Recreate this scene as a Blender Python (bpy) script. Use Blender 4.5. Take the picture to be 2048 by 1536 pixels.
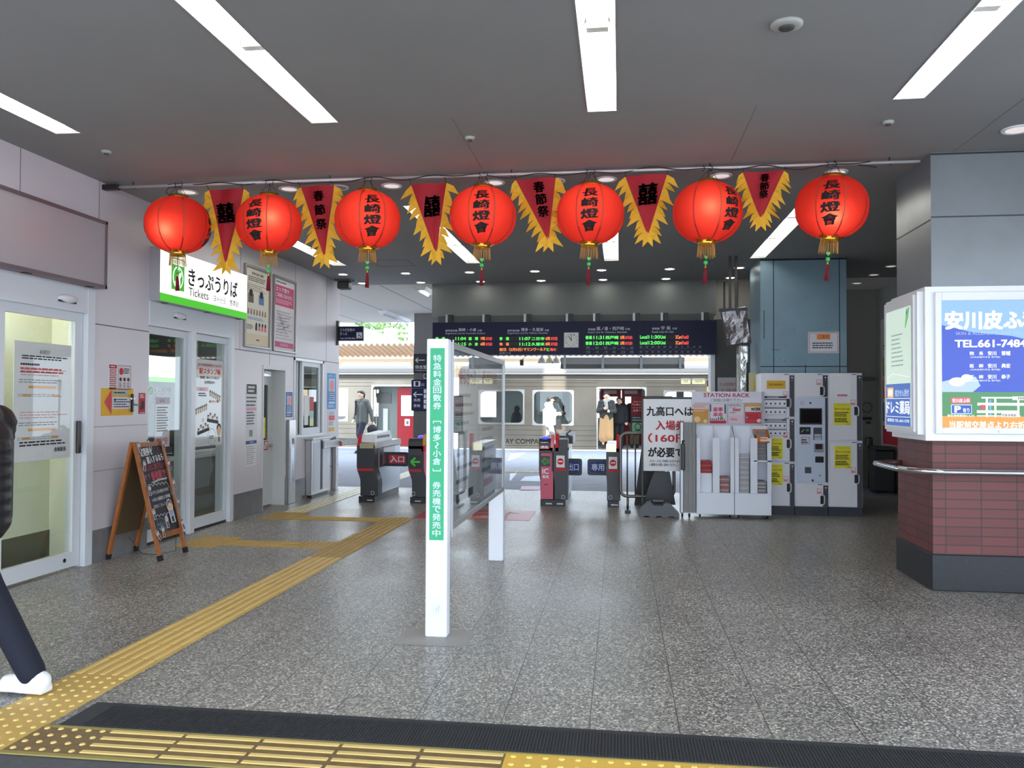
import bpy, math, random
from mathutils import Vector, Matrix
random.seed(7)
for _o in list(bpy.data.objects): bpy.data.objects.remove(_o)
SC = bpy.context.scene
COL = SC.collection
pi = math.pi

# ------------------------------------------------------------------ camera
F_PX, EYE = 1657.0, 1.5
YAW, PIT, ROLL = math.radians(7.46), math.radians(1.21), math.radians(0.235)
RM = Matrix.Rotation(YAW, 3, 'Z') @ Matrix.Rotation(pi/2+PIT, 3, 'X') @ Matrix.Rotation(ROLL, 3, 'Z')
cam_d = bpy.data.cameras.new('camera'); cam = bpy.data.objects.new('camera', cam_d); COL.objects.link(cam)
cam.matrix_world = Matrix.Translation((0, 0, EYE)) @ RM.to_4x4()
cam_d.sensor_width = 36.0; cam_d.lens = F_PX/2048*36.0; cam_d.clip_end = 300; cam_d.clip_start = .05
SC.camera = cam

# ------------------------------------------------------------------ light and exposure
SC.view_settings.view_transform = 'Standard'; SC.view_settings.look = 'None'
SC.view_settings.gamma = 1.0; SC.view_settings.use_curve_mapping = False
SC.view_settings.exposure = 0.32
SKY, SUN, TUBE, DOWN = 4.7, 14.0, 10.0, 22.0
world = bpy.data.worlds.new('sky'); SC.world = world; world.use_nodes = True
bg = world.node_tree.nodes['Background']
bg.inputs[0].default_value = (.76, .875, 1.0, 1); bg.inputs[1].default_value = SKY
sun_d = bpy.data.lights.new('sun', 'SUN'); sun_d.energy = SUN; sun_d.angle = math.radians(.5); sun_d.color = (1, .95, .87)
sun = bpy.data.objects.new('sun', sun_d); COL.objects.link(sun)
sun.location = (0, -20, 20)
sun.rotation_euler = Vector((0.0, 1.0, -.72)).to_track_quat('-Z', 'Y').to_euler()

# ------------------------------------------------------------------ helpers: picture ray -> point on a real plane of the place
def ray(px, py): return RM @ Vector(((px-1024)/F_PX, -(py-768)/F_PX, -1.0))
def onX(px, py, X):
    d = ray(px, py); t = X/d.x; return Vector((X, d.y*t, EYE+d.z*t))
def onY(px, py, Y):
    d = ray(px, py); t = Y/d.y; return Vector((d.x*t, Y, EYE+d.z*t))
def onZ(px, py, Z=0.0):
    d = ray(px, py); t = (Z-EYE)/d.z; return Vector((d.x*t, d.y*t, Z))

# ------------------------------------------------------------------ materials
def C(r, g, b):
    f = lambda c: (c/255/12.92) if c/255 <= .04045 else ((c/255+.055)/1.055)**2.4
    return (f(r), f(g), f(b), 1)
MATS = {}
def M(name, rgb, rough=.5, metal=0.0, spec=.5, emit=None, es=0.0, noise=0.0, nscale=8.0, bump=0.0, alpha=None):
    if name in MATS: return MATS[name]
    m = bpy.data.materials.new(name); m.use_nodes = True
    nt = m.node_tree; b = nt.nodes['Principled BSDF']
    c = C(*rgb)
    b.inputs['Base Color'].default_value = c
    b.inputs['Roughness'].default_value = rough; b.inputs['Metallic'].default_value = metal
    b.inputs['Specular IOR Level'].default_value = spec
    if emit:
        b.inputs['Emission Color'].default_value = C(*emit); b.inputs['Emission Strength'].default_value = es
    if noise or bump:
        tc = nt.nodes.new('ShaderNodeTexCoord'); n = nt.nodes.new('ShaderNodeTexNoise')
        n.inputs['Scale'].default_value = nscale; n.inputs['Detail'].default_value = 5
        nt.links.new(tc.outputs['Object'], n.inputs['Vector'])
        if noise:
            r = nt.nodes.new('ShaderNodeValToRGB')
            r.color_ramp.elements[0].position = .3; r.color_ramp.elements[1].position = .7
            r.color_ramp.elements[0].color = tuple(x*(1-noise) for x in c[:3])+(1,)
            r.color_ramp.elements[1].color = tuple(min(1, x*(1+noise*.6)) for x in c[:3])+(1,)
            nt.links.new(n.outputs['Fac'], r.inputs['Fac']); nt.links.new(r.outputs['Color'], b.inputs['Base Color'])
        if bump:
            bp = nt.nodes.new('ShaderNodeBump'); bp.inputs['Strength'].default_value = bump; bp.inputs['Distance'].default_value = .01
            nt.links.new(n.outputs['Fac'], bp.inputs['Height']); nt.links.new(bp.outputs['Normal'], b.inputs['Normal'])
    MATS[name] = m; return m
def P(r, g, b): return M('ink_%d_%d_%d' % (r, g, b), (r, g, b), .55, spec=.3)
def E(r, g, b, s=1.0): return M('lit_%d_%d_%d_%d' % (r, g, b, int(s*100)), (8, 8, 8), .3, spec=.4, emit=(r, g, b), es=s)
def glass(name, tint=(1, 1, 1), refl=1.0):
    if name in MATS: return MATS[name]
    m = bpy.data.materials.new(name); m.use_nodes = True; nt = m.node_tree; nt.nodes.clear()
    o = nt.nodes.new('ShaderNodeOutputMaterial'); mx = nt.nodes.new('ShaderNodeMixShader')
    t = nt.nodes.new('ShaderNodeBsdfTransparent'); g = nt.nodes.new('ShaderNodeBsdfGlossy'); fr = nt.nodes.new('ShaderNodeLayerWeight')
    t.inputs[0].default_value = tint+(1,); g.inputs['Roughness'].default_value = .01; fr.inputs['Blend'].default_value = .5
    pw = nt.nodes.new('ShaderNodeMath'); pw.operation = 'POWER'; pw.inputs[1].default_value = 5.0; nt.links.new(fr.outputs['Facing'], pw.inputs[0])
    ml = nt.nodes.new('ShaderNodeMath'); ml.operation = 'MULTIPLY_ADD'; ml.inputs[1].default_value = .96*refl; ml.inputs[2].default_value = .04*refl; ml.use_clamp = True
    nt.links.new(pw.outputs[0], ml.inputs[0]); nt.links.new(ml.outputs[0], mx.inputs[0])
    nt.links.new(t.outputs[0], mx.inputs[1]); nt.links.new(g.outputs[0], mx.inputs[2]); nt.links.new(mx.outputs[0], o.inputs[0])
    MATS[name] = m; return m
GLASS = glass('clear_glass', (.93, .96, .95))
WHITE = M('white_paint', (232, 232, 236), .4)
BLACK = M('black_plastic', (22, 22, 24), .4)
STEEL = M('brushed_steel', (190, 190, 190), .32, 1.0, noise=.12, nscale=30)
CHROME = M('polished_steel', (215, 215, 218), .12, 1.0)
ALU = M('anodised_aluminium', (176, 178, 182), .42, .7)
WHITEALU = M('white_powder_coat', (226, 228, 234), .38)
DARKSTEEL = M('dark_steel', (70, 66, 62), .4, .8)
PAPER = M('white_paper', (228, 226, 228), .6, spec=.3)
LAM = M('laminated_paper', (226, 226, 230), .25, spec=.5)
RUBBER = M('black_rubber', (24, 24, 25), .8)
INK = P(28, 28, 32); RED = P(200, 30, 45); GREY = P(120, 120, 124)

# ------------------------------------------------------------------ mesh builder
ORG = {}
class MB:
    def __init__(s): s.v = []; s.f = []; s.mi = []; s.mats = []; s.sm = []
    def k(s, m):
        if m not in s.mats: s.mats.append(m)
        return s.mats.index(m)
    def add(s, vs, fs, m, sm=False):
        n = len(s.v); s.v += [Vector(v) for v in vs]; k = s.k(m)
        for f in fs: s.f.append([i+n for i in f]); s.mi.append(k); s.sm.append(sm)
        return s
    def box(s, a, b, m):
        x0, x1 = sorted((a[0], b[0])); y0, y1 = sorted((a[1], b[1])); z0, z1 = sorted((a[2], b[2]))
        vs = [(x0,y0,z0),(x1,y0,z0),(x1,y1,z0),(x0,y1,z0),(x0,y0,z1),(x1,y0,z1),(x1,y1,z1),(x0,y1,z1)]
        return s.add(vs, [(0,3,2,1),(4,5,6,7),(0,1,5,4),(1,2,6,5),(2,3,7,6),(3,0,4,7)], m)
    def bbox(s, a, b, m, r=.006):          # box with chamfered edges
        x0, x1 = sorted((a[0], b[0])); y0, y1 = sorted((a[1], b[1])); z0, z1 = sorted((a[2], b[2]))
        r = min(r, (x1-x0)*.45, (y1-y0)*.45, (z1-z0)*.45)
        lay = []
        for z, i in ((z0, r), (z0+r, 0), (z1-r, 0), (z1, r)):
            X0, X1, Y0, Y1 = x0+i, x1-i, y0+i, y1-i; q = r*(1 if i == 0 else .6)
            lay.append([(X0+q,Y0,z),(X1-q,Y0,z),(X1,Y0+q,z),(X1,Y1-q,z),(X1-q,Y1,z),(X0+q,Y1,z),(X0,Y1-q,z),(X0,Y0+q,z)])
        vs = [p for l in lay for p in l]; fs = [tuple(range(7, -1, -1)), tuple(range(24, 32))]
        for L in range(3):
            for i in range(8):
                j = (i+1) % 8; fs.append((L*8+i, L*8+j, L*8+8+j, L*8+8+i))
        return s.add(vs, fs, m)
    def obox(s, c, ax, ay, az, m):         # oriented box: centre and three half axes
        c, ax, ay, az = map(Vector, (c, ax, ay, az))
        vs = [c+ax*i+ay*j+az*k for k in (-1, 1) for (i, j) in ((-1,-1),(1,-1),(1,1),(-1,1))]
        return s.add(vs, [(0,3,2,1),(4,5,6,7),(0,1,5,4),(1,2,6,5),(2,3,7,6),(3,0,4,7)], m)
    def beam(s, p, q, w, h, m, up=(0, 0, 1)):
        p, q = Vector(p), Vector(q); d = (q-p); L = d.length/2; d.normalize(); up = Vector(up)
        sd = d.cross(up)
        if sd.length < 1e-4: sd = d.cross(Vector((0, 1, 0)))
        sd.normalize(); u = sd.cross(d)
        return s.obox((p+q)/2, d*L, sd*(w/2), u*(h/2), m)
    def tube(s, pts, r, m, n=10, closed=False, caps=True):
        pts = [Vector(p) for p in pts]; N = len(pts); rs = r if isinstance(r, (list, tuple)) else [r]*N
        base = len(s.v); prev = None
        for i, p in enumerate(pts):
            a = pts[(i-1) % N] if (closed or i > 0) else p; b = pts[(i+1) % N] if (closed or i < N-1) else p
            t = (b-a).normalized()
            if prev is None:
                u = t.orthogonal().normalized()
            else:
                u = prev-t*prev.dot(t)
                u = u.normalized() if u.length > 1e-5 else t.orthogonal().normalized()
            prev = u; w = t.cross(u)
            s.v += [p+(u*math.cos(2*pi*k/n)+w*math.sin(2*pi*k/n))*rs[i] for k in range(n)]
        kk = s.k(m)
        for i in range(N if closed else N-1):
            j = (i+1) % N
            for q in range(n):
                s.f.append([base+i*n+q, base+i*n+(q+1) % n, base+j*n+(q+1) % n, base+j*n+q]); s.mi.append(kk); s.sm.append(True)
        if caps and not closed:
            s.f.append([base+q for q in range(n-1, -1, -1)]); s.mi.append(kk); s.sm.append(False)
            s.f.append([base+(N-1)*n+q for q in range(n)]); s.mi.append(kk); s.sm.append(False)
        return s
    def lathe(s, prof, c, m, n=24, axis='z', sm=True, ell=(1, 1)):      # prof: (radius, height)
        c = Vector(c); base = len(s.v); kk = s.k(m)
        for r, h in prof:
            for q in range(n):
                a = 2*pi*q/n; x, y = r*math.cos(a)*ell[0], r*math.sin(a)*ell[1]
                s.v.append(c+(Vector((x, y, h)) if axis == 'z' else Vector((x, -h, y)) if axis == 'y' else Vector((h, x, y))))
        for i in range(len(prof)-1):
            for q in range(n):
                s.f.append([base+i*n+q, base+i*n+(q+1) % n, base+(i+1)*n+(q+1) % n, base+(i+1)*n+q]); s.mi.append(kk); s.sm.append(sm)
        for i, rev in ((0, True), (len(prof)-1, False)):
            if prof[i][0] > 1e-4:
                f = [base+i*n+q for q in range(n)]
                s.f.append(f[::-1] if rev else f); s.mi.append(kk); s.sm.append(False)
        return s
    def ball(s, c, r, m, n=12, rz=None, ry=None):
        c = Vector(c); k = 8; rz = rz or r; ry = ry or r; base = len(s.v); kk = s.k(m)
        for i in range(k+1):
            t = pi*i/k
            for q in range(n):
                a = 2*pi*q/n
                s.v.append(c+Vector((r*math.sin(t)*math.cos(a), ry*math.sin(t)*math.sin(a), -rz*math.cos(t))))
        for i in range(k):
            for q in range(n):
                s.f.append([base+i*n+q, base+i*n+(q+1) % n, base+(i+1)*n+(q+1) % n, base+(i+1)*n+q]); s.mi.append(kk); s.sm.append(True)
        return s
    def cap(s, p, q, r0, r1, m, n=12):     # tapered capsule
        p, q = Vector(p), Vector(q); d = q-p; L = max(d.length, 1e-5); t = d/L
        pts = []; rs = []
        for i in range(4):
            a = pi/2*i/4; pts.append(p-t*r0*math.cos(a)); rs.append(max(.0015, r0*math.sin(a)))
        pts.append(p); rs.append(r0); pts.append(q); rs.append(r1)
        for i in range(1, 5):
            a = pi/2*i/4; pts.append(q+t*r1*math.sin(a)); rs.append(max(.0015, r1*math.cos(a)))
        return s.tube(pts, rs, m, n)
    def prism(s, poly, o, u, v, w, m):     # polygon (a, b) in the u, v plane, pushed along w
        o, u, v, w = map(Vector, (o, u, v, w)); n = len(poly)
        vs = [o+u*a+v*b for a, b in poly]+[o+u*a+v*b+w for a, b in poly]
        return s.add(vs, [list(range(n))[::-1], list(range(n, 2*n))]+[(i, (i+1) % n, n+(i+1) % n, n+i) for i in range(n)], m)
    def build(s, name, parent=None, at=None, local=False):
        me = bpy.data.meshes.new(name)
        if at is not None: off = Vector(at)
        elif parent is not None: off = Vector((0, 0, 0)) if local else ORG[parent.name]
        else:
            xs = [v.x for v in s.v]; ys = [v.y for v in s.v]; zs = [v.z for v in s.v]
            off = Vector(((min(xs)+max(xs))/2, (min(ys)+max(ys))/2, min(zs)))
        me.from_pydata([tuple(v-off) for v in s.v], [], s.f); 
        for m in s.mats: me.materials.append(m)
        me.polygons.foreach_set('material_index', s.mi); me.polygons.foreach_set('use_smooth', s.sm)
        me.update()
        o = bpy.data.objects.new(name, me); COL.objects.link(o)
        if parent is not None: o.parent = parent; ORG[o.name] = ORG[parent.name]
        else: o.location = off; ORG[o.name] = off.copy()
        return o
def tag(o, label, cat, group=None):
    o['label'] = label; o['category'] = cat
    if group: o['group'] = group
    return o
def thing(name, label, cat, loc=(0, 0, 0), group=None, rz=0.0):
    o = bpy.data.objects.new(name, None); COL.objects.link(o); o.location = loc; o.rotation_euler = (0, 0, rz)
    o.empty_display_size = .1
    ORG[o.name] = Vector(loc); return tag(o, label, cat, group)
def struct(mb, name, parent=None):
    o = mb.build(name, parent)
    if parent is None: o['kind'] = 'structure'
    return o
def dup(o, loc, label=None, rz=None, rot=None):
    r = o.copy(); COL.objects.link(r); r.location = loc
    if rz is not None: r.rotation_euler = (0, 0, rz)
    if rot is not None: r.rotation_euler = rot
    if label: r['label'] = label
    for ch in [c for c in bpy.data.objects if c.parent == o]:
        c = ch.copy(); COL.objects.link(c); c.parent = r
        for g in [x for x in bpy.data.objects if x.parent == ch]:
            d = g.copy(); COL.objects.link(d); d.parent = c
    return r

# ------------------------------------------------------------------ lettering and printed sheets
TXT = {}
def text_mesh(s, bold=0.0):
    key = (s, bold)
    if key not in TXT:
        c = bpy.data.curves.new('lettering', 'FONT'); c.body = s; c.resolution_u = 3
        o = bpy.data.objects.new('lettering', c); me = o.to_mesh()
        vs = [v.co.copy() for v in me.vertices]; fs = [list(p.vertices) for p in me.polygons]
        o.to_mesh_clear(); bpy.data.objects.remove(o); bpy.data.curves.remove(c)
        if bold > 0:                       # heavier strokes: the glyph laid over itself a few times, slightly shifted
            b0 = list(vs); f0 = [list(f) for f in fs]; vs = []; fs = []
            for dx, dy in ((-1, -.7), (1, -.7), (-1, .7), (1, .7), (0, 0)):
                n = len(vs); vs += [v+Vector((dx*bold, dy*bold, len(vs)/len(b0)*.00012)) for v in b0]; fs += [[i+n for i in f] for f in f0]
        TXT[key] = (vs, fs)
    return TXT[key]
class Sheet:
    """flat printing on a plane: origin at the lower left, u to the right, v up, in metres"""
    def __init__(s, o, u, v):
        s.o = Vector(o); s.u = Vector(u).normalized(); s.v = Vector(v).normalized(); s.n = s.u.cross(s.v); s.mb = MB()
    def pt(s, a, b, l): return s.o+s.u*a+s.v*b+s.n*(.0012*l)
    def rect(s, a0, b0, a1, b1, m, l=1):
        s.mb.add([s.pt(a0, b0, l), s.pt(a1, b0, l), s.pt(a1, b1, l), s.pt(a0, b1, l)], [(0, 1, 2, 3)], m); return s
    def frame(s, a0, b0, a1, b1, w, m, l=2):
        s.rect(a0, b0, a1, b0+w, m, l); s.rect(a0, b1-w, a1, b1, m, l); s.rect(a0, b0+w, a0+w, b1-w, m, l); s.rect(a1-w, b0+w, a1, b1-w, m, l); return s
    def poly(s, pts, m, l=1):
        s.mb.add([s.pt(a, b, l) for a, b in pts], [list(range(len(pts)))], m); return s
    def disc(s, a, b, r, m, l=2, n=24, ry=None):
        ry = ry or r; return s.poly([(a+r*math.cos(2*pi*i/n), b+ry*math.sin(2*pi*i/n)) for i in range(n)], m, l)
    def ring(s, a, b, r, w, m, l=2, n=24):
        vs = []; fs = []
        for i in range(n):
            c, d = math.cos(2*pi*i/n), math.sin(2*pi*i/n); vs += [s.pt(a+r*c, b+r*d, l), s.pt(a+(r-w)*c, b+(r-w)*d, l)]
        for i in range(n): j = (i+1) % n; fs.append((2*i+1, 2*i, 2*j, 2*j+1))
        s.mb.add(vs, fs, m); return s
    def line(s, pts, w, m, l=2):
        for (a, b), (c, d) in zip(pts[:-1], pts[1:]):
            L = math.hypot(c-a, d-b) or 1; x, y = -(d-b)/L*w/2, (c-a)/L*w/2
            s.poly([(a-x, b-y), (c-x, d-y), (c+x, d+y), (a+x, b+y)], m, l)
        return s
    def text(s, t, a0, b0, a1, b1, m, l=3, bold=0.0, rot=0.0, skew=0.0):
        vs, fs = text_mesh(t, bold)
        if not vs: return s
        x0 = min(v.x for v in vs); x1 = max(v.x for v in vs); y0 = min(v.y for v in vs); y1 = max(v.y for v in vs)
        sx = (a1-a0)/max(x1-x0, 1e-6); sy = (b1-b0)/max(y1-y0, 1e-6); ca, cb = (a0+a1)/2, (b0+b1)/2; cr, sr = math.cos(rot), math.sin(rot)
        out = []
        for v in vs:
            a = a0+(v.x-x0)*sx-ca; b = b0+(v.y-y0)*sy-cb; a += skew*b
            out.append(s.pt(ca+a*cr-b*sr, cb+a*sr+b*cr, l)+s.n*v.z)
        s.mb.add(out, fs, m); return s
    def vtext(s, t, a0, b0, a1, b1, m, l=3, bold=0.0, gap=.14):
        n = len(t); h = (b1-b0)/n
        for i, ch in enumerate(t):
            if ch == ' ': continue
            top = b1-i*h
            if ch in '[]「」': s.text({'[': '﹇', ']': '﹈'}.get(ch, ch), a0, top-h*.75, a1, top-h*.4, m, l, bold)
            elif ch in '〜~': s.text('〜', a0+(a1-a0)*.1, top-h*.75, a1-(a1-a0)*.1, top-h*.25, m, l, bold, rot=pi/2)
            else: s.text(ch, a0, top-h+h*gap/2, a1, top-h*gap/2, m, l, bold)
        return s
    def lines(s, a0, b0, a1, b1, n, m, l=2, fill=.5, rag=.3):        # rows of small print too small to read
        h = (b1-b0)/n
        for i in range(n):
            y = b1-(i+.5)*h; x = a0; end = a1-(a1-a0)*rag*random.random()
            while x < end:
                w = (a1-a0)*random.uniform(.05, .14); s.rect(x, y-h*fill/2, min(end, x+w), y+h*fill/2, m, l); x += w+(a1-a0)*.018
        return s
    def build(s, name, parent): return s.mb.build(name, parent)
UX, UY, UZ = Vector((1, 0, 0)), Vector((0, 1, 0)), Vector((0, 0, 1))
def sheet_left(X, Y0, Z0): return Sheet((X, Y0, Z0), UY, UZ)      # on a surface facing +X
def sheet_front(X0, Y, Z0): return Sheet((X0, Y, Z0), UX, UZ)     # on a surface facing -Y
def noentry(s, a, b, r, l=3):
    s.disc(a, b, r, P(205, 25, 40), l); s.rect(a-r*.72, b-r*.18, a+r*.72, b+r*.18, P(240, 240, 240), l+1)
def arrow_left(s, a, b, w, h, t, m, l=3):
    s.rect(a+t, b-t/2, a+w, b+t/2, m, l); s.line([(a+h*.6, b+h/2), (a+t*.3, b), (a+h*.6, b-h/2)], t, m, l)
def poster(name, label, x, y0, z0, y1, z1, sheetmat, fn, cat='poster', group=None, th=.004, facing='left'):
    """a sheet stuck to a wall: paper plus its printing"""
    if facing == 'left':
        t = thing(name, label, cat, (x, (y0+y1)/2, z0), group); MB().box((x, y0, z0), (x+th, y1, z1), sheetmat).build('sheet', t)
        s = sheet_left(x+th, y0, z0)
    else:                                   # x is the Y of the wall, y0..y1 run along X
        t = thing(name, label, cat, ((y0+y1)/2, x, z0), group); MB().box((y0, x, z0), (y1, x-th, z1), sheetmat).build('sheet', t)
        s = sheet_front(y0, x-th, z0)
    fn(s, y1-y0, z1-z0)
    if s.mb.v: s.build('printing', t)
    return t
# ------------------------------------------------------------------ the setting
ZC = 3.53; XW = -4.8
def floor_mat():
    m = bpy.data.materials.new('speckled_granite'); m.use_nodes = True; nt = m.node_tree; b = nt.nodes['Principled BSDF']; L = nt.links.new
    g = nt.nodes.new('ShaderNodeNewGeometry'); sp = nt.nodes.new('ShaderNodeSeparateXYZ'); L(g.outputs['Position'], sp.inputs[0])
    def math_(op, a, v=None, bb=None):
        n = nt.nodes.new('ShaderNodeMath'); n.operation = op
        L(a, n.inputs[0])
        if bb is not None: L(bb, n.inputs[1])
        elif v is not None: n.inputs[1].default_value = v
        return n.outputs[0]
    vo = nt.nodes.new('ShaderNodeTexVoronoi'); vo.inputs['Scale'].default_value = 105; L(g.outputs['Position'], vo.inputs['Vector'])
    bw = nt.nodes.new('ShaderNodeRGBToBW'); L(vo.outputs['Color'], bw.inputs[0])
    r = nt.nodes.new('ShaderNodeValToRGB'); r.color_ramp.interpolation = 'CONSTANT'
    e = r.color_ramp.elements; e[0].position = 0; e[0].color = C(98, 96, 93); e[1].position = .3; e[1].color = C(128, 125, 120)
    for p, c in ((.5, (152, 148, 142)), (.66, (184, 180, 172)), (.8, (222, 217, 208))): x = e.new(p); x.color = C(*c)
    L(bw.outputs[0], r.inputs['Fac'])
    fx = math_('FRACT', math_('DIVIDE', math_('ADD', sp.outputs['X'], .1425), .41)); jx = math_('LESS_THAN', fx, .011)
    fy = math_('FRACT', math_('DIVIDE', sp.outputs['Y'], .82)); jy = math_('MULTIPLY', math_('LESS_THAN', fy, .004), .35)
    j = math_('MAXIMUM', jx, bb=jy)
    mx = nt.nodes.new('ShaderNodeMix'); mx.data_type = 'RGBA'; L(j, mx.inputs[0]); L(r.outputs[0], mx.inputs[6]); mx.inputs[7].default_value = C(58, 56, 54)
    n2 = nt.nodes.new('ShaderNodeTexNoise'); n2.inputs['Scale'].default_value = .9; n2.inputs['Detail'].default_value = 4; L(g.outputs['Position'], n2.inputs['Vector'])
    # grime: blotches that tone the stone down a little
    r2 = nt.nodes.new('ShaderNodeValToRGB'); r2.color_ramp.elements[0].position = .35; r2.color_ramp.elements[0].color = (.74, .74, .74, 1); r2.color_ramp.elements[1].position = .65; r2.color_ramp.elements[1].color = (1, 1, 1, 1)
    L(n2.outputs['Fac'], r2.inputs['Fac'])
    m2 = nt.nodes.new('ShaderNodeMix'); m2.data_type = 'RGBA'; m2.blend_type = 'MULTIPLY'; m2.inputs[0].default_value = 1
    L(mx.outputs[2], m2.inputs[6]); L(r2.outputs[0], m2.inputs[7]); L(m2.outputs[2], b.inputs['Base Color'])
    r3 = nt.nodes.new('ShaderNodeMapRange'); r3.inputs['From Min'].default_value = .3; r3.inputs['From Max'].default_value = .7; r3.inputs['To Min'].default_value = .29; r3.inputs['To Max'].default_value = .42
    L(n2.outputs['Fac'], r3.inputs['Value']); L(r3.outputs[0], b.inputs['Roughness']); b.inputs['Specular IOR Level'].default_value = .4
    return m
FLOOR = floor_mat()
CEIL = M('ceiling_board', (152, 153, 153), .7, noise=.06, nscale=.8)
PCEIL = M('platform_ceiling_board', (222, 214, 204), .7)
PANEL = M('white_wall_panel', (214, 208, 214), .38, noise=.03, nscale=1.5)
JOINT = M('panel_joint', (104, 100, 104), .7)
STONE = M('grey_stone_skirting', (118, 118, 120), .18, noise=.12, nscale=6)
ASPH = M('platform_asphalt', (126, 131, 144), .75, noise=.14, nscale=3)
ROAD = M('forecourt_asphalt', (84, 85, 88), .85, noise=.2, nscale=20)
CREAM = M('cream_wall', (226, 228, 206), .5)
DARKWALL = M('dark_grey_wall', (92, 92, 92), .6)
mb = MB(); mb.box((-9, 3.53, -.3), (7, 14.02, 0), FLOOR); struct(mb, 'floor')
mb = MB(); mb.box((-20, 14.02, -.3), (9, 25.95, -.004), ASPH); struct(mb, 'floor_platform')
mb = MB(); mb.box((-22, -14, -.3), (16, 3.53, -.004), ROAD); struct(mb, 'floor_forecourt')
PAVE = M('pale_edge_blocks', (236, 234, 228), .7)
mb = MB(); mb.box((-20, 25.45, -.004), (9, 25.95, .012), PAVE); struct(mb, 'trim_platform_edge')
mb = MB(); mb.box((-22, 25.95, -1.4), (12, 40, -1.2), M('track_ballast', (120, 112, 104), .9, noise=.3, nscale=12)); struct(mb, 'floor_track')
# ceiling with slots for the recessed tubes
LX = [-4.17, -2.14, -.13, 1.90]; ROWS = [(2.2, 5.77), (8.35, 11.93)]
mb = MB(); X0, X1, Y0, Y1 = -9.0, 7.0, -2.0, 14.02
cuts = [X0]+[c for x in LX for c in (x-.1, x+.1)]+[X1]
for i in range(len(cuts)-1):
    if i % 2 == 0: mb.box((cuts[i], Y0, ZC), (cuts[i+1], Y1, ZC+.015), CEIL)
    else:
        ys = [Y0]+[c for r in ROWS for c in r]+[Y1]
        for k in range(0, len(ys), 2): mb.box((cuts[i], ys[k], ZC), (cuts[i+1], ys[k+1], ZC+.015), CEIL)
for x in (-1.2, .92, 2.66): mb.box((x, 5.8, ZC-.001), (x+.003, 7.1, ZC), JOINT)
mb.box((-3.6, 11.55, ZC-.002), (-3.05, 11.56, ZC), JOINT); mb.box((-3.6, 12.09, ZC-.002), (-3.05, 12.1, ZC), JOINT)
mb.box((-3.6, 11.55, ZC-.002), (-3.59, 12.1, ZC), JOINT); mb.box((-3.06, 11.55, ZC-.002), (-3.05, 12.1, ZC), JOINT)
struct(mb, 'ceiling')
mb = MB(); mb.box((-20, 14.02, ZC), (9, 20.78, ZC+.015), PCEIL)
for x in (-5.3, -4.2, -6.6): mb.box((x, 14.1, ZC-.002), (x+.015, 20.78, ZC), JOINT)
struct(mb, 'ceiling_platform')
# unseen blocks added over the hall; the gap shapes the train's sun shaft
BLOCKER = M('sun_blocker_render', (196, 192, 186), .8)
mb = MB(); mb.box((-22, 9.5, ZC+.2), (-2.42, 15.5, 12), BLOCKER); struct(mb, 'sun_blocker_left')
mb = MB(); mb.box((-1.72, 9.5, ZC+.2), (12, 15.5, 12), BLOCKER); struct(mb, 'sun_blocker_right')
# left wall
WT = XW-.2
D1, D2, D3, W1 = (4.86, 7.03), (7.93, 9.81), (10.70, 11.42), (11.75, 12.98)
mb = MB()
mb.box((WT, 2.6, 0), (XW, D1[0], ZC), PANEL)
for a, b_, z in ((D1[0], D1[1], 2.5), (D2[0], D2[1], 2.52), (D3[0], D3[1], 1.95), (W1[0], W1[1], 2.14)): mb.box((WT, a, z), (XW, b_, ZC), PANEL)
mb.box((WT, W1[0], 0), (XW, W1[1], .95), PANEL)
for a, b_ in ((D1[1], D2[0]), (D2[1], D3[0]), (D3[1], W1[0]), (W1[1], 13.73)): mb.box((WT, a, 0), (XW, b_, ZC), PANEL)
J = .0015
for y in (5.05, 6.07, 7.09, 9.98, 10.9, 11.77, 13.1):
    mb.box((XW, y-.003, 2.14 if y > 9 else 2.52), (XW+J, y+.003, ZC), JOINT)
for a, b_, z in ((7.03, 7.93, 2.2), (7.03, 7.93, 1.25), (9.81, 13.73, 2.145), (7.03, 7.93, .84)):
    mb.box((XW, a, z-.005), (XW+J, b_, z+.005), JOINT if z > 2 else M('faint_joint', (178, 173, 178), .6))
mb.box((XW, 10.88, 1.95), (XW+J, 10.886, 2.14), JOINT); mb.box((XW, 13.05, .4), (XW+J, 13.73, .41), JOINT)
struct(mb, 'wall_left')
mb = MB()
for a, b_, z in ((7.03, 7.93, .3), (9.86, 10.68, .32), (11.46, 11.5, .4), (11.74, 12.2, .32)): mb.box((XW, a, 0), (XW+.012, b_, z), STONE)
struct(mb, 'baseboard_left')
# rooms behind the left wall
mb = MB(); mb.box((-9, 2.6, 0), (-8.8, 13.73, 2.9), M('office_grey_wall', (98, 100, 100), .6)); struct(mb, 'wall_office_back')
mb = MB(); mb.box((-8.8, 13.53, 0), (WT, 13.73, ZC), PANEL); mb.box((-8.8, 13.5, 0), (WT, 13.53, 2.9), M('office_grey_wall', (98, 100, 100), .6)); struct(mb, 'wall_office_end')
mb = MB(); mb.box((-8.8, 7.35, 0), (WT, 7.5, 2.9), CREAM); struct(mb, 'wall_office_partition')
mb = MB(); mb.box((-8.8, 2.6, 0), (-5.55, 2.75, 2.9), CREAM); struct(mb, 'wall_shop_end')
mb = MB(); mb.box((-5.55, 2.6, .25), (-5.45, 7.35, 2.9), CREAM); mb.box((-5.55, 2.6, 0), (-5.44, 7.35, .25), M('brown_skirting', (92, 90, 72), .5)); struct(mb, 'wall_shop_back')
mb = MB(); mb.box((-8.8, 2.6, 2.9), (WT, 13.53, 3.0), M('office_ceiling_board', (220, 220, 218), .8)); struct(mb, 'ceiling_office')
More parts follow.
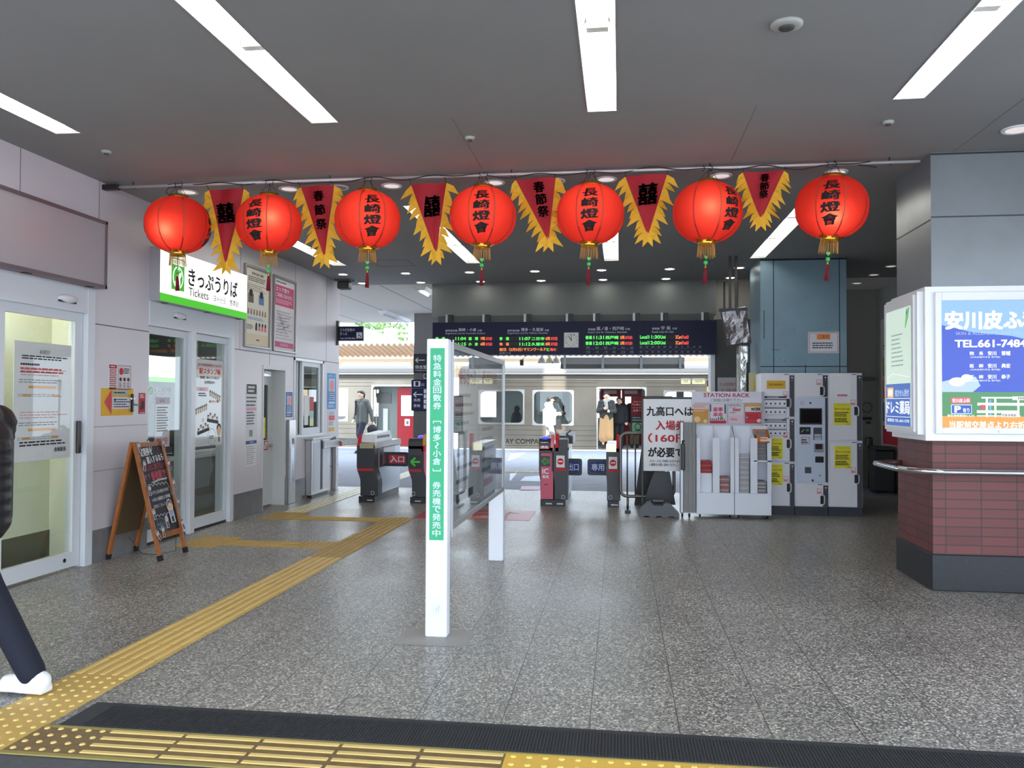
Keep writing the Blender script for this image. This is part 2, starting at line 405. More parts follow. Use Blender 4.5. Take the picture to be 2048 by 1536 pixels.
# beam, walls and columns at the far side
BEAM = M('grey_beam_board', (124, 128, 126), .6)
mb = MB(); mb.box((-3.24, 14.02, 2.95), (1.57, 14.5, ZC), BEAM); struct(mb, 'trim_beam')
mb = MB(); mb.box((1.57, 14.3, 0), (3.3, 14.6, 2.9), DARKWALL); mb.box((1.57, 14.3, 2.9), (3.3, 14.6, ZC), M('beige_upper_panel', (190, 186, 172), .6))
for x in (1.72, 1.93): mb.box((x, 14.285, 2.9), (x+.03, 14.3, ZC), M('dark_conduit', (60, 58, 54), .5))
struct(mb, 'wall_far_right')
mb = MB(); mb.box((1.50, 14.2, 0), (1.57, 14.6, 2.95), WHITEALU); struct(mb, 'trim_jamb')
mb = MB(); mb.box((2.9, 15.5, 0), (4.7, 15.7, ZC), M('back_wall_board', (148, 144, 138), .7)); struct(mb, 'wall_back')
mb = MB(); mb.box((4.55, 5.5, 0), (4.75, 15.5, ZC), M('right_wall_board', (128, 126, 122), .7)); struct(mb, 'wall_right')
mb = MB(); mb.box((-4.74, 18.7, 0), (-3.9, 19.3, ZC), M('platform_column_paint', (116, 114, 112), .6)); mb.box((-4.742, 18.697, 0), (-3.898, 19.303, 2.6), M('platform_column_lower', (86, 85, 84), .6)); struct(mb, 'trim_column')

# ------------------------------------------------------------------ recessed tubes and downlights
TUBEM = M('fluorescent_tube', (255, 255, 255), .4, emit=(255, 252, 244), es=TUBE)
TRAY = M('white_enamel_reflector', (240, 240, 236), .3)
def tube_light(label, x, y0, y1, group, lit=True, z=ZC):
    t = thing('recessed_tube_light', label, 'ceiling light', (x, (y0+y1)/2, z-.005), group)
    b = MB(); w = .1; h = .09
    prof = [(-w, 0), (-w+.035, h), (w-.035, h), (w, 0)]
    for (a, c), (d, e) in zip(prof[:-1], prof[1:]):
        b.add([(x+a, y0, z+c), (x+d, y0, z+e), (x+d, y1, z+e), (x+a, y1, z+c)], [(0, 1, 2, 3)], TRAY)
    for y, s_ in ((y0, 1), (y1, -1)):
        b.add([(x-w, y, z), (x+w, y, z), (x+w-.035, y+s_*.09, z+h), (x-w+.035, y+s_*.09, z+h)], [(0, 1, 2, 3)], TRAY)
    n = max(1, round((y1-y0)/1.2))
    for i in range(1, n): yy = y0+(y1-y0)*i/n; b.box((x-.06, yy-.03, z+.035), (x+.06, yy+.03, z+h), TRAY)
    b.build('reflector', t)
    f = MB()
    for a in (-w-.008, w): f.box((x+a, y0-.008, z-.004), (x+a+.008, y1+.008, z+.002), ALU)
    for y in (y0-.008, y1): f.box((x-w, y, z-.004), (x+w, y+.008, z+.002), ALU)
    f.build('rim', t)
    for i in range(n):
        a = y0+(y1-y0)*i/n+.06; c = y0+(y1-y0)*(i+1)/n-.06
        MB().tube([(x, a, z+.05), (x, c, z+.05)], .02, TUBEM if lit else WHITE, 10).build('tube', t)
    return t
side = ['nearest the left wall', 'second from the left wall', 'over the notice stand and middle', 'nearest the brick pillar']
for x, s in zip(LX, side): tube_light('lit recessed tube light in front of the red lanterns, '+s, x, *ROWS[0], 'tube lights in front of the lanterns')
for x, s in zip(LX, ['by the left wall', 'seen between the third and fourth lanterns', 'seen under the fifth lantern', 'above the lockers']):
    tube_light('lit recessed tube light behind the red lanterns, '+s, x, *ROWS[1], 'tube lights behind the lanterns')
def surf_light(label, x, y0, y1, lit):
    t = thing('surface_tube_light', label, 'ceiling light', (x, (y0+y1)/2, ZC-.1), 'tube lights under the platform ceiling')
    MB().prism([(-.11, .1), (-.07, .03), (.07, .03), (.11, .1)], (x, y0, ZC-.1), UX, UZ, UY*(y1-y0), WHITE if not lit else TRAY).build('body', t)
    MB().tube([(x, y0+.05, ZC-.085), (x, y1-.05, ZC-.085)], .016, TUBEM if lit else WHITE, 8).build('tube', t)
surf_light('unlit white tube light under the platform ceiling, left', -5.3, 18.0, 20.2, False)
surf_light('lit tube light just beyond the grey beam, left end', -3.52, 14.3, 14.95, True)
surf_light('lit tube light beyond the departure board, right end', 1.42, 14.55, 15.2, True)
DLIT = M('downlight_glow', (255, 255, 255), .4, emit=(255, 250, 240), es=DOWN)
DOFF = M('downlight_off', (52, 46, 44), .3); DPALE = M('downlight_frosted', (214, 206, 204), .3, emit=(255, 240, 235), es=.5)
def downlight(label, x, y, r, mat, group, name='downlight', cat='ceiling light'):
    t = thing(name, label, cat, (x, y, ZC-.012), group)
    MB().lathe([(r*.86, .012), (r*.86, .004), (r*1.12, .0), (r*1.16, .006), (r*1.16, .012)], (x, y, ZC-.012), WHITE, 28).build('rim', t)
    MB().lathe([(r*.86, .006), (r*.86, .011)], (x, y, ZC-.012), mat, 28).build('lens', t)
names8 = ['first', 'second', 'third', 'fourth', 'fifth', 'sixth', 'seventh', 'eighth']
for i in range(7):
    x = -4.18+1.015*i*1.0
for i, x in enumerate((-4.18, -3.15, -2.66, -2.14, -1.16, -.60, -.13, .89, 1.88)):
    off = x in (-2.66, -.60)
    downlight(('dark empty downlight opening behind the hanging pole, ' + ('left one' if x < -1 else 'right one')) if off else
              'frosted round downlight right behind the lantern pole, %s from the left' % (['first', 'second', 0, 'third', 'fourth', 0, 'fifth', 'sixth', 'seventh'][i]),
              x, 7.55, .085, DOFF if off else DPALE, 'downlights behind the lantern pole')
for Y, nm in ((12.77, 'nearer'), (13.78, 'farther')):
    for i in range(7):
        downlight('small lit downlight in the %s row before the departure board, %s from the left' % (nm, names8[i]), -4.41+1.03*i, Y, .075, DLIT, 'small downlights before the departure board')
for y, s in ((12.86, 'nearest'), (13.69, 'middle'), (14.63, 'farthest')):
    downlight('dim round downlight in the dark corner right of the blue pillar, %s' % s, 3.97, y, .075, DPALE, 'downlights in the right corner')
downlight('round downlight with bright bulb above the brick pillar, by the right edge', 2.91, 6.52, .095, DPALE, None)
def detector(label, x, y, r, cat, name):
    t = thing(name, label, cat, (x, y, ZC-.03))
    MB().lathe([(r, .03), (r, .018), (r*.8, .01), (r*.55, .008)], (x, y, ZC-.03), M('detector_plastic', (176, 176, 172), .5), 24).build('base', t)
    MB().lathe([(r*.5, .01), (r*.45, 0), (r*.2, -.004)], (x, y, ZC-.03), M('detector_core', (70, 70, 68), .5), 20).build('core', t)
detector('round grey smoke detector on the ceiling, large, near the top right', .88, 4.55, .085, 'smoke detector', 'smoke_detector')
for x, s in ((1.91, 'on the right near the brick pillar'), (-1.15, 'in the middle before the lanterns'), (-4.16, 'on the left before the lanterns')):
    detector('small ceiling sprinkler head '+s, x, 6.23, .04, 'sprinkler', 'sprinkler_head')
t = thing('security_camera', 'dark box shaped security camera on the ceiling at the end of the left wall', 'camera', (-4.62, 13.4, ZC-.16))
MB().bbox((-4.70, 13.3, ZC-.16), (-4.5, 13.5, ZC-.03), M('dark_grey_plastic', (70, 69, 68), .5), .02).build('housing', t)
MB().box((-4.73, 13.27, ZC-.03), (-4.47, 13.53, ZC), M('dark_grey_plastic2', (84, 83, 82), .5)).build('mount', t)

# ------------------------------------------------------------------ doors and window of the left wall
WF = M('white_door_frame', (216, 220, 226), .35)
def sensor(parent, y, z):
    b = MB(); b.lathe([(.001, .05), (.06, .045), (.075, .02), (.075, 0)], (XW+.005, y, z), WHITEALU, 20, axis='x', ell=(1.6, .5)); b.box((XW+.005, y-.11, z-.035), (XW+.03, y+.11, z-.02), BLACK)
    b.build('door_sensor', parent)
# door 1 (near automatic door)
b = MB(); a0, a1 = D1
b.box((WT+.02, a0, 2.28), (XW+.012, a1, 2.5), WF); b.box((WT+.02, 6.93, 0), (XW+.02, a1, 2.5), WF); b.box((WT+.02, a0, 0), (XW+.02, a0+.1, 2.5), WF)
d1 = struct(b, 'door_1')
sensor(d1, 6.64, 2.38)
b = MB(); xa, xb = XW-.07, XW-.03
for l0, l1 in ((5.88, 6.92), (4.96, 5.86)):
    b = MB(); b.box((xa, l0, .02), (xb, l0+.09, 2.28), WF); b.box((xa, l1-.1, .02), (xb, l1, 2.28), WF); b.box((xa, l0+.09, .02), (xb, l1-.1, .15), WF); b.box((xa, l0+.09, 2.2), (xb, l1-.1, 2.28), WF)
    lf = b.build('door_leaf', d1)
    MB().box((xa+.016, l0+.09, .15), (xa+.022, l1-.1, 2.2), GLASS).build('pane', lf)
    if l0 > 5.87:
        MB().bbox((xb, 6.845, 1.02), (xb+.025, 6.895, 1.31), DARKSTEEL).build('handle', lf); MB().lathe([(.018, .004), (.018, 0)], (xb+.001, 6.72, .09), DARKSTEEL, 14, axis='x').build('floor_lock', lf)
# door 2 (ticket office)
b = MB(); a0, a1 = D2
b.box((WT+.02, a0, 2.27), (XW+.012, a1, 2.52), WF); b.box((WT+.02, 8.765, 0), (XW+.02, 8.86, 2.27), WF); b.box((WT+.02, 9.73, 0), (XW+.015, a1, 2.27), WF); b.box((WT+.02, a0, 0), (XW-.03, a0+.02, 2.27), WF)
d2 = struct(b, 'door_2'); sensor(d2, 8.5, 2.42)
for l0, l1, z0 in ((7.96, 8.755, .03), (8.865, 9.725, .03)):
    b = MB(); b.box((xa, l0, z0), (xb, l0+.035, 2.265), WF); b.box((xa, l1-.05, z0), (xb, l1, 2.265), WF); b.box((xa, l0+.035, z0), (xb, l1-.05, .15), WF); b.box((xa, l0+.035, 2.19), (xb, l1-.05, 2.265), WF)
    lf = b.build('door_leaf', d2); MB().box((xa+.016, l0+.035, .15), (xa+.022, l1-.05, 2.19), GLASS).build('pane', lf)
    MB().box((xa, l0, 0), (xb, l1, z0), DARKSTEEL).build('sill', lf)
# door 3 (narrow staff door)
b = MB(); a0, a1 = D3; FR = M('pale_grey_door', (206, 208, 208), .4)
b.box((WT, a0-.03, 0), (XW+.01, a0, 1.98), FR); b.box((WT, a1-.004, 0), (XW+.01, a1+.015, 1.98), FR); b.box((WT, a0, 1.93), (XW+.01, a1, 1.98), FR)
d3 = struct(b, 'door_3')
b = MB(); x0 = XW-.17; b.box((x0-.03, a0, .02), (x0, a0+.16, 1.93), FR); b.box((x0-.03, a1-.17, .02), (x0, a1-.004, 1.93), FR); b.box((x0-.03, a0+.16, .02), (x0, a1-.17, .94), FR); b.box((x0-.03, a0+.16, 1.72), (x0, a1-.17, 1.93), FR)
lf = b.build('door_leaf', d3); MB().box((x0-.02, a0+.16, .94), (x0-.014, a1-.17, 1.72), glass('grey_door_glass', (.55, .6, .6))).build('pane', lf)
b = MB(); b.lathe([(.025, .03), (.025, 0)], (x0, a1-.1, .86), STEEL, 14, axis='x'); b.tube([(x0+.05, a1-.1, .86), (x0+.055, a1-.2, .86)], .009, STEEL); b.build('handle', lf)
b = MB(); b.box((x0, a0+.25, 1.84), (x0+.05, a0+.52, 1.9), STEEL); b.beam((x0+.06, a0+.5, 1.88), (x0+.09, a0+.2, 1.9), .02, .012, STEEL); b.build('door_closer', lf)
MB().box((x0, a0+.19, .97), (x0+.003, a0+.45, 1.26), P(232, 226, 60)).build('yellow_notice', lf)
s = sheet_left(x0+.003, a0+.19, .97); s.lines(.03, .03, .23, .26, 6, P(150, 140, 30)); s.build('notice_printing', lf)
MB().box((x0, a0+.40, .8), (x0+.003, a0+.53, .93), PAPER).build('red_sticker', lf); s = sheet_left(x0+.003, a0+.4, .8); s.frame(0, 0, .13, .13, .015, RED); s.line([(.02, .11), (.11, .02)], .015, RED); s.build('sticker_printing', lf)
# window 1 (wicket of the ticket office)
b = MB(); a0, a1 = W1; SF = M('window_aluminium', (196, 198, 200), .35, .4)
for A, B_ in (((WT+.02, a0, .95), (XW+.012, a0+.03, 2.14)), ((WT+.02, a1-.05, .95), (XW+.012, a1, 2.14)), ((WT+.02, a0, 2.1), (XW+.012, a1, 2.14)), ((WT+.02, a0, .95), (XW+.03, a1, .985))): b.box(A, B_, SF)
w1 = struct(b, 'window_1')
b = MB(); l0, l1 = 12.12, 12.9
b.box((XW-.06, l0, .985), (XW-.02, l0+.07, 2.1), WF); b.box((XW-.06, l1-.06, .985), (XW-.02, l1, 2.1), WF); b.box((XW-.06, l0+.07, .985), (XW-.02, l1-.06, 1.08), WF); b.box((XW-.06, l0+.07, 2.03), (XW-.02, l1-.06, 2.1), WF)
sash = b.build('sliding_sash', w1); MB().box((XW-.045, l0+.07, 1.08), (XW-.04, l1-.06, 2.03), glass('smoky_glass', (.62, .68, .68))).build('pane', sash)
MB().box((XW-.1, 12.04, .985), (XW-.07, 12.1, 2.1), WF).build('fixed_mullion', w1)
for y, z, w, h, m in ((12.27, 1.12, .16, .46, PAPER), (12.5, 1.34, .16, .22, P(196, 60, 60)), (12.5, 1.22, .16, .12, P(170, 200, 190)), (12.5, 1.1, .16, .12, P(230, 220, 170))):
    MB().box((XW-.04, y, z), (XW-.037, y+w, z+h), m).build('window_notice', w1)
# ------------------------------------------------------------------ lantern pole, wires, lanterns, pennants
YB = 7.15
t = thing('hanging_pole', 'thin grey metal pole under the ceiling carrying the lanterns and pennants', 'pole', (-1.1, YB, 3.47))
PLM = M('galvanised_pole', (206, 204, 204), .35, .25)
MB().tube([(XW+.15, YB, 3.485), (-2.3, YB, 3.49)], .014, PLM, 10).tube([(-2.3, YB, 3.49), (2.44, YB, 3.488)], .012, PLM, 10).build('tube', t)
b = MB()
for x in (-4.5, -2.6, -.95, .75, 2.2):
    b.tube([(x, YB, 3.53), (x, YB, 3.47), (x+.02, YB, 3.468)], .004, BLACK, 6)
b.build('clip', t)
MB().bbox((XW, YB-.03, 3.46), (XW+.16, YB+.03, 3.51), DARKSTEEL).build('wall_bracket', t)
b = MB(); LANX = [-4.05, -3.17, -2.245, -1.20, -.26, .73, 1.74]
pts = []
x = -4.15
while x < 2.05:
    pts.append((x, YB-.014+.008*math.sin(x*9), 3.478+.022*math.sin(x*5.3)*math.sin(x*2.1+1)-.012*math.cos(x*13)))
    x += .05
b.tube(pts, .0045, BLACK, 6)
for lx in LANX:
    for q in (-.035, .03): b.tube([(lx+q, YB, 3.51), (lx+q+.012, YB-.018, 3.485), (lx+q, YB-.004, 3.462), (lx+q-.012, YB+.017, 3.485), (lx+q, YB, 3.508)], .003, BLACK, 6)
b.tube([(-4.03, YB-.01, 3.47), (-4.14, YB-.02, 3.46), (-4.17, YB-.01, 3.42), (-4.12, YB, 3.385)], .004, BLACK, 6)
b.tube([(1.95, YB, 3.475), (2.03, YB-.01, 3.46), (2.1, YB, 3.45)], .004, BLACK, 6)
tag(b.build('electric_cable'), 'black electric cable wound along the lantern pole and down to each lantern', 'cable')

def lantern_shade():
    m = bpy.data.materials.new('red_lantern_paper'); m.use_nodes = True; nt = m.node_tree; nt.nodes.clear()
    o = nt.nodes.new('ShaderNodeOutputMaterial'); d = nt.nodes.new('ShaderNodeBsdfDiffuse'); tr = nt.nodes.new('ShaderNodeBsdfTranslucent')
    a = nt.nodes.new('ShaderNodeMixShader'); a.inputs[0].default_value = .5
    d.inputs[0].default_value = C(178, 46, 44); tr.inputs[0].default_value = C(212, 66, 54)
    e = nt.nodes.new('ShaderNodeEmission'); e.inputs[0].default_value = C(240, 48, 44); e.inputs[1].default_value = .05
    ad = nt.nodes.new('ShaderNodeAddShader'); L = nt.links.new
    L(d.outputs[0], a.inputs[1]); L(tr.outputs[0], a.inputs[2]); L(a.outputs[0], ad.inputs[0]); L(e.outputs[0], ad.inputs[1]); L(ad.outputs[0], o.inputs[0])
    return m
LRED = lantern_shade()
GOLD = M('gold_foil', (206, 150, 52), .25, .85); GOLDCORD = M('gold_cord', (206, 150, 72), .6); SEAM = M('dark_red_seam', (150, 24, 30), .6); GLIT = M('gold_thread', (240, 190, 110), .3, .6)
INKB = M('brush_ink', (20, 10, 12), .7)
RX, RZ = .288, .262
def ell(phi, z): return RX*math.sqrt(max(0, 1-min(1, abs(z/RZ))**2.25))
lan = thing('paper_lantern', 'x', 'lantern', (0, 0, 0), 'red lanterns on the pole')
b = MB(); prof = []
N = 60
for i in range(N+1):
    z = -RZ*.955+2*RZ*.955*i/N; prof.append((ell(0, z)+(.0034 if i % 2 else -.002), z))
b.lathe(prof, (0, 0, 0), LRED, 56); b.f = b.f[:-2]; b.mi = b.mi[:-2]; b.sm = b.sm[:-2]
shade = b.build('shade', lan, local=True)
b = MB()
for k in range(8):
    a = 2*pi*k/8+pi/8; n = 26; vs = []; fs = []
    for i in range(n+1):
        z = -RZ*.95+2*RZ*.95*i/n; r = ell(0, z)+.0035; da = .0055/max(r, .05)
        for s_ in (-1, 1): vs.append((r*math.sin(a+s_*da), -r*math.cos(a+s_*da), z))
    for i in range(n): fs.append((2*i, 2*i+1, 2*i+3, 2*i+2))
    b.add(vs, fs, SEAM)
    for i in range(10, 40):
        z = -RZ+2*RZ*i/46; r = ell(0, z)+.005; dz = .0022
        b.add([(r*math.sin(a-.006), -r*math.cos(a-.006), z-dz), (r*math.sin(a+.006), -r*math.cos(a+.006), z-dz), (r*math.sin(a+.006), -r*math.cos(a+.006), z+dz), (r*math.sin(a-.006), -r*math.cos(a-.006), z+dz)], [(0, 1, 2, 3)], GLIT)
b.build('seam', shade, local=True)
for side in (0, pi):
    b = MB()
    for i, ch in enumerate('長崎燈會'):
        vs, fs = text_mesh(ch, .038); x0 = min(v.x for v in vs); x1 = max(v.x for v in vs); y0 = min(v.y for v in vs); y1 = max(v.y for v in vs)
        w = .136 if i != 2 else .148; h = .082; zc = .132-.093*i; out = []
        for v in vs:
            u = ((v.x-x0)/(x1-x0)-.5)*w; z = zc+((v.y-y0)/(y1-y0)-.5)*h+u*.10; r = ell(0, z)+.0045; a = side+u/RX*1.05; out.append((r*math.sin(a), -r*math.cos(a), z))
        b.add(out, fs, INKB)
    b.build('lettering', shade, local=True)
MB().lathe([(.085, .238), (.088, .25), (.088, .272), (.078, .275), (.076, .252)], (0, 0, 0), GOLD, 28).build('top_rim', lan, local=True)
b = MB(); b.lathe([(.078, -.238), (.074, -.252), (.07, -.268), (.07, -.285), (.064, -.285), (.064, -.25)], (0, 0, 0), GOLD, 28)
for k in range(6):
    a = 2*pi*k/6; c, s_ = math.cos(a), math.sin(a)
    b.add([(.07*c-.025*s_, .07*s_+.025*c, -.262), (.07*c+.025*s_, .07*s_-.025*c, -.262), (.115*c+.02*s_, .115*s_-.02*c, -.243), (.12*c, .12*s_, -.238), (.115*c-.02*s_, .115*s_+.02*c, -.243)], [(0, 1, 2, 3, 4)], GOLD)
b.build('bottom_rim', lan, local=True)
b = MB()
for k in range(46):
    a = 2*pi*k/46; r = .067+.003*random.random(); q = random.uniform(-.006, .006); L = .1+random.uniform(-.006, .006)
    b.tube([(r*math.cos(a), r*math.sin(a), -.28), (r*math.cos(a)*1.05+q, r*math.sin(a)*1.05, -.28-L*.5), (r*math.cos(a)*1.1+q, r*math.sin(a)*1.1, -.28-L)], .0017, GOLDCORD, 4)
b.build('fringe', lan, local=True)
JADE = M('green_jade_plastic', (60, 190, 96), .25, emit=(60, 190, 96), es=.08); JADE2 = M('pale_green_plastic', (110, 196, 90), .3); TASS = M('dark_red_tassel', (132, 20, 38), .7)
tas = MB().ball((0, 0, -.43), .018, JADE, 14).build('jade_bead', lan, local=True)
MB().tube([(0, 0, -.27), (0, 0, -.415)], .0018, BLACK, 5).build('cord', tas, local=True)
MB().prism([(0, -.018), (.017, .002), (.015, .014), (.007, .017), (0, .011), (-.007, .017), (-.015, .014), (-.017, .002)], (0, -.003, -.385), UX, UZ, (0, .006, 0), JADE2).build('heart_charm', tas, local=True)
MB().lathe([(.004, -.448), (.008, -.455), (.005, -.462), (.009, -.47), (.004, -.478)], (0, 0, 0), GOLD, 12).build('gold_cap', tas, local=True)
b = MB()
for k in range(16):
    a = 2*pi*k/16; r = .008+.004*(k % 2); e = random.uniform(.75, 1.25)
    b.tube([(r*.4*math.cos(a), r*.4*math.sin(a), -.474), (r*math.cos(a), r*math.sin(a), -.52), (r*1.25*e*math.cos(a), r*1.25*e*math.sin(a), -.6-.012*random.random())], .0034, TASS, 5)
b.build('tassel', tas, local=True)
b = MB()
for k in range(4):
    a = pi/2*k+.6; b.tube([(.08*math.cos(a), .08*math.sin(a), .27), (.04*math.cos(a), .04*math.sin(a), .33), (0, 0, .365)], .0022, DARKSTEEL, 5)
b.tube([(0, 0, .36), (0, 0, .39)], .004, BLACK, 6); b.build('hanger_wire', lan, local=True)
bl = bpy.data.lights.new('lantern_bulb', 'POINT'); bl.energy = 2.6; bl.color = (1, .72, .5); bl.shadow_soft_size = .03
bo = bpy.data.objects.new('lantern_bulb', bl); COL.objects.link(bo); bo.parent = lan
LAN = [  # x, z, turn of the lettering, tilt, bulb (angle from the camera side, radius, height), label
 (-4.05, 3.115, 107, 0.01, 'leftmost red paper lantern, lettering almost hidden at its right edge, over the tickets sign'),
 (-3.17, 3.105, -3, 0.0, 'second red paper lantern from the left, brightest glow at its middle'),
 (-2.245, 3.12, 26, 0.0, 'third red paper lantern from the left, between a 春節祭 pennant and a 囍 pennant'),
 (-1.20, 3.125, 7, 0.02, 'fourth red paper lantern from the left, middle of the row'),
 (-.26, 3.118, 1, 0.03, 'fifth red paper lantern from the left, below it a lit tube light shows'),
 (.73, 3.11, 39, 0.05, 'sixth red paper lantern from the left, lettering turned to its right side'),
 (1.74, 3.125, -15, 0.07, 'rightmost red paper lantern, largest looking, tassel blown to the left')]
BULB = [(.02, -.215, -.08), (.10, -.20, .0), (.05, -.14, 0), (.02, -.14, 0), (0, -.14, .02), (.0, -.215, -.02), (-.02, -.205, -.11)]
for i, (x, z, tr, tilt, lab) in enumerate(LAN):
    o = lan if i == 0 else dup(lan, (x, YB, z))
    o.location = (x, YB, z); o['label'] = lab; o.rotation_euler = (0, tilt, math.radians(tr))
    lamp = [c for c in bpy.data.objects if c.parent == o and c.type == 'LIGHT'][0]
    bx, by, bz = BULB[i]; a = -math.radians(tr); lamp.location = (bx*math.cos(a)-by*math.sin(a), bx*math.sin(a)+by*math.cos(a), bz)

CLOTH = M('red_pennant_cloth', (168, 16, 34), .7, bump=.15, nscale=14); YCLOTH = M('yellow_ruffle_cloth', (230, 174, 40), .7)
def pennant(pxl, pxr, pxt, label, kind, group='pennants on the pole', fold=False):
    A = onY(*pxl, YB); B = onY(*pxr, YB); T = onY(*pxt, YB)
    A.z = min(A.z, 3.455); B.z = min(B.z, 3.465); Y = YB+.05
    t = thing('triangular_pennant', label, 'pennant', (T.x, Y, T.z), group)
    def pt(u, v, dy=0):      # u 0..1 across, v 0 (top)..1 (tip)
        top = A+(B-A)*u; p = top+(T-top)*v; return Vector((p.x, Y+.016*math.sin(u*7+v*5+pxl[0])*(1-v)+dy, p.z))
    n = 12; vs = []; fs = []
    for j in range(n+1):
        for i in range(n+1): vs.append(pt(i/n, j/n*.995))
    m_ = len(vs); vs += [v+Vector((0, .004, 0)) for v in vs]
    for j in range(n):
        for i in range(n):
            q = [j*(n+1)+i, j*(n+1)+i+1, (j+1)*(n+1)+i+1, (j+1)*(n+1)+i]; fs.append(tuple(q)); fs.append(tuple(m_+k for k in q[::-1]))
    cl = MB().add(vs, fs, CLOTH, True).build('cloth', t)
    b = MB(); L = (T-A).length
    for edge, sg in ((0, -1), (1, 1)):
        k = 10
        for i in range(k):
            v0, v1 = i/k, (i+1)/k; p0, p1 = pt(edge, v0, .006), pt(edge, v1, .006); d = (p1-p0)
            nrm = Vector((-d.z, 0, d.x)).normalized(); nrm = nrm if nrm.x*sg > 0 else -nrm
            w = .10+.03*math.sin(i*2.3+pxl[0]); q = random.uniform(-.03, .03)
            tip = p0+d*.9+nrm*w+Vector((0, q, -.035)); mid = p0+d*.25+nrm*w*.55+Vector((0, -q+.012, -.004)); lo = p0+d*1.12+nrm*w*.35+Vector((0, .012, 0)); pp = p1+d*.12
            vs = [p0, mid, tip, lo, pp]; vs2 = [x+Vector((0, .002, 0)) for x in vs]
            b.add(vs, [(0, 1, 4), (1, 2, 3), (1, 3, 4)], YCLOTH, False); b.add(vs2, [(4, 1, 0), (3, 2, 1), (4, 3, 1)], YCLOTH, False)
    p = pt(.5, .985, .004)
    for sg in (-1, 1):
        vs = [p+Vector((sg*.03, 0, .07)), p+Vector((0, -.006, .02)), p+Vector((0, -.004, -.055)), p+Vector((sg*.045, .01, -.1)), p+Vector((sg*.04, .012, -.02))]
        b.add(vs, [(0, 1, 2), (0, 2, 4), (2, 3, 4)], YCLOTH)
    b.build('ruffle', t)
    b = MB()
    def put(ch, uc, vc, w, h, bold):
        vs, fs = text_mesh(ch, bold); x0 = min(v.x for v in vs); x1 = max(v.x for v in vs); y0 = min(v.y for v in vs); y1 = max(v.y for v in vs)
        c = pt(uc, vc); ax = (B-A).normalized(); out = []
        for v in vs:
            du = ((v.x-x0)/(x1-x0)-.5)*w; dz = ((v.y-y0)/(y1-y0)-.5)*h; q = c+ax*du+Vector((.12*dz*(-1 if pxl[0] < 1200 else .3), 0, dz+.06*du))
            out.append((q.x, q.y-.012-.006, q.z))
        b.add(out, fs, INKB)
    if kind == 'joy': put('囍', .53, .32, .17, .19, .03)
    else:
        for i, ch in enumerate('春節祭'): put(ch, .55, (.15, .34, .53)[i] if not fold else (.13, .31, .48)[i], .078 if fold else .1, .07 if fold else .098, .028)
    b.build('lettering', cl)
    b = MB()
    for q in (A, B): b.tube([(q.x, Y, q.z-.005), (q.x, YB-.012, 3.475), (q.x+.01, YB+.012, 3.5)], .003, BLACK, 5)
    b.build('tie', t)
pennant((414, 377), (482, 374), (446, 529), 'red pennant with black 囍, leftmost pennant, between the first two lanterns', 'joy')
pennant((597, 370), (663, 367), (645, 515), 'red 春節祭 pennant, leftmost of three, yellow corner folded over its top right', 'fest')
pennant((819, 366), (890, 362), (870, 508), 'red 囍 pennant between the third and fourth lanterns', 'joy')
pennant((1030, 356), (1110, 347), (1096, 481), 'red 春節祭 pennant between the fourth and fifth lanterns', 'fest')
pennant((1251, 347), (1335, 341), (1296, 470), 'red 囍 pennant between the fifth and sixth lanterns', 'joy')
pennant((1487, 341), (1570, 338), (1524, 438), 'red 春節祭 pennant, rightmost, between the last two lanterns', 'fest', fold=True)

# ------------------------------------------------------------------ sign boxes on the left wall
GREYFACE = M('unlit_sign_face', (172, 166, 170), .3, spec=.3); BROWNF = M('brownish_frame', (120, 104, 108), .4, .3)
t = thing('blank_sign_box', 'large blank grey sign box in a brown frame over the near sliding door', 'sign', (XW+.06, 5.6, 2.52))
xf = XW+.1; y0, y1, z0, z1 = 4.2, 7.06, 2.52, 3.14
MB().box((XW, y0, z0), (xf-.01, y1, z1), M('sign_box_side', (140, 130, 134), .45)).build('box', t)
b = MB(); b.box((xf-.01, y0, z1-.03), (xf+.012, y1, z1), BROWNF); b.box((xf-.01, y0, z0), (xf+.012, y1, z0+.03), BROWNF); b.box((xf-.01, y1-.025, z0), (xf+.012, y1, z1), BROWNF); b.build('frame', t)
MB().box((xf-.01, y0, z0+.03), (xf, y1-.025, z1-.03), GREYFACE).build('face', t)
b = MB()
for y in (6.05, 6.85): b.box((XW+.03, y, z0-.006), (XW+.08, y+.07, z0), DARKSTEEL)
b.build('clip', t)
t = thing('tickets_sign_box', 'lit white sign box reading きっぷうりば Tickets with a green bottom band', 'sign', (XW+.06, 8.9, 2.52))
xf = XW+.12; y0, y1, z0, z1 = 7.93, 9.92, 2.52, 3.08
MB().box((XW, y0, z0), (xf-.004, y1, z1), M('sign_box_grey', (168, 168, 172), .45)).build('box', t)
MB().box((xf-.004, y0+.004, z0+.085), (xf, y1-.004, z1-.004), E(250, 252, 250, 1.35)).box((xf-.004, y0+.004, z0+.004), (xf, y1-.004, z0+.085), E(74, 190, 40, .9)).build('lit_face', t)
s = sheet_left(xf, y0, z0); GR = E(70, 175, 50, .8); WH = E(250, 252, 250, 1.3); BK = P(16, 16, 18)
s.rect(.21, .15, .47, .49, GR, 1); s.rect(.225, .415, .455, .475, WH, 2); s.text('TICKETS', .24, .43, .44, .46, GR, 3)
s.disc(.34, .285, .105, WH, 2, ry=.12); s.disc(.34, .285, .09, GR, 3, ry=.105)
s.disc(.345, .36, .022, WH, 4, 14); s.poly([(.30, .20), (.33, .27), (.36, .33), (.40, .35), (.405, .31), (.375, .28), (.385, .2), (.365, .2), (.35, .25), (.33, .2)], WH, 4)
s.poly([(.265, .2), (.275, .24), (.3, .25), (.315, .2)], WH, 4)
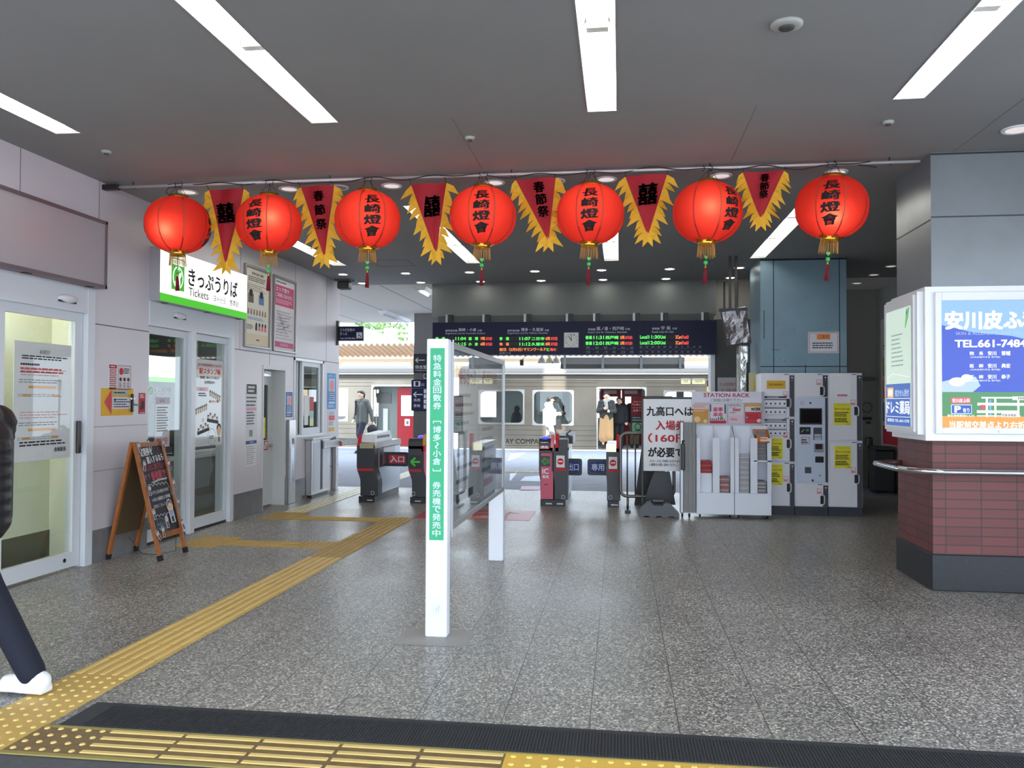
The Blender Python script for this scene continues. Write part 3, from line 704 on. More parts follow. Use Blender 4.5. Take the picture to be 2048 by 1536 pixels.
s.text('きっぷうりば', .55, .235, 1.72, .43, BK, 2, .025); s.text('Tickets', .56, .125, 1.0, .215, BK, 2, .008); s.text('표사는곳', 1.12, .125, 1.42, .2, BK, 2, .008); s.text('售票处', 1.52, .125, 1.76, .2, BK, 2, .012)
s.build('lettering', t)
b = MB()
for y in (8.1, 9.0, 9.8): b.box((XW+.03, y, z0-.006), (XW+.08, y+.06, z0), DARKSTEEL)
b.build('clip', t)
# sign projecting at the end of the left wall
t = thing('ticket_hint_sign', 'small dark blue projecting sign with うらが白色のきっぷ and a wheelchair symbol', 'sign', (-4.68, 13.62, 2.5))
NAVY = M('navy_sign_face', (17, 19, 56), .5, spec=.3)
Yw = 13.6; p0 = onY(672, 681, Yw); p1 = onY(726, 653, Yw)
MB().box((XW, Yw+.005, p0.z-.01), (p1.x+.012, Yw+.05, p1.z+.01), ALU).build('frame', t)
MB().box((XW+.03, Yw, p0.z), (p1.x, Yw+.006, p1.z), NAVY).build('face', t)
s = sheet_front(XW+.03, Yw, p0.z); w = p1.x-XW-.03; h = p1.z-p0.z; WI = P(214, 216, 226)
s.text('うらが白色の', .03, h*.66, w*.66, h*.88, WI, 2); s.text('きっぷ', .03, h*.38, w*.36, h*.6, WI, 2); s.text('Tickets with White Backs', .03, h*.1, w*.7, h*.22, WI, 2)
s.rect(w*.74, h*.14, w*.97, h*.58, WI, 2); s.ring(w*.85, h*.28, h*.11, h*.03, INK, 3); s.disc(w*.83, h*.51, h*.035, INK, 3, 12); s.line([(w*.835, h*.46), (w*.84, h*.34), (w*.9, h*.34), (w*.93, h*.22)], h*.04, INK, 3)
s.build('lettering', t)
MB().box((XW-.003, Yw-.02, p0.z-.08), (XW+.03, Yw+.06, p1.z+.1), DARKSTEEL).build('wall_bracket', t)

# ------------------------------------------------------------------ posters and notices on the left side
XG = XW-.03+.002                                   # outer face of the door glass frame line
def y_(px, py, X=XW): return onX(px, py, X).y
def f_orange(s, w, h):
    OR = P(232, 166, 60); s.text('お詫び', w*.42, h*.905, w*.6, h*.94, INK, 2); s.lines(w*.12, h*.85, w*.95, h*.89, 2, INK, 2, .5); s.lines(w*.1, h*.80, w*.45, h*.82, 1, INK, 2, .8)
    s.lines(w*.1, h*.735, w*.95, h*.79, 2, P(220, 90, 90), 2, .5)
    for y in (.61, .25):
        s.rect(w*.24, h*y, w*.72, h*(y+.022), OR); s.rect(w*.14, h*(y-.07), w*.28, h*(y-.05), OR); s.rect(w*.65, h*(y-.07), w*.78, h*(y-.05), OR)
        s.lines(w*.08, h*(y+.04), w*.9, h*(y+.08), 2, GREY, 2, .3); s.lines(w*.06, h*(y-.075), w*.95, h*(y-.045), 2, GREY, 2, .25); s.lines(w*.1, h*(y+.1), w*.95, h*(y+.17), 3, P(200, 130, 130), 2, .25)
    s.lines(w*.1, h*.12, w*.95, h*.17, 2, INK, 2, .5); s.text('香椎駅長', w*.7, h*.06, w*.92, h*.1, INK, 2, .02)
gx = XW-.054
poster('apology_poster', 'large white poster with orange bars on the glass of the near sliding door', gx, 6.1, .99, 6.8, 1.98, PAPER, f_orange)
def f_guide(s, w, h):
    s.rect(0, h*.85, w, h, P(180, 40, 55)); s.lines(w*.15, h*.88, w*.9, h*.97, 1, PAPER, 2)
    for i in range(5): s.frame(w*.1, h*(.05+.16*i), w*.9, h*(.17+.16*i), .008, P(180, 40, 55))
poster('red_notice', 'narrow red and white notice on the wall between the doors, above the yellow arrow', XW, 7.27, 1.6, 7.39, 1.835, PAPER, f_guide, 'notice')
def f_grid(s, w, h):
    s.frame(0, 0, w, h, .006, P(170, 80, 100)); s.disc(w*.25, h*.75, .035, P(200, 40, 50)); s.lines(w*.45, h*.65, w*.9, h*.9, 3, INK, 2)
    for i in range(3): s.disc(w*(.2+.3*i), h*.42, .02, P(90, 40, 50), 2, 12); s.lines(w*(.1+.3*i), h*.08, w*(.3+.3*i), h*.3, 3, P(120, 70, 80), 2)
poster('grid_notice', 'white notice with small red pictures beside the narrow red one', XW, 7.41, 1.6, 7.62, 1.835, PAPER, f_grid, 'notice')
def f_yellow(s, w, h):
    s.poly([(w*.08, h*.5), (w*.3, h*.04), (w*.3, h*.96)], P(212, 64, 76), 2); s.rect(w*.34, h*.76, w*.82, h*.93, P(170, 190, 200), 2); s.lines(w*.36, h*.79, w*.8, h*.9, 1, INK, 3)
    s.rect(w*.32, h*.24, w*.9, h*.68, PAPER, 2); s.lines(w*.36, h*.28, w*.88, h*.64, 4, P(60, 60, 110), 3); s.disc(w*.4, h*.58, .015, P(60, 100, 190), 3, 12)
poster('yellow_arrow_notice', 'yellow notice with a red arrow pointing left on the wall between the doors', XW, 7.16, 1.35, 7.67, 1.61, P(232, 178, 40), f_yellow, 'notice')
t = thing('lever_bracket', 'small black and green lever bracket beside the yellow arrow notice', 'bracket', (XW+.02, 7.64, 1.38))
b = MB(); b.bbox((XW+.006, 7.62, 1.38), (XW+.03, 7.645, 1.56), BLACK); b.bbox((XW+.006, 7.6, 1.5), (XW+.025, 7.67, 1.525), STEEL); b.build('body', t)
MB().tube([(XW+.02, 7.66, 1.455), (XW+.03, 7.73, 1.45)], .009, P(120, 170, 130), 8).build('green_arm', t)
def f_redstrip(s, w, h):
    s.lines(w*.1, h*.75, w*.9, h*.95, 2, PAPER, 2, .6); s.poly([(w*.2, h*.2), (w*.8, h*.25), (w*.8, h*.6), (w*.4, h*.65)], P(60, 20, 26), 2); s.lines(w*.1, h*.02, w*.9, h*.09, 1, PAPER, 2)
poster('fire_notice', 'narrow red vertical notice on the wall just left of the ticket office door', XW, 7.77, 1.36, 7.88, 1.57, P(192, 34, 52), f_redstrip, 'notice')
def f_stamp(s, w, h):
    R_ = P(214, 50, 66); s.text('JR九州直鉄駅がつなげる', w*.14, h*.915, w*.94, h*.955, R_, 2, .01); s.text('駅スタンプ帳', w*.18, h*.83, w*.9, h*.9, R_, 2, .03)
    s.text('香椎駅｜駅みどりの窓口で', w*.2, h*.775, w*.86, h*.81, INK, 2, .02); s.text('好評発売中！', w*.35, h*.72, w*.7, h*.755, INK, 2, .02)
    s.rect(w*.1, h*.635, w*.48, h*.68, P(206, 56, 66)); s.text('新発売', w*.2, h*.643, w*.38, h*.672, PAPER, 3, .02); s.lines(w*.16, h*.57, w*.42, h*.62, 2, INK, 2)
    for (cx, cy, n, sl) in ((.55, .63, 6, -.01), (.1, .42, 6, .018)):
        for i in range(n):
            x = w*(cx+.065*i); y = h*(cy+sl*i*.8-.004*i); s.disc(x, y, .018, INK, 3, 10); s.disc(x, y-.006, .012, P(238, 200, 170), 4, 10); s.poly([(x-.014, y-.055), (x+.014, y-.055), (x+.01, y-.015), (x-.01, y-.015)], P(210, 180, 110), 2)
    s.text('駅スタンプ帳', w*.52, h*.5, w*.84, h*.53, R_, 3, .02)
    for (cx, cy, sk) in ((.64, .32, -.08), (.33, .17, .12)):
        s.poly([(w*(cx-.19), h*(cy-.04)), (w*(cx+.2), h*(cy-.04+sk*.4)), (w*(cx+.2), h*(cy+.0+sk*.4)), (w*(cx-.19), h*(cy+.0))], INK, 2)
        for i in range(5):
            x = w*(cx-.15+.075*i); y = h*(cy+.02+.03*(i % 2)+sk*.08*i); s.disc(x, y, .022, INK, 3, 10); s.disc(x, y-.006, .016, P(240, 206, 178), 4, 10)
    s.disc(w*.86, h*.2, .055, INK, 2, 16); s.disc(w*.86, h*.165, .045, P(232, 188, 150), 3, 16, ry=.062); s.poly([(w*.84, h*.04), (w*.9, h*.04), (w*.88, h*.1), (w*.85, h*.1)], P(90, 90, 80), 2)
    s.ring(w*.62, h*.1, .1, .004, INK, 2); s.lines(w*.52, h*.075, w*.72, h*.12, 2, INK, 2, .5); s.ring(w*.32, h*.3, .022, .008, P(220, 150, 150), 2)
poster('stamp_book_poster', 'white stamp book poster with red heading on the right leaf of the ticket office door', gx, 8.93, .96, 9.65, 1.98, PAPER, f_stamp)
def f_office(s, w, h):
    WI = P(232, 236, 236)
    s.rect(w*.06, h*.66, w*.26, h*.98, P(96, 170, 70), 1); s.ring(w*.16, h*.82, .06, .014, WI, 2); s.line([(w*.12, h*.74), (w*.17, h*.84), (w*.2, h*.88)], .016, WI, 2)
    s.text('きっぷうりば', w*.34, h*.78, w*.98, h*.97, WI, 2, .03); s.text('Tickets 표사는곳 售票处', w*.34, h*.64, w*.98, h*.72, WI, 2); s.text('営業時間 5:40~22:30', w*.06, h*.32, w*.98, h*.48, WI, 2, .02)
t = thing('door_glass_lettering', 'white きっぷうりば 5:40~22:30 lettering with a green square on the left door glass', 'lettering', (gx, 8.3, 1.5))
s = sheet_left(gx, 7.99, 1.36); f_office(s, .5, .29); s.build('printing', t)
def f_memo(s, w, h):
    s.rect(0, h*.86, w, h, P(110, 32, 62)); s.text('お知らせ', w*.3, h*.9, w*.62, h*.96, PAPER, 3, .02); s.lines(w*.08, h*.3, w*.92, h*.82, 10, GREY, 2, .4); s.rect(w*.05, h*.03, w*.95, h*.2, P(226, 190, 206)); s.lines(w*.1, h*.05, w*.9, h*.18, 3, P(150, 80, 110), 2)
poster('maroon_topped_notice', 'white notice with a maroon heading on the left ticket door, above the chalkboard', gx, 8.16, 1.0, 8.44, 1.53, PAPER, f_memo, 'notice')
FRM = M('silver_poster_frame', (150, 148, 146), .35, .8)
def framed(name, label, ya, za, yb, zb, sheetmat, fn):
    t = thing(name, label, 'poster', (XW, (ya+yb)/2, za)); w = .035
    b = MB()
    for A, B_ in (((XW, ya, za), (XW+.03, ya+w, zb)), ((XW, yb-w, za), (XW+.03, yb, zb)), ((XW, ya+w, za), (XW+.03, yb-w, za+w)), ((XW, ya+w, zb-w), (XW+.03, yb-w, zb))): b.bbox(A, B_, FRM)
    b.build('frame', t); MB().box((XW, ya+w, za+w), (XW+.008, yb-w, zb-w), sheetmat).build('sheet', t)
    s = sheet_left(XW+.008, ya+w, za+w); fn(s, yb-ya-2*w, zb-za-2*w); s.build('printing', t); return t
def f_lug(s, w, h):
    s.text('手回り品のご案内', w*.25, h*.92, w*.75, h*.955, INK, 2, .02); s.lines(w*.12, h*.83, w*.9, h*.9, 3, INK, 2, .4); s.lines(w*.08, h*.7, w*.9, h*.8, 4, GREY, 2, .3)
    for i, c in enumerate((P(110, 100, 90), P(96, 130, 180))): s.rect(w*(.12+.44*i), h*.55, w*(.34+.44*i), h*.67, c); s.disc(w*(.23+.44*i), h*.68, w*.07, INK, 2, 12)
    for i in range(7): s.rect(w*(.1+.12*i), h*.40, w*(.15+.12*i), h*(.44+.01*(i % 3)), P(110, 96, 92)); s.disc(w*(.125+.12*i), h*.455, .02, P(150, 120, 110), 2, 10)
    s.lines(w*.1, h*.33, w*.9, h*.37, 2, P(110, 150, 200), 2)
    for i in range(4): s.rect(w*(.42+.13*i), h*.2, w*(.5+.13*i), h*.27, INK if i < 1 else P(220, 120, 130)); s.disc(w*(.46+.13*i), h*.28, .025, INK, 3, 12)
    s.lines(w*.06, h*.2, w*.36, h*.27, 4, INK, 2, .4); s.rect(0, 0, w, h*.15, P(222, 206, 176)); s.lines(w*.45, h*.06, w*.6, h*.09, 1, INK, 3)
framed('luggage_poster', 'framed cream poster about carry-on luggage right of the tickets sign', 10.07, 2.19, 10.86, 3.27, P(226, 220, 206), f_lug)
def f_pink(s, w, h):
    PK = P(204, 84, 130); s.lines(w*.1, h*.94, w*.6, h*.97, 1, INK, 2, .5); s.rect(w*.04, h*.62, w*.96, h*.91, PK); s.text('エリア間で', w*.08, h*.82, w*.72, h*.88, PAPER, 3, .02); s.text('ご利用になれます。', w*.08, h*.74, w*.9, h*.80, PAPER, 3, .02)
    s.lines(w*.08, h*.65, w*.9, h*.72, 3, P(240, 200, 216), 3, .4)
    for i in range(9): s.line([(w*random.uniform(.1, .4), h*random.uniform(.2, .56)), (w*random.uniform(.5, .9), h*random.uniform(.2, .56))], .005, GREY, 2)
    s.lines(w*.1, h*.14, w*.9, h*.56, 10, P(150, 140, 150), 2, .2); s.rect(w*.04, h*.03, w*.96, h*.11, PK); s.text('SUGOCA', w*.3, h*.05, w*.7, h*.09, PAPER, 3)
framed('pink_area_poster', 'framed pink and white route area poster, right one of the framed pair', 10.96, 2.19, 11.76, 3.26, P(228, 220, 226), f_pink)
def f_hours(s, w, h):
    s.rect(w*.05, h*.88, w*.95, h, P(36, 36, 40)); s.lines(w*.15, h*.895, w*.9, h*.985, 2, PAPER, 3, .6); s.lines(w*.02, h*.72, w*.95, h*.86, 3, INK, 2, .35); s.rect(w*.04, h*.68, w*.95, h*.715, P(232, 160, 190)); s.lines(w*.05, h*.5, w*.8, h*.67, 5, INK, 2, .4)
    s.rect(w*.3, h*.36, w*.62, h*.44, P(130, 150, 140)); s.rect(0, h*.27, w, h*.31, P(50, 84, 150)); s.text('ご案内', w*.3, h*.277, w*.7, h*.303, PAPER, 3); s.lines(w*.05, h*.02, w*.9, h*.25, 9, GREY, 2, .25)
y0, z1 = onX(492, 768, XW).yz; y1, z0 = onX(512, 930, XW).yz
poster('service_hours_notice', 'tall white notice with a black and a blue bar left of the narrow staff door', XW, y0, z0, y1, z1, PAPER, f_hours, 'notice')
def f_blue(s, w, h):
    s.rect(w*.15, h*.15, w*.85, h*.85, P(190, 214, 236)); s.text('お得なきっぷ', w*.1, h*.88, w*.9, h*.96, PAPER, 3); s.disc(w*.5, h*.65, w*.25, P(236, 150, 150), 3, 16); s.lines(w*.1, h*.2, w*.9, h*.5, 5, P(40, 80, 150), 3); s.lines(w*.1, h*.04, w*.9, h*.12, 2, PAPER, 3)
y0, z1 = onX(571, 784, XW).yz; y1, z0 = onX(583.5, 834, XW).yz
poster('small_blue_poster', 'small blue poster above the steel pillar cover beside the staff door', XW, y0, z0, 11.70, z1, P(44, 84, 160), f_blue)
y0, z1 = onX(655.5, 748, XW).yz; y1, z0 = onX(672, 797, XW).yz
poster('sky_blue_poster', 'sky blue poster with figures at the end of the left wall', XW, 13.16, 1.36, 13.58, 1.96, P(74, 150, 214), f_blue)
def f_sm(s, w, h):
    s.rect(w*.1, h*.55, w*.9, h*.78, P(226, 96, 104)); s.rect(w*.1, h*.02, w*.9, h*.22, P(226, 180, 90)); s.lines(w*.1, h*.3, w*.9, h*.5, 3, GREY, 2); s.lines(w*.1, h*.8, w*.9, h*.97, 3, P(120, 140, 180), 2)
poster('pastel_notice', 'small white notice with red and orange bands under the sky blue poster', XW, 13.2, .98, 13.56, 1.33, PAPER, f_sm, 'notice')
# interior of the ticket office
t = thing('ticket_lightbox', 'long lit white panel with green underside band inside the ticket office', 'sign', (-6.2, 9.8, 1.95))
q0 = onX(300, 715, -6.2); q1 = onX(372, 757, -6.2)
MB().box((-6.3, 9.35, q1.z), (-6.2, 11.95, q0.z+.03), E(255, 255, 252, 1.5)).build('lit_face', t); MB().box((-6.3, 9.35, q1.z-.06), (-6.195, 11.95, q1.z), E(120, 200, 60, .9)).build('green_band', t)
MB().box((-6.27, 9.6, q0.z+.03), (-6.24, 9.63, 2.9), ALU).box((-6.27, 11.6, q0.z+.03), (-6.24, 11.63, 2.9), ALU).build('hanger', t)
t = thing('office_ceiling_light', 'long lit ceiling light inside the ticket office', 'ceiling light', (-6.6, 10.5, 2.8))
MB().box((-6.7, 8.2, 2.82), (-6.5, 13.2, 2.9), E(255, 255, 250, 5.0)).build('diffuser', t)
t = thing('shop_ceiling_light', 'lit ceiling light inside the room behind the near sliding door', 'ceiling light', (-5.25, 5.5, 2.8))
MB().box((-5.3, 4.6, 2.84), (-5.16, 6.8, 2.9), E(255, 252, 240, 16.0)).build('diffuser', t)
t = thing('office_counter', 'white topped counter inside the ticket office', 'counter', (-5.9, 10.2, 0))
MB().box((-6.2, 8.9, 0), (-5.7, 12.6, .72), M('counter_front', (176, 174, 170), .5)).build('base', t); MB().bbox((-6.25, 8.8, .72), (-5.62, 12.7, .76), WHITE).build('worktop', t)
t = thing('office_monitor', 'grey computer monitor on the counter inside the ticket office', 'monitor', (-5.95, 10.5, .76))
MB().box((-6.05, 10.35, .76), (-5.85, 10.65, .775), BLACK).box((-5.97, 10.47, .775), (-5.93, 10.53, .95), BLACK).build('stand', t); MB().bbox((-5.99, 10.22, .9), (-5.93, 10.8, 1.25), M('monitor_shell', (72, 76, 78), .4)).build('screen', t)
t = thing('office_printer', 'black office machine on the counter behind the left ticket door', 'printer', (-5.95, 9.5, .76))
MB().bbox((-6.15, 9.1, .76), (-5.8, 9.75, 1.1), BLACK, .03).build('body', t); MB().box((-6.1, 9.2, 1.1), (-5.85, 9.6, 1.13), DARKSTEEL).build('lid', t)
t = thing('ticket_terminal', 'dark ticket terminal by the open wicket window', 'terminal', (-5.3, 12.2, .76))
MB().beam((-5.25, 12.3, 1.0), (-5.5, 12.5, 1.35), .3, .04, BLACK).build('screen', t); MB().box((-5.5, 12.1, .7), (-5.1, 12.6, .98), DARKSTEEL).build('base', t)
t = thing('wicket_shelf', 'dark shelf below the wicket window inside the ticket office', 'shelf', (-5.3, 12.4, 0)); MB().box((-5.6, 11.8, 0), (-5.01, 13.1, .7), M('dark_cabinet', (60, 62, 64), .5)).build('cabinet', t)

# ------------------------------------------------------------------ steel things at the end of the left wall
t = thing('pillar_cover', 'narrow polished steel cover standing on the wall right of the staff door', 'steel cover', (XW+.03, 11.59, 0))
MB().bbox((XW, 11.48, 0), (XW+.05, 11.73, 1.22), STEEL).build('body', t); MB().box((XW+.05, 11.56, .3), (XW+.055, 11.66, .95), CHROME).build('plate', t)
t = thing('barrier_cabinet', 'steel cabinet with a folding arm below the wicket window', 'cabinet', (XW+.06, 12.65, 0))
MB().bbox((XW+.002, 12.22, .04), (XW+.1, 13.04, .9), STEEL, .01).build('body', t); MB().box((XW+.002, 12.18, .9), (XW+.14, 13.08, .925), STEEL).build('counter_top', t)
MB().box((XW+.1, 12.62, .1), (XW+.108, 12.68, .88), BLACK).build('slot', t); MB().box((XW+.1, 12.3, .1), (XW+.106, 12.6, .84), ALU).box((XW+.1, 12.7, .1), (XW+.106, 12.98, .84), ALU).build('panel', t)
MB().box((XW+.02, 12.28, 0), (XW+.09, 12.98, .04), BLACK).build('plinth', t)
b = MB(); b.bbox((XW+.11, 12.66, .74), (XW+.14, 13.7, .86), STEEL); ar = b.build('folding_arm', t)
s = Sheet((XW+.142, 13.5, .8), UY, UZ); noentry(s, .0, 0, .06, 1); s.build('no_entry_disc', ar)
t = thing('end_wall_barrier', 'low steel barrier arm reaching from the left wall towards the first gate', 'barrier', (-4.2, 13.45, 0))
b = MB(); pA, pB = onY(655, 888, 13.45), onY(716, 886, 13.45); b.bbox((XW+.01, 13.43, .76), (-3.9, 13.47, .87), STEEL); arm = b.build('arm', t)
q = onY(679, 887, 13.43); s = sheet_front(q.x, 13.43, q.z); noentry(s, 0, 0, .045, 1); s.build('no_entry_disc', arm)
MB().bbox((XW+.01, 13.41, 0), (XW+.07, 13.49, .9), STEEL).build('post', t)

# ------------------------------------------------------------------ A-frame chalkboard
WOOD = M('orange_brown_wood', (164, 96, 44), .45, noise=.2, nscale=18); CHALK = M('blackboard', (24, 24, 30), .6); BACKB = M('brown_hardboard', (92, 70, 40), .7)
t = thing('chalkboard_sign', 'wooden A-frame chalkboard with white and red handwriting and cutout figures beside the ticket door', 'chalkboard', (-4.5, 7.5, 0))
top = Vector((-4.53, 0, 1.1)); fb = Vector((-4.25, 0, 0)); bb_ = Vector((-4.76, 0, 0)); ya, yb = 7.27, 7.72
def fr(k, y, off=0): p = top+(fb-top)*k; return Vector((p.x+off, y, p.z))
def bk(k, y): p = top+Vector((-.02, 0, 0))+(bb_-top)*k; return Vector((p.x, y, p.z))
fn_ = Vector((1.1, 0, .28)).normalized()
for (f, y) in ((fr, ya), (fr, yb), (bk, ya), (bk, yb)):
    l = MB().beam(f(0, y), f(.965, y), .036, .03, WOOD, up=(1, 0, 0)).build('leg', t); MB().beam(f(.955, y), f(1.0, y), .042, .036, RUBBER, up=(1, 0, 0)).build('rubber_foot', l)
MB().beam(fr(.025, ya), fr(.025, yb), .03, .04, WOOD).build('top_rail', t); MB().beam(fr(.8, ya), fr(.8, yb), .028, .05, WOOD).build('bottom_rail', t); MB().beam(bk(.03, ya), bk(.03, yb), .03, .04, WOOD).build('top_rail', t)
dn = (fb-top).normalized()
b = MB(); P0 = fr(.02, ya+.018); P1 = fr(.8, ya+.018); P2 = fr(.8, yb-.018); P3 = fr(.02, yb-.018); o_ = fn_*.004
b.add([P0+o_, P1+o_, P2+o_, P3+o_, P0-o_, P1-o_, P2-o_, P3-o_], [(0, 1, 2, 3), (7, 6, 5, 4), (0, 4, 5, 1), (1, 5, 6, 2), (2, 6, 7, 3), (3, 7, 4, 0)], CHALK); brd = b.build('board', t)
b = MB(); Q = [bk(.02, ya+.01), bk(.8, ya+.01), bk(.8, yb-.01), bk(.02, yb-.01)]; e_ = Vector((.006, 0, 0)); b.add(Q+[q+e_ for q in Q], [(3, 2, 1, 0), (4, 5, 6, 7), (0, 1, 5, 4), (1, 2, 6, 5), (2, 3, 7, 6), (3, 0, 4, 7)], BACKB); b.build('back_board', t)
s = Sheet(fr(.8, ya+.018, .006), UY, (top-fb)); w = yb-ya-.036; h = (P0-P1).length; CW = P(226, 226, 230); CR = P(176, 62, 76)
s.text('定期券を', w*.05, h*.87, w*.55, h*.96, CW, 2, .03, rot=.05); s.text('購入するなら', w*.25, h*.79, w*.95, h*.87, CW, 2, .03, rot=.08)
s.text('どんなに遊びたい！', w*.04, h*.71, w*.98, h*.78, CR, 2, .02, rot=.06); s.text('そう', w*.02, h*.62, w*.25, h*.67, P(170, 110, 130), 2, .02, rot=.05); s.text('香椎駅で！', w*.28, h*.6, w*.97, h*.7, CR, 2, .05, rot=.06)
s.line([(w*.25, h*.575), (w*.6, h*.6), (w*.95, h*.6)], .006, CW); s.line([(w*.3, h*.565), (w*.6, h*.588), (w*.9, h*.59)], .005, CW)
cl = []
for i in range(25): a = i/24; cl.append((w*(.12+.78*a), h*(.53+.03*abs(math.sin(a*pi*5)))))
s.line(cl, .005, CW); s.line([(w*.9, h*.53), (w*.95, h*.47), (w*.97, h*.4)], .005, CW)
cl = [(w*(.12+.6*i/16), h*(.2+.025*abs(math.sin(i/16*pi*4)))) for i in range(17)]; s.line(cl, .005, CW)
for i, (tx, c) in enumerate((('かざりに花の絵をかけば', CW), ('いまなら各駅窓口と券売機', CW), ('定期のごあんない', P(200, 180, 200)))): s.text(tx, w*.12, h*(.45-.075*i), w*(.88 if i < 2 else .7), h*(.49-.075*i), c, 2, .01, rot=.05)
s.disc(w*.26, h*.09, w*.2, P(54, 66, 76), 2, 20, ry=h*.07); s.ring(w*.26, h*.09, w*.205, .004, P(150, 170, 180), 3); s.text('やさしく', w*.1, h*.1, w*.42, h*.135, P(160, 190, 200), 4); s.text('ご案内します', w*.1, h*.05, w*.42, h*.085, P(160, 190, 200), 4)
s.poly([(w*.8+.02*math.sin(i*4*pi/5*1)*1.0, h*.94+.02*math.cos(i*4*pi/5)) for i in range(5)], CR, 2)
s.build('handwriting', brd)
SKIN = P(236, 200, 170); SUIT = P(60, 56, 70); CAPC = P(96, 92, 100)
def mini(a, bq, sz, cap, shirt, rot):
    s = Sheet(fr(.8, ya+.018, .009 if .2 < a/w < .9 and bq > .05 else .034), UY, (top-fb)); c, d = math.cos(rot), math.sin(rot)
    def T(pts): return [(a+x*c*sz-y*d*sz, bq+x*d*sz+y*c*sz) for x, y in pts]
    def circ(x, y, rx, ry, n=16): return [(x+rx*math.cos(2*pi*i/n), y+ry*math.sin(2*pi*i/n)) for i in range(n)]
    s.poly(T(circ(0, .62, .34, .42)), PAPER, 1); s.poly(T([(-.25, -.42), (.25, -.42), (.26, .35), (-.26, .35)]), PAPER, 1)
    s.poly(T(circ(0, .68, .28, .3)), cap, 2); s.poly(T(circ(0, .56, .24, .24)), SKIN, 3); s.poly(T([(-.16, -.05), (.16, -.05), (.19, .3), (-.19, .3)]), shirt, 2); s.poly(T([(-.15, -.38), (.15, -.38), (.15, -.04), (-.15, -.04)]), SUIT, 2)
    s.poly(T(circ(-.09, .56, .025, .04, 8)), INK, 4); s.poly(T(circ(.09, .56, .025, .04, 8)), INK, 4)
    s.build('paper_figure', t)
mini(w*.78, h*.18, .16, P(110, 104, 110), P(150, 160, 210), .05); mini(w*.52, h*.1, .085, P(200, 196, 200), P(90, 90, 100), 0)
for (a, bq, r, cp) in ((-.02, .95, .1, CAPC), (.0, .75, -.4, CAPC), (.0, .48, -.2, CAPC), (-.02, .22, 0, P(180, 140, 90)), (-.01, .0, .5, CAPC), (.18, .02, 0, CAPC), (.5, .97, .3, CAPC), (.98, .96, -.2, CAPC), (1.04, .72, .1, P(60, 60, 66)), (1.06, .5, 0, CAPC), (1.06, .28, -.1, CAPC), (1.06, .04, .15, P(40, 36, 40))):
    mini(w*a, h*bq, .075, cp, P(86, 80, 110), r)
MB().tube([(-4.62, 7.35, .2), (-4.55, 7.45, .03), (-4.45, 7.5, .01), (-4.3, 7.62, .03), (-4.33, 7.68, .22)], .003, DARKSTEEL, 5).build('stay_chain', t)

# ------------------------------------------------------------------ notice stand in the middle of the hall
t = thing('notice_stand', 'tall white two-post notice stand with a glazed board and a green strip in mid hall', 'notice stand', (-1.16, 6.5, 0))
PW = M('white_post_paint', (228, 231, 238), .35)
def post(y0, y1):
    b = MB(); b.bbox((-1.232, y0, .0), (-1.092, y1, 1.9), PW, .006)
    return b.build('post', t)
p1_ = post(5.19, 5.29); post(7.74, 7.83)
MB().box((-1.075+.0, 5.29, .62), (-1.085, 5.30, 1.9), ALU).build('edge', t)
s = sheet_front(-1.232, 5.19, 0); gr = P(66, 176, 128)
s.rect(.024, .615, .118, 1.84, gr, 1); s.vtext('特急料金回数券 [博多〜小倉] 券売機で発売中', .044, .635, .098, 1.80, P(206, 228, 236), 2, .02, .12)
s.build('green_strip', p1_)
s = sheet_front(-1.232, 5.19, 0)
for i in range(14): x = random.uniform(.012, .11); s.rect(x, random.uniform(.13, .17), x+.0015, random.uniform(.18, .22), P(196, 200, 208), 1)
s.build('scratches', p1_)
FRB = M('grey_board_frame', (172, 172, 174), .35, .5)
b = MB()
for A, B_ in (((-1.15, 5.29, .66), (-1.085, 5.34, 1.885)), ((-1.15, 7.69, .66), (-1.085, 7.74, 1.885)), ((-1.15, 5.34, 1.845), (-1.085, 7.69, 1.885)), ((-1.15, 5.34, .66), (-1.085, 7.69, .695))): b.box(A, B_, FRB)
b.build('board_frame', t)
bp = MB().box((-1.15, 5.34, .695), (-1.115, 7.69, 1.845), M('board_backing', (206, 204, 206), .5)).build('notice_board', t)
s = sheet_left(-1.115, 5.34, .695); w, h = 2.35, 1.15
s.rect(.12, .08, 1.1, 1.1, P(224, 222, 226), 1); s.rect(1.2, .08, 2.28, 1.1, P(226, 224, 228), 1)
s.text('お得なきっぷ', .2, .92, 1.0, 1.06, P(190, 50, 60), 2, .03); s.text('香椎駅発', 1.3, .95, 2.1, 1.06, P(190, 50, 60), 2, .03); s.text('新幹線', 1.3, .76, 1.8, .9, P(190, 60, 60), 2, .03)
s.lines(.2, .55, 1.0, .88, 5, GREY, 2, .35, .5); s.lines(.25, .2, .95, .48, 3, P(90, 90, 96), 2, .3, .6); s.lines(1.3, .2, 2.2, .7, 6, GREY, 2, .35, .6); s.rect(1.9, .74, 2.15, .9, P(210, 60, 60), 2); s.rect(.25, .1, .9, .16, INK, 2); s.rect(1.4, .1, 1.9, .16, P(190, 60, 60), 2)
s.build('notice_printing', bp)
gp = MB().box((-1.098, 5.34, .695), (-1.092, 7.69, 1.845), glass('board_glass', (.95, .97, .97), 1.15)).build('glazing', t)
s = Sheet((-1.40, 5.0, .0), UX, UY); s.rect(0, 0, .46, .36, M('floor_patch_plate', (152, 149, 144), .5, noise=.25, nscale=90), 1); tag(s.mb.build('floor_patch'), 'square paler floor patch around the near post of the notice stand', 'floor patch')
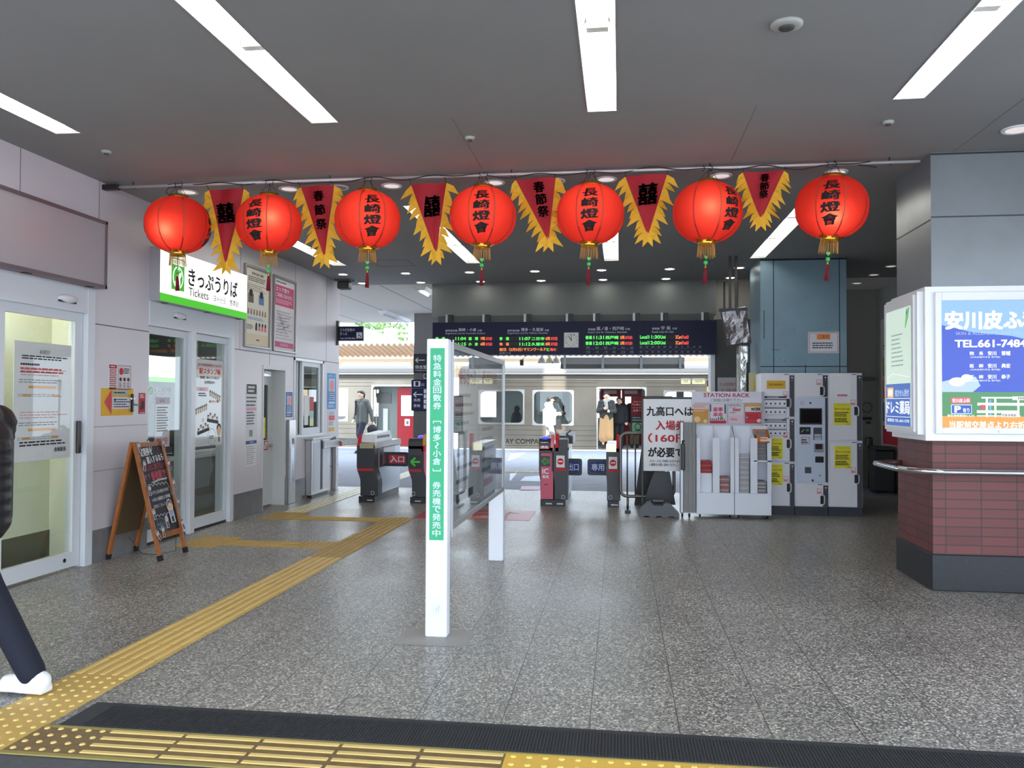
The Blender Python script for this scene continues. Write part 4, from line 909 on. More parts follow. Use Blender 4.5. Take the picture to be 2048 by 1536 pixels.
# ------------------------------------------------------------------ ticket gates
GD = M('gate_charcoal', (44, 46, 50), .4); GP = M('gate_pink', (206, 100, 122), .42); GS = M('gate_silver', (186, 192, 202), .34, .55); GT = M('gate_hood', (166, 164, 160), .25, .85)
GR_ = P(208, 30, 44); GPL = P(236, 160, 170); LEDG = E(40, 150, 40, .7)
YG = 11.87
def sprof(x0, x1, lean, z0=.1, z1=.84, bow=0.0, n=12):
    """front outline of a gate pillar: S-curved sides"""
    L = []; R_ = []
    for i in range(n+1):
        t = i/n; z = z1+(z0-z1)*t; k = 0 if t < .42 else 1 if t > .72 else .5-.5*math.cos((t-.42)/.3*pi); d = lean*k
        bb = bow*math.sin(pi*t); L.append((x0+d-(bb if lean > 0 else 0), z)); R_.append((x1+d+(bb if lean < 0 else 0), z))
    return L+R_[::-1]
def dmark(s, x, z, flip=False):
    w = .045; k = -1 if flip else 1
    s.line([(x, z), (x, z+.05), (x+k*w*.7, z+.05), (x+k*w, z+.035), (x+k*w, z+.015), (x+k*w*.7, z), (x, z)], .009, P(170, 172, 178), 2)
def gate_body(t, x0, x1, y1=13.3, slot=True, side=None):
    MB().box((x0+.02, YG+.03, 0), (x1-.02, y1-.05, .09), BLACK).build('base', t)
    b = MB(); b.bbox((x0+.01, YG+.22, .09), (x1-.01, y1, .8), GS, .015); bd = b.build('body', t)
    b = MB(); b.prism([(YG+.02, .80), (YG+.1, .885), (y1-.02, .885), (y1, .86), (y1, .80)], (x0, 0, 0), UY, UZ, UX*(x1-x0), GT); b.build('hood', t)
    return bd
def side_panel(bd, x, y0, y1):
    b = MB(); b.box((x-.004, y0, .5), (x+.004, y0+.18, .78), GD); b.bbox((x-.004, y0+.2, .52), (x+.006, y0+.85, .79), GT, .004); b.box((x-.004, y0+.2, .505), (x+.008, y0+.85, .515), DARKSTEEL); b.build('side_panel', bd)
# gate A (left end)
t = thing('ticket_gate', 'leftmost ticket gate, silver side showing and sloped white reader on top', 'ticket gate', (-3.72, 12.5, 0), 'ticket gates in a row')
bd = gate_body(t, -3.86, -3.58); side_panel(bd, -3.59, YG+.24, 13)
fc = MB().prism(sprof(-3.865, -3.60, .06), (0, YG, 0), UX, UZ, UY*.22, GD).build('front_pillar', t)
s = sheet_front(0, YG-.002, 0); s.rect(-3.85, .47, -3.61, .50, GR_); dmark(s, -3.64, .12); s.rect(-3.70, .03, -3.62, .045, P(200, 200, 205), 1); s.build('front_marks', fc)
b = MB(); b.prism([(YG+.02, .8), (YG+.06, .88), (YG+.12, .99), (YG+.16, 1.0), (YG+.13, .88), (YG+.06, .79)], (-3.875, 0, 0), UY, UZ, UX*.035, GR_); b.build('red_fin', t)
b = MB(); b.prism([(YG+.12, .885), (YG+.18, 1.0), (YG+1.0, 1.03), (YG+1.12, .885)], (-3.84, 0, 0), UY, UZ, UX*.2, WHITEALU); rd = b.build('reader_hood', t)
MB().box((-3.642, YG+.28, .935), (-3.637, YG+.95, .975), BLACK).build('ticket_slot', rd)
MB().box((-3.82, YG-.004, .80), (-3.61, YG+.03, .875), M('brass_tinted_steel', (206, 196, 160), .2, .9)).build('end_cap', t)
# gates with two front pillars
def double_gate(label, x0, xm, x1, arrow):
    t = thing('ticket_gate', label, 'ticket gate', ((x0+x1)/2, 12.5, 0), 'ticket gates in a row')
    bd = gate_body(t, x0, x1); side_panel(bd, x1-.01, YG+.24, 13)
    return t
def flap(name, label, x0, x1, z0, z1, y, insetc, txt, left):
    t = thing(name, label, 'gate flap', ((x0+x1)/2, y, z0), 'gate flaps')
    r = .035; pts = []
    for cx, cz, a0 in ((x1-r, z1-r, 0), (x0+r, z1-r, 90), (x0+r, z0+r, 180), (x1-r, z0+r, 270)):
        for k in range(5): a = math.radians(a0+22.5*k); pts.append((cx+r*math.cos(a), cz+r*math.sin(a)))
    MB().prism(pts, (0, y, 0), UX, UZ, UY*.03, BLACK).build('leaf', t)
    s = sheet_front(0, y-.001, 0); w = x1-x0; h = z1-z0; i0 = x0+w*.14; i1 = x1-w*.14
    rr = .015; pp = []
    for cx, cz, a0 in ((i1-rr, z1-h*.2-rr, 0), (i0+rr, z1-h*.2-rr, 90), (i0+rr, z0+h*.2+rr, 180), (i1-rr, z0+h*.2+rr, 270)):
        for k in range(4): a = math.radians(a0+30*k); pp.append((cx+rr*math.cos(a), cz+rr*math.sin(a)))
    s.poly(pp, insetc, 1); s.text(txt, i0+w*.05, z0+h*.28, i1-w*.05, z1-h*.28, P(222, 226, 240), 2, .025); s.build('lettering', t)
    return t
# gate B (second, olive and pink fins)
t = double_gate('second ticket gate from the left, green arrow light, partly behind the notice stand', -3.08, -2.88, -2.66, True)
fc = MB().prism(sprof(-3.085, -2.86, .06), (0, YG, 0), UX, UZ, UY*.22, GD).build('front_pillar', t)
s = sheet_front(0, YG-.002, 0); s.rect(-3.07, .47, -2.89, .50, GR_); s.rect(-3.065, .515, -2.885, .71, BLACK); arrow_left(s, -3.05, .61, .145, .12, .028, LEDG, 2); dmark(s, -2.98, .12, True); s.rect(-2.98, .03, -2.89, .045, P(200, 200, 205), 1); s.build('front_marks', fc)
MB().prism(sprof(-2.855, -2.66, .05), (0, YG+.01, 0), UX, UZ, UY*.2, GP).build('pink_front', t)
b = MB(); b.prism([(YG, .8), (YG, .9), (YG+.06, .95), (YG+.22, .95), (YG+.22, .8)], (-3.085, 0, 0), UY, UZ, UX*.2, GD); cr = b.build('card_reader', t)
s = Sheet((-3.07, YG-.002, .84), UX, (0, .06, .05)); s.frame(0, 0.015, .17, .075, .012, P(206, 200, 70), 1); s.rect(.012, .027, .158, .063, BLACK, 1); s.build('reader_frame', cr)
MB().ball((-2.96, YG+.35, .96), .07, M('violet_lamp', (130, 90, 230), .3, emit=(120, 90, 240), es=.7), 14, rz=.03).build('status_lamp', cr)
for x, m in ((-2.88, P(206, 160, 60)), (-2.80, M('fin_pink', (226, 120, 130), .3))): MB().prism([(YG+.02, .8), (YG+.05, .92), (YG+.1, 1.0), (YG+.16, 1.01), (YG+.13, .9), (YG+.09, .79)], (x, 0, 0), UY, UZ, UX*.045, m).build('fin', t)
MB().box((-2.885, YG+.0, .76), (-2.835, YG+.03, .85), GR_).build('fin_base', t)
b = MB(); b.prism([(YG+.15, .885), (YG+.2, 1.02), (YG+.9, 1.03), (YG+1.0, .885)], (-2.73, 0, 0), UY, UZ, UX*.08, WHITEALU); b.build('reader_hood', t)
# gate C (behind the notice stand)
t = thing('ticket_gate', 'ticket gate mostly hidden behind the glazed notice board', 'ticket gate', (-1.98, 12.5, 0), 'ticket gates in a row')
bd = gate_body(t, -2.12, -1.84); side_panel(bd, -1.85, YG+.24, 13)
fc = MB().prism(sprof(-2.12, -1.85, -.05), (0, YG, 0), UX, UZ, UY*.22, GD).build('front_pillar', t)
s = sheet_front(0, YG-.002, 0); s.rect(-2.1, .47, -1.87, .50, GR_); noentry(s, -1.98, .61, .05); s.build('front_marks', fc)
MB().prism([(YG+.12, .885), (YG+.18, 1.0), (YG+.6, 1.02), (YG+.7, .885)], (-2.08, 0, 0), UY, UZ, UX*.2, GD).build('reader_hood', t)
# gate D (IC gate)
t = double_gate('ticket gate with pink IC front, red fins and a no-entry sign', -1.16, -.97, -.76, False)
fc = MB().prism(sprof(-1.16, -.96, .025, bow=.0), (0, YG, 0), UX, UZ, UY*.22, GD).build('front_pillar', t)
s = sheet_front(0, YG-.002, 0)
s.rect(-1.13, .50, -.975, .76, P(206, 100, 122)); s.rect(-1.13, .105, -.955, .5, P(206, 100, 122), 1)
s.rect(-1.14, .57, -1.0, .72, BLACK, 2); s.poly([(-1.13, .645), (-1.085, .70), (-1.06, .70), (-1.06, .68), (-1.01, .68), (-1.01, .61), (-1.06, .61), (-1.06, .59), (-1.085, .59)], E(30, 110, 30, .6), 3); s.text('IC', -1.09, .625, -1.02, .665, BLACK, 4, .04)
s.text('IC', -1.11, .465, -1.02, .54, P(240, 240, 244), 3, .02); s.text('専用', -1.11, .40, -1.02, .445, P(240, 240, 244), 3, .02); s.rect(-1.08, .305, -1.03, .32, BLACK, 3)
s.rect(-1.06, .03, -.97, .05, P(200, 200, 205), 1); s.build('front_marks', fc)
fd = MB().prism(sprof(-.95, -.745, -.0, bow=.0), (0, YG, 0), UX, UZ, UY*.22, GD).build('front_pillar', t)
s = sheet_front(0, YG-.002, 0); s.rect(-.91, .56, -.79, .73, PAPER); noentry(s, -.85, .645, .046); s.rect(-.925, .515, -.77, .553, GR_); dmark(s, -.83, .11); s.rect(-.9, .03, -.81, .05, P(200, 200, 205), 1); s.build('front_marks', fd)
b = MB(); b.prism([(YG, .8), (YG, .9), (YG+.05, .97), (YG+.22, .98), (YG+.22, .8)], (-1.16, 0, 0), UY, UZ, UX*.17, GD); cr = b.build('card_reader', t)
s = Sheet((-1.15, YG-.003, .82), UX, (0, .012, .1)); s.rect(0, .0, .135, .1, P(226, 120, 132), 1); s.text('IC', .025, .06, .11, .1, P(244, 244, 246), 2, .03); s.text('専用', .02, .012, .115, .048, P(244, 244, 246), 2, .03); s.build('ic_label', cr)
MB().ball((-1.075, YG+.07, .975), .06, M('blue_lamp', (70, 80, 230), .3, emit=(70, 80, 240), es=1.0), 14, rz=.022).build('status_lamp', cr)
for x, m in ((-.99, M('fin_pink', (226, 120, 130), .3)), (-.925, GR_)): MB().prism([(YG, .79), (YG, .93), (YG+.05, 1.03), (YG+.13, 1.04), (YG+.13, .79)], (x, 0, 0), UY, UZ, UX*.045, m).build('fin', t)
MB().prism([(YG, .8), (YG+.02, .96), (YG+.25, .98), (YG+.3, .8)], (-.875, 0, 0), UY, UZ, UX*.13, GD).build('ticket_housing', t)
b = MB(); b.prism([(YG+.3, .885), (YG+.3, 1.0), (YG+.9, 1.04), (YG+1.0, .95), (YG+1.0, .885)], (-.89, 0, 0), UY, UZ, UX*.2, BLACK); b.build('reader_hood', t)
MB().beam((-.80, YG+.5, 1.02), (-.72, YG+.5, 1.08), .1, .02, BLACK).build('display', t)
# gate E (right end)
t = thing('ticket_gate', 'rightmost single ticket gate with a no-entry sign and one red fin, by the railing', 'ticket gate', (-.1, 12.5, 0), 'ticket gates in a row')
bd = gate_body(t, -.2, .0)
fc = MB().prism(sprof(-.2, -.01, .012), (0, YG, 0), UX, UZ, UY*.22, GD).build('front_pillar', t)
s = sheet_front(0, YG-.002, 0); s.rect(-.165, .55, -.045, .72, PAPER); noentry(s, -.105, .635, .046); s.rect(-.18, .51, -.025, .543, GR_); dmark(s, -.12, .12, True); s.rect(-.13, .03, -.03, .05, P(200, 200, 205), 1); s.build('front_marks', fc)
MB().box((-.2, YG-.004, .79), (-.06, YG+.05, .9), M('brass_tinted_steel', (206, 196, 160), .2, .9)).build('end_cap', t)
MB().prism([(YG, .79), (YG, .95), (YG+.05, 1.03), (YG+.12, 1.03), (YG+.12, .79)], (-.055, 0, 0), UY, UZ, UX*.045, GR_).build('fin', t)
RI = P(196, 60, 74); BI = P(34, 66, 150); Yf = 12.5
def fl(pa, pb, lab, ic, tx, ext):
    a = onY(*pa, Yf); b_ = onY(*pb, Yf); flap('gate_flap', lab, min(a.x, ext) if ext < a.x else a.x, max(b_.x, ext) if ext > b_.x else b_.x, b_.z, a.z, Yf, ic, tx, True)
fl((783, 904), (817, 933), 'black gate flap with red 入口 plate between the two left gates', RI, '入口', -3.605)
fl((1129, 917), (1164, 951), 'black gate flap with blue 出口 plate on the pink IC gate', BI, '出口', -.79)
fl((1175, 918), (1213, 951), 'black gate flap with blue 専用 plate on the rightmost gate', BI, '専用', -.18)

# ------------------------------------------------------------------ departure board and clock
t = thing('departure_board', 'long navy departure board with green and red lit train times under the beam', 'departure board', (-.8, 13.6, 2.27))
bx0, bx1, bz0, bz1 = -3.13, 1.53, 2.275, 2.82; YBD = 13.6
MB().box((bx0, YBD, bz0), (bx1, YBD+.3, bz1), NAVY).build('case', t)
b = MB()
for x in (-2.93, -2.3, -1.6, -.9, -.45, .2, .65, 1.3): b.box((x, YBD+.1, bz1), (x+.035, YBD+.14, 2.96), ALU); b.box((x+.05, YBD+.12, bz1), (x+.12, YBD+.2, 2.96), BLACK)
b.build('hanger', t); MB().box((bx0, 14.0, 2.8), (bx1, 14.03, 2.97), DARKWALL).build('back_rail', t)
s = sheet_front(0, YBD, 0); GL = E(90, 255, 90, 1.25); RL = E(255, 70, 60, 1.25); OL = E(255, 130, 60, 1.25); DL = P(48, 46, 44); TX = P(196, 200, 216)
def bp_(px, py): p = onY(px, py, YBD); return p.x, p.z
def bt(tx, px0, py0, px1, py1, m, bold=.02, l=3): a = bp_(px0, py1); b_ = bp_(px1, py0); s.text(tx, a[0], a[1], b_[0], b_[1], m, l, bold)
def br(px0, py0, px1, py1, m, l=1): a = bp_(px0, py1); b_ = bp_(px1, py0); s.rect(a[0], a[1], b_[0], b_[1], m, l)
for px in (991, 1122.5, 1164, 1272, 1385): br(px-.6, 645, px+.6, 709, P(12, 12, 30), 1)
for a, c in ((872, 985), (999, 1116)):
    for y in (673, 684): br(a, y, c, y+7.5, DL)
br(998, 695, 1116, 703, DL)
bt('鹿児島本線', 891, 659, 915, 663.5, TX); bt('黒崎・小倉', 917, 656, 953, 663, TX); bt('方面', 955, 659, 964, 663, TX); bt('Kagoshima Line for Kurosaki, Kokura', 891, 664.5, 970, 669.5, TX, .005)
bt('鹿児島本線', 1015, 659, 1039, 663.5, TX); bt('博多・久留米', 1042, 655.5, 1087, 663, TX); bt('方面', 1089, 658.5, 1098, 662.5, TX); bt('Kagoshima Line for Hakata, Kurume', 1015, 664, 1095, 669, TX, .005)
bt('香椎線', 1176, 656.5, 1191, 661, TX); bt('雁ノ巣・西戸崎', 1193, 653, 1248, 661, TX); bt('方面', 1250, 656, 1260, 660, TX); bt('Kashii Line for Gannosu, Saitozaki', 1176, 662, 1254, 667, TX, .005)
bt('香椎線', 1304, 655, 1319, 659.5, TX); bt('宇 美', 1322, 652, 1341, 660, TX); bt('方面', 1344, 655, 1354, 659, TX); bt('Kashii Line for Umi', 1304, 661, 1347, 666, TX, .005)
bt('普　通', 871, 674, 890, 680, GL); bt('11:04', 911, 674, 932, 680.5, GL, .018); bt('福　間', 937, 674, 956, 680.5, GL); bt('7両', 961, 674, 970, 680.5, OL); bt('のりば1', 972, 674, 984, 680.5, RL)
bt('快　速', 871, 685, 890, 691, OL); bt('11:15', 911, 685, 932, 691.5, GL, .018); bt('小　倉', 937, 685, 956, 691.5, GL); bt('6両', 961, 685, 970, 691.5, OL); bt('のりば1', 972, 685, 984, 691.5, RL)
bt('普　通', 999, 674, 1018, 680.5, GL); bt('11:07', 1039, 674, 1061, 680.5, GL, .018); bt('二日市', 1063, 674, 1089, 680.5, GL); bt('6両', 1091, 674, 1100, 680.5, OL); bt('のりば2', 1102, 673.5, 1115, 680.5, RL)
bt('快　速', 999, 685, 1018, 691.5, OL); bt('11:12', 1039, 685, 1061, 691.5, GL, .018); bt('久留米', 1063, 685, 1089, 691.5, GL); bt('8両', 1091, 685, 1100, 691.5, OL); bt('のりば2', 1102, 684.5, 1115, 691.5, RL)
bt('前日（2月5日）', 999, 695.5, 1045, 702.5, OL); bt('マリンワールド', 1047, 695.5, 1092, 702, OL); bt('と', 1093, 696, 1099, 702, GL); bt('海の', 1100, 696, 1112, 702, RL); bt('お知らせ', 999, 704, 1022, 708.5, P(150, 152, 166))
for (y, tm) in ((671.5, '11:31'), (683, '12:01')): bt('普通', 1171, y, 1184, y+7, GL); bt(tm, 1187, y, 1208, y+7, GL, .018); bt('西戸崎', 1211, y, 1237, y+7, GL); bt('2両', 1240, y, 1249, y+7, OL); bt('のりば4', 1250.5, y, 1264.5, y+7, RL)
for (y, tm) in ((670.5, '11:30'), (682, '12:00')):
    br(1332, y, 1352, y+7.5, DL); bt('Local', 1280, y, 1295, y+7, GL, .018); bt(tm, 1297, y, 1320, y+7, GL, .018); bt('Umi', 1321, y, 1331, y+7, GL, .018); bt('2Cars', 1351, y, 1364, y+7, OL); bt('Track3', 1364, y, 1377, y+7, RL)
ST = P(120, 122, 140)
for i, (u_, d_) in enumerate((('西', '戸崎'), ('海', 'ノ中道'), ('雁', 'ノ巣'), ('奈', '多'), ('和', '白'), ('香', '椎'))):
    x = 1172+17.5*i; bt(u_, x, 693, x+8, 699, ST, .01); bt(d_, x, 701, x+8, 707, ST, .01)
    if i: br(x-7, 697.5, x-2, 698.5, ST, 2)
for i, ch in enumerate('香椎神宮舞松原土井伊賀長者原'[:11]):
    x = 1279+11.8*i; bt(ch, x, 691.5, x+6, 697, ST, .01); bt('駅', x, 701, x+6, 706, ST, .01)
    if i: br(x-4.5, 698.5, x-1, 699.3, ST, 2)
s.build('lettering', t)
t = thing('square_clock', 'square white clock with black hands showing eleven in the middle of the departure board', 'clock', (-.8, YBD-.02, 2.4))
(ca, cb), (cc, cd) = bp_(1128, 695.5), bp_(1157.5, 665)
MB().bbox((ca, YBD-.03, cb), (cc, YBD, cd), M('clock_case', (200, 200, 200), .4), .006).build('case', t)
s = sheet_front(ca, YBD-.03, cb); w = cc-ca; h = cd-cb; s.rect(.008, .008, w-.008, h-.008, P(222, 222, 220))
for i in range(12):
    a = 2*pi*i/12; tx = str(i or 12); x = w/2+w*.38*math.sin(a); y = h/2+h*.38*math.cos(a); s.text(tx, x-.008*len(tx), y-.011, x+.008*len(tx), y+.011, INK, 2)
s.build('dial', t)
s = sheet_front(ca, YBD-.031, cb); s.line([(w/2, h/2-.01), (w/2+.003, h*.86)], .008, INK, 3); s.build('minute_hand', t)
s = sheet_front(ca, YBD-.031, cb); s.line([(w/2+.006, h/2-.01), (w/2-.045, h*.5+.06)], .011, INK, 4); s.disc(w/2, h/2, .01, INK, 5); s.build('hour_hand', t)
# signs on the platform column
Yc = 18.69
def csign(name, label, pa, pb, fn, m=NAVY):
    a = onY(*pa, Yc); b_ = onY(*pb, Yc); t = thing(name, label, 'sign', ((a.x+b_.x)/2, Yc, b_.z)); MB().bbox((a.x, Yc-.04, b_.z), (b_.x, Yc, a.z), m, .03).build('panel', t)
    s = sheet_front(a.x, Yc-.04, b_.z); fn(s, b_.x-a.x, a.z-b_.z); s.build('lettering', t)
WS = P(206, 208, 212)
def c1(s, w, h):
    arrow_left(s, w*.1, h*.68, w*.42, h*.26, h*.045, WS, 2); s.rect(w*.62, h*.68, w*.92, h*.95, WS, 2); s.text('EV', w*.67, h*.73, w*.87, h*.9, INK, 3); s.text('エレベーター', w*.62, h*.5, w*1.4, h*.62, WS, 2); s.text('待合室', w*.1, h*.2, w*.6, h*.4, WS, 2, .01); s.text('Waiting Room', w*.1, h*.06, w*.6, h*.14, WS, 2); s.rect(w*.72, h*.06, w*1.05, h*.34, WS, 2)
csign('waiting_room_sign', 'black sign with left arrow, エレ and 待合室 on the platform column', (827, 709), (872, 745), c1, BLACK)
def c2(s, w, h):
    s.rect(0, h*.73, w, h*.74, P(90, 92, 130), 2); s.rect(w*.1, h*.79, w*.36, h*.96, WS, 2); s.text('1', w*.17, h*.81, w*.29, h*.945, INK, 3, .03); s.text('のりば', w*.39, h*.8, w*.52, h*.9, WS, 2); s.text('小倉', w*.62, h*.83, w*1.05, h*.95, WS, 2)
    arrow_left(s, w*.09, h*.53, w*.36, h*.17, h*.03, WS, 2); s.text('鳥栖', w*.1, h*.3, w*.36, h*.4, WS, 2); s.text('香椎', w*.1, h*.12, w*.36, h*.22, WS, 2)
    for i, d in enumerate('2345'): z = h*(.57-.165*i); s.rect(w*.5, z, w*.73, z+h*.13, WS, 2); s.text(d, w*.57, z+h*.02, w*.66, z+h*.11, INK, 3, .02); s.text('のりば', w*.76, z+h*.02, w*.86, z+h*.11, WS, 2)
csign('track_number_sign', 'navy sign listing track numbers 1 to 5 with a left arrow on the platform column', (823, 760), (874, 822), c2)
def c3(s, w, h): s.frame(0, 0, w, h, .01, INK); s.ring(w*.5, h*.55, w*.3, .02, INK, 2); s.line([(w*.3, h*.7), (w*.7, h*.4)], .02, INK, 2)
csign('pictogram_plate', 'small grey pictogram plate between two signs on the platform column', (847, 747), (858, 759), c3, P(170, 170, 172))

# ------------------------------------------------------------------ railing, boards and folding gate right of the gates
RT = M('dull_steel_tube', (120, 112, 106), .35, .8)
t = thing('railing', 'low rounded steel railing with vertical bars right of the ticket gates', 'railing', (.36, 11.6, 0))
def rr_path(x0, x1, z0, z1, r, y):
    p = []
    for cx, cz, a0 in ((x1-r, z1-r, 0), (x0+r, z1-r, 90), (x0+r, z0+r, 180), (x1-r, z0+r, 270)):
        for k in range(6): a = math.radians(a0+18*k); p.append((cx+r*math.cos(a), y, cz+r*math.sin(a)))
    return p
pa = onY(1241, 866, 11.6); pb = onY(1348, 994, 11.6)
MB().tube(rr_path(pa.x, pb.x, pb.z, pa.z, .09, 11.6), .022, RT, 10, closed=True).build('frame', t)
for i in range(6): x = pa.x+(pb.x-pa.x)*(i+.85)/6.6; MB().tube([(x, 11.6, pb.z), (x, 11.6, pa.z)], .011, RT, 8).build('bar', t)
for x in (pa.x+.1, pb.x-.12): MB().tube([(x, 11.6, 0), (x, 11.6, pb.z)], .016, RT, 8).box((x-.04, 11.35, 0), (x+.04, 11.85, .03), BLACK).build('foot', t)
t = thing('campaign_board', 'dark board with a red upper poster and a green notice behind the railing', 'board', (.35, 12.1, 0))
Yb = 12.2; a = onY(1262, 795, Yb); b_ = onY(1345, 866, Yb)
MB().bbox((a.x, Yb, b_.z-.02), (b_.x, Yb+.04, a.z+.02), M('board_black', (30, 31, 34), .5)).build('panel', t)
MB().prism([(a.x+.05, 0), (b_.x-.05, 0), (b_.x-.16, b_.z), (a.x+.18, b_.z)], (0, Yb+.04, 0), UX, UZ, UY*.02, BLACK).build('stand_legs', t)
s = sheet_front(a.x, Yb, b_.z); w = b_.x-a.x; h = a.z-b_.z
s.rect(0, h*.5, w*.52, h, P(130, 22, 34)); s.text('今日からは', w*.05, h*.86, w*.3, h*.9, P(236, 200, 200), 2); s.text('「これこれ」', w*.03, h*.77, w*.34, h*.83, P(240, 220, 220), 2, .02); s.text('くらしをささえる', w*.03, h*.69, w*.33, h*.73, P(236, 200, 200), 2); s.text('スタート！', w*.05, h*.6, w*.33, h*.66, P(240, 220, 220), 2, .02); s.rect(w*.36, h*.62, w*.5, h*.9, P(150, 180, 214), 2); s.rect(w*.345, h*.6, w*.515, h*.93, INK, 1); s.lines(w*.39, h*.64, w*.47, h*.88, 4, INK, 3)
s.rect(w*.52, h*.5, w*.74, h, P(96, 140, 190)); s.rect(w*.54, h*.6, w*.68, h*.72, P(60, 64, 70), 2); s.lines(w*.54, h*.78, w*.72, h*.9, 3, PAPER, 2)
s.lines(w*.04, h*.32, w*.3, h*.46, 2, P(170, 174, 180), 1, .4); s.lines(w*.4, h*.32, w*.68, h*.46, 2, P(170, 174, 180), 1, .4); s.lines(w*.45, h*.06, w*.68, h*.24, 2, P(170, 174, 180), 1, .4)
s.rect(w*.03, h*.02, w*.31, h*.28, P(130, 186, 150), 2); s.ring(w*.17, h*.17, .05, .012, P(20, 50, 40), 3, 24); s.rect(w*.1, h*.05, w*.24, h*.07, P(20, 50, 40), 3); s.build('printing', t)
t = thing('entrance_ticket_board', 'white handwritten-size board reading 九高口へは 入場券 (160円) が必要 on a black stand', 'board', (.62, 11.3, 0))
Yn = 11.3; a = onY(1287, 798, Yn); b_ = onY(1391, 943, Yn)
pn = MB().box((a.x, Yn, b_.z), (b_.x, Yn+.02, a.z), LAM).build('sheet', t); MB().box((a.x+.02, Yn+.02, b_.z+.02), (b_.x-.02, Yn+.05, a.z+.03), BLACK).build('backing', t)
s = sheet_front(0, Yn, 0)
def nt(tx, x0, y0, x1, y1, m, bold): p = onY(x0, y1, Yn); q = onY(x1, y0, Yn); s.text(tx, p.x, p.z, q.x, q.z, m, 2, bold)
RB = P(196, 48, 60)
nt('九高口へは', 1293, 813, 1386, 832, INK, .03); nt('入場券', 1311, 841, 1371, 860, RB, .03); nt('（160円）', 1296, 867, 1389, 885, RB, .025); nt('が必要です', 1296, 895, 1385, 914, INK, .04); nt('ICカードはご利用いただけません', 1300, 920, 1366, 924.5, INK, .02); nt('入場券をお買い求めください。', 1298, 927, 1355, 932, INK, .02)
s.build('lettering', pn)
MB().box((a.x-.025, Yn+.02, .04), (a.x, Yn+.05, a.z), BLACK).build('post', t)
MB().prism([(a.x+.0, .1), (a.x+.15, .55), (a.x+.36, .55), (a.x+.44, .1)], (0, Yn+.22, 0), UX, UZ, UY*.02, BLACK).build('black_legs', t)
b = MB(); b.lathe([(.02, 0), (.03, .012), (.03, .028), (.02, .04)], (a.x-.03, Yn+.03, .0), BLACK, 14); b.build('castor', t)
t = thing('sign_weight', 'grey plastic sign weight with a handle hole on the floor under the board', 'sign base', (.5, 11.1, 0))
GB = M('grey_base_plastic', (96, 98, 104), .5); Yq = 11.1
b = MB(); o = Vector((.56, Yq, 0))
prof = [(-.26, 0), (-.26, .05), (-.22, .1), (-.16, .17), (-.1, .19), (-.07, .15), (.05, .15), (.08, .19), (.14, .17), (.21, .1), (.26, .05), (.26, 0), (.2, 0), (.19, .015), (.13, .015), (.12, 0), (.04, 0), (.03, .015), (-.03, .015), (-.04, 0), (-.12, 0), (-.13, .015), (-.19, .015), (-.2, 0)]
b.prism(prof, (.5, Yq-.12, 0), UX, UZ, UY*.26, GB); b.build('base', t)
MB().prism([(-.07, .19), (.05, .19), (.07, .215), (-.08, .215)], (.5, Yq-.03, 0), UX, UZ, UY*.06, GB).build('handle', t)
t = thing('folding_gate', 'folded aluminium accordion gate with black handle left of the magazine rack', 'folding gate', (.86, 11.15, 0))
a = onY(1360, 844, 11.0)
MB().bbox((a.x, 10.98, .06), (a.x+.045, 11.06, a.z), ALU, .008).build('end_post', t)
MB().box((a.x+.05, 11.0, .07), (a.x+.205, 11.05, a.z-.005), BLACK).build('core', t)
for i in range(9): x = a.x+.05+.017*i; MB().box((x, 10.985+.0*i, .06), (x+.007, 11.06, a.z-.004), P(206, 206, 206)).build('slat', t)
MB().bbox((a.x+.01, 10.95, .62), (a.x+.06, 10.985, .96), BLACK).build('lock_case', t); MB().tube([(a.x+.03, 10.96, .96), (a.x+.03, 10.95, 1.0), (a.x+.06, 10.95, 1.0)], .008, BLACK, 6).build('handle', t)
for x in (a.x+.03, a.x+.12): MB().lathe([(.025, -.012), (.03, 0), (.025, .012)], (x, 11.02, .03), BLACK, 14, axis='x').box((x-.008, 11.01, .03), (x+.008, 11.03, .1), STEEL).build('castor', t)

# ------------------------------------------------------------------ magazine rack
RW = M('rack_white', (232, 237, 248), .4); Yr = 11.0
def RXp(px, py): p = onY(px, py, Yr); return p.x, p.z
t = thing('magazine_rack', 'white STATION RACK with four covers on top and eight narrow pockets', 'magazine rack', (1.45, 11.15, 0))
xL, xM, xR = RXp(1393, 985)[0], RXp(1469, 985)[0], RXp(1543, 985)[0]; z1 = RXp(1400, 985)[1]; zs = RXp(1400, 875)[1]; zt = RXp(1400, 852)[1]
for k, (a, c) in enumerate(((xL, xM-.003), (xM+.003, xR))):
    u = MB(); u.bbox((a, Yr, .05), (c, Yr+.36, z1), RW, .004); bx = u.build('base_box', t)
    MB().box((a+.005, Yr+.27, z1), (c-.005, Yr+.36, zt), RW).build('back_panel', t)
    m = (a+c)/2
    for x in (a+.003, m, c-.013):
        d = MB(); d.prism([(Yr, z1), (Yr, zs), (Yr+.27, zt), (Yr+.36, zt), (Yr+.36, z1)], (x, 0, 0), UY, UZ, UX*.01, RW); d.build('divider', t)
    wk = (c-a)
    fr_ = [(a, a+.05), (m-.035, m+.055), (c-.05, c)] if k == 0 else [(a, a+.055), (m-.035, m+.055), (c-.055, c)]
    for x0, x1 in fr_: MB().bbox((x0, Yr-.012, z1), (x1, Yr+.0, zs), RW, .003).build('front_strip', t)
    if k == 0: MB().box((a+.05, Yr+.05, z1), (m-.035, Yr+.26, z1+.25), RW).build('pocket_block', t)
    else: MB().box((m+.01, Yr-.012, .74), (c, Yr+.27, .755), RW).build('pocket_shelf', t)
a = RXp(1387, 805); c = RXp(1530, 783); hp = MB().box((a[0], Yr+.26, a[1]), (c[0], Yr+.275, c[1]), M('header_board', (222, 220, 236), .4)).build('header_board', t)
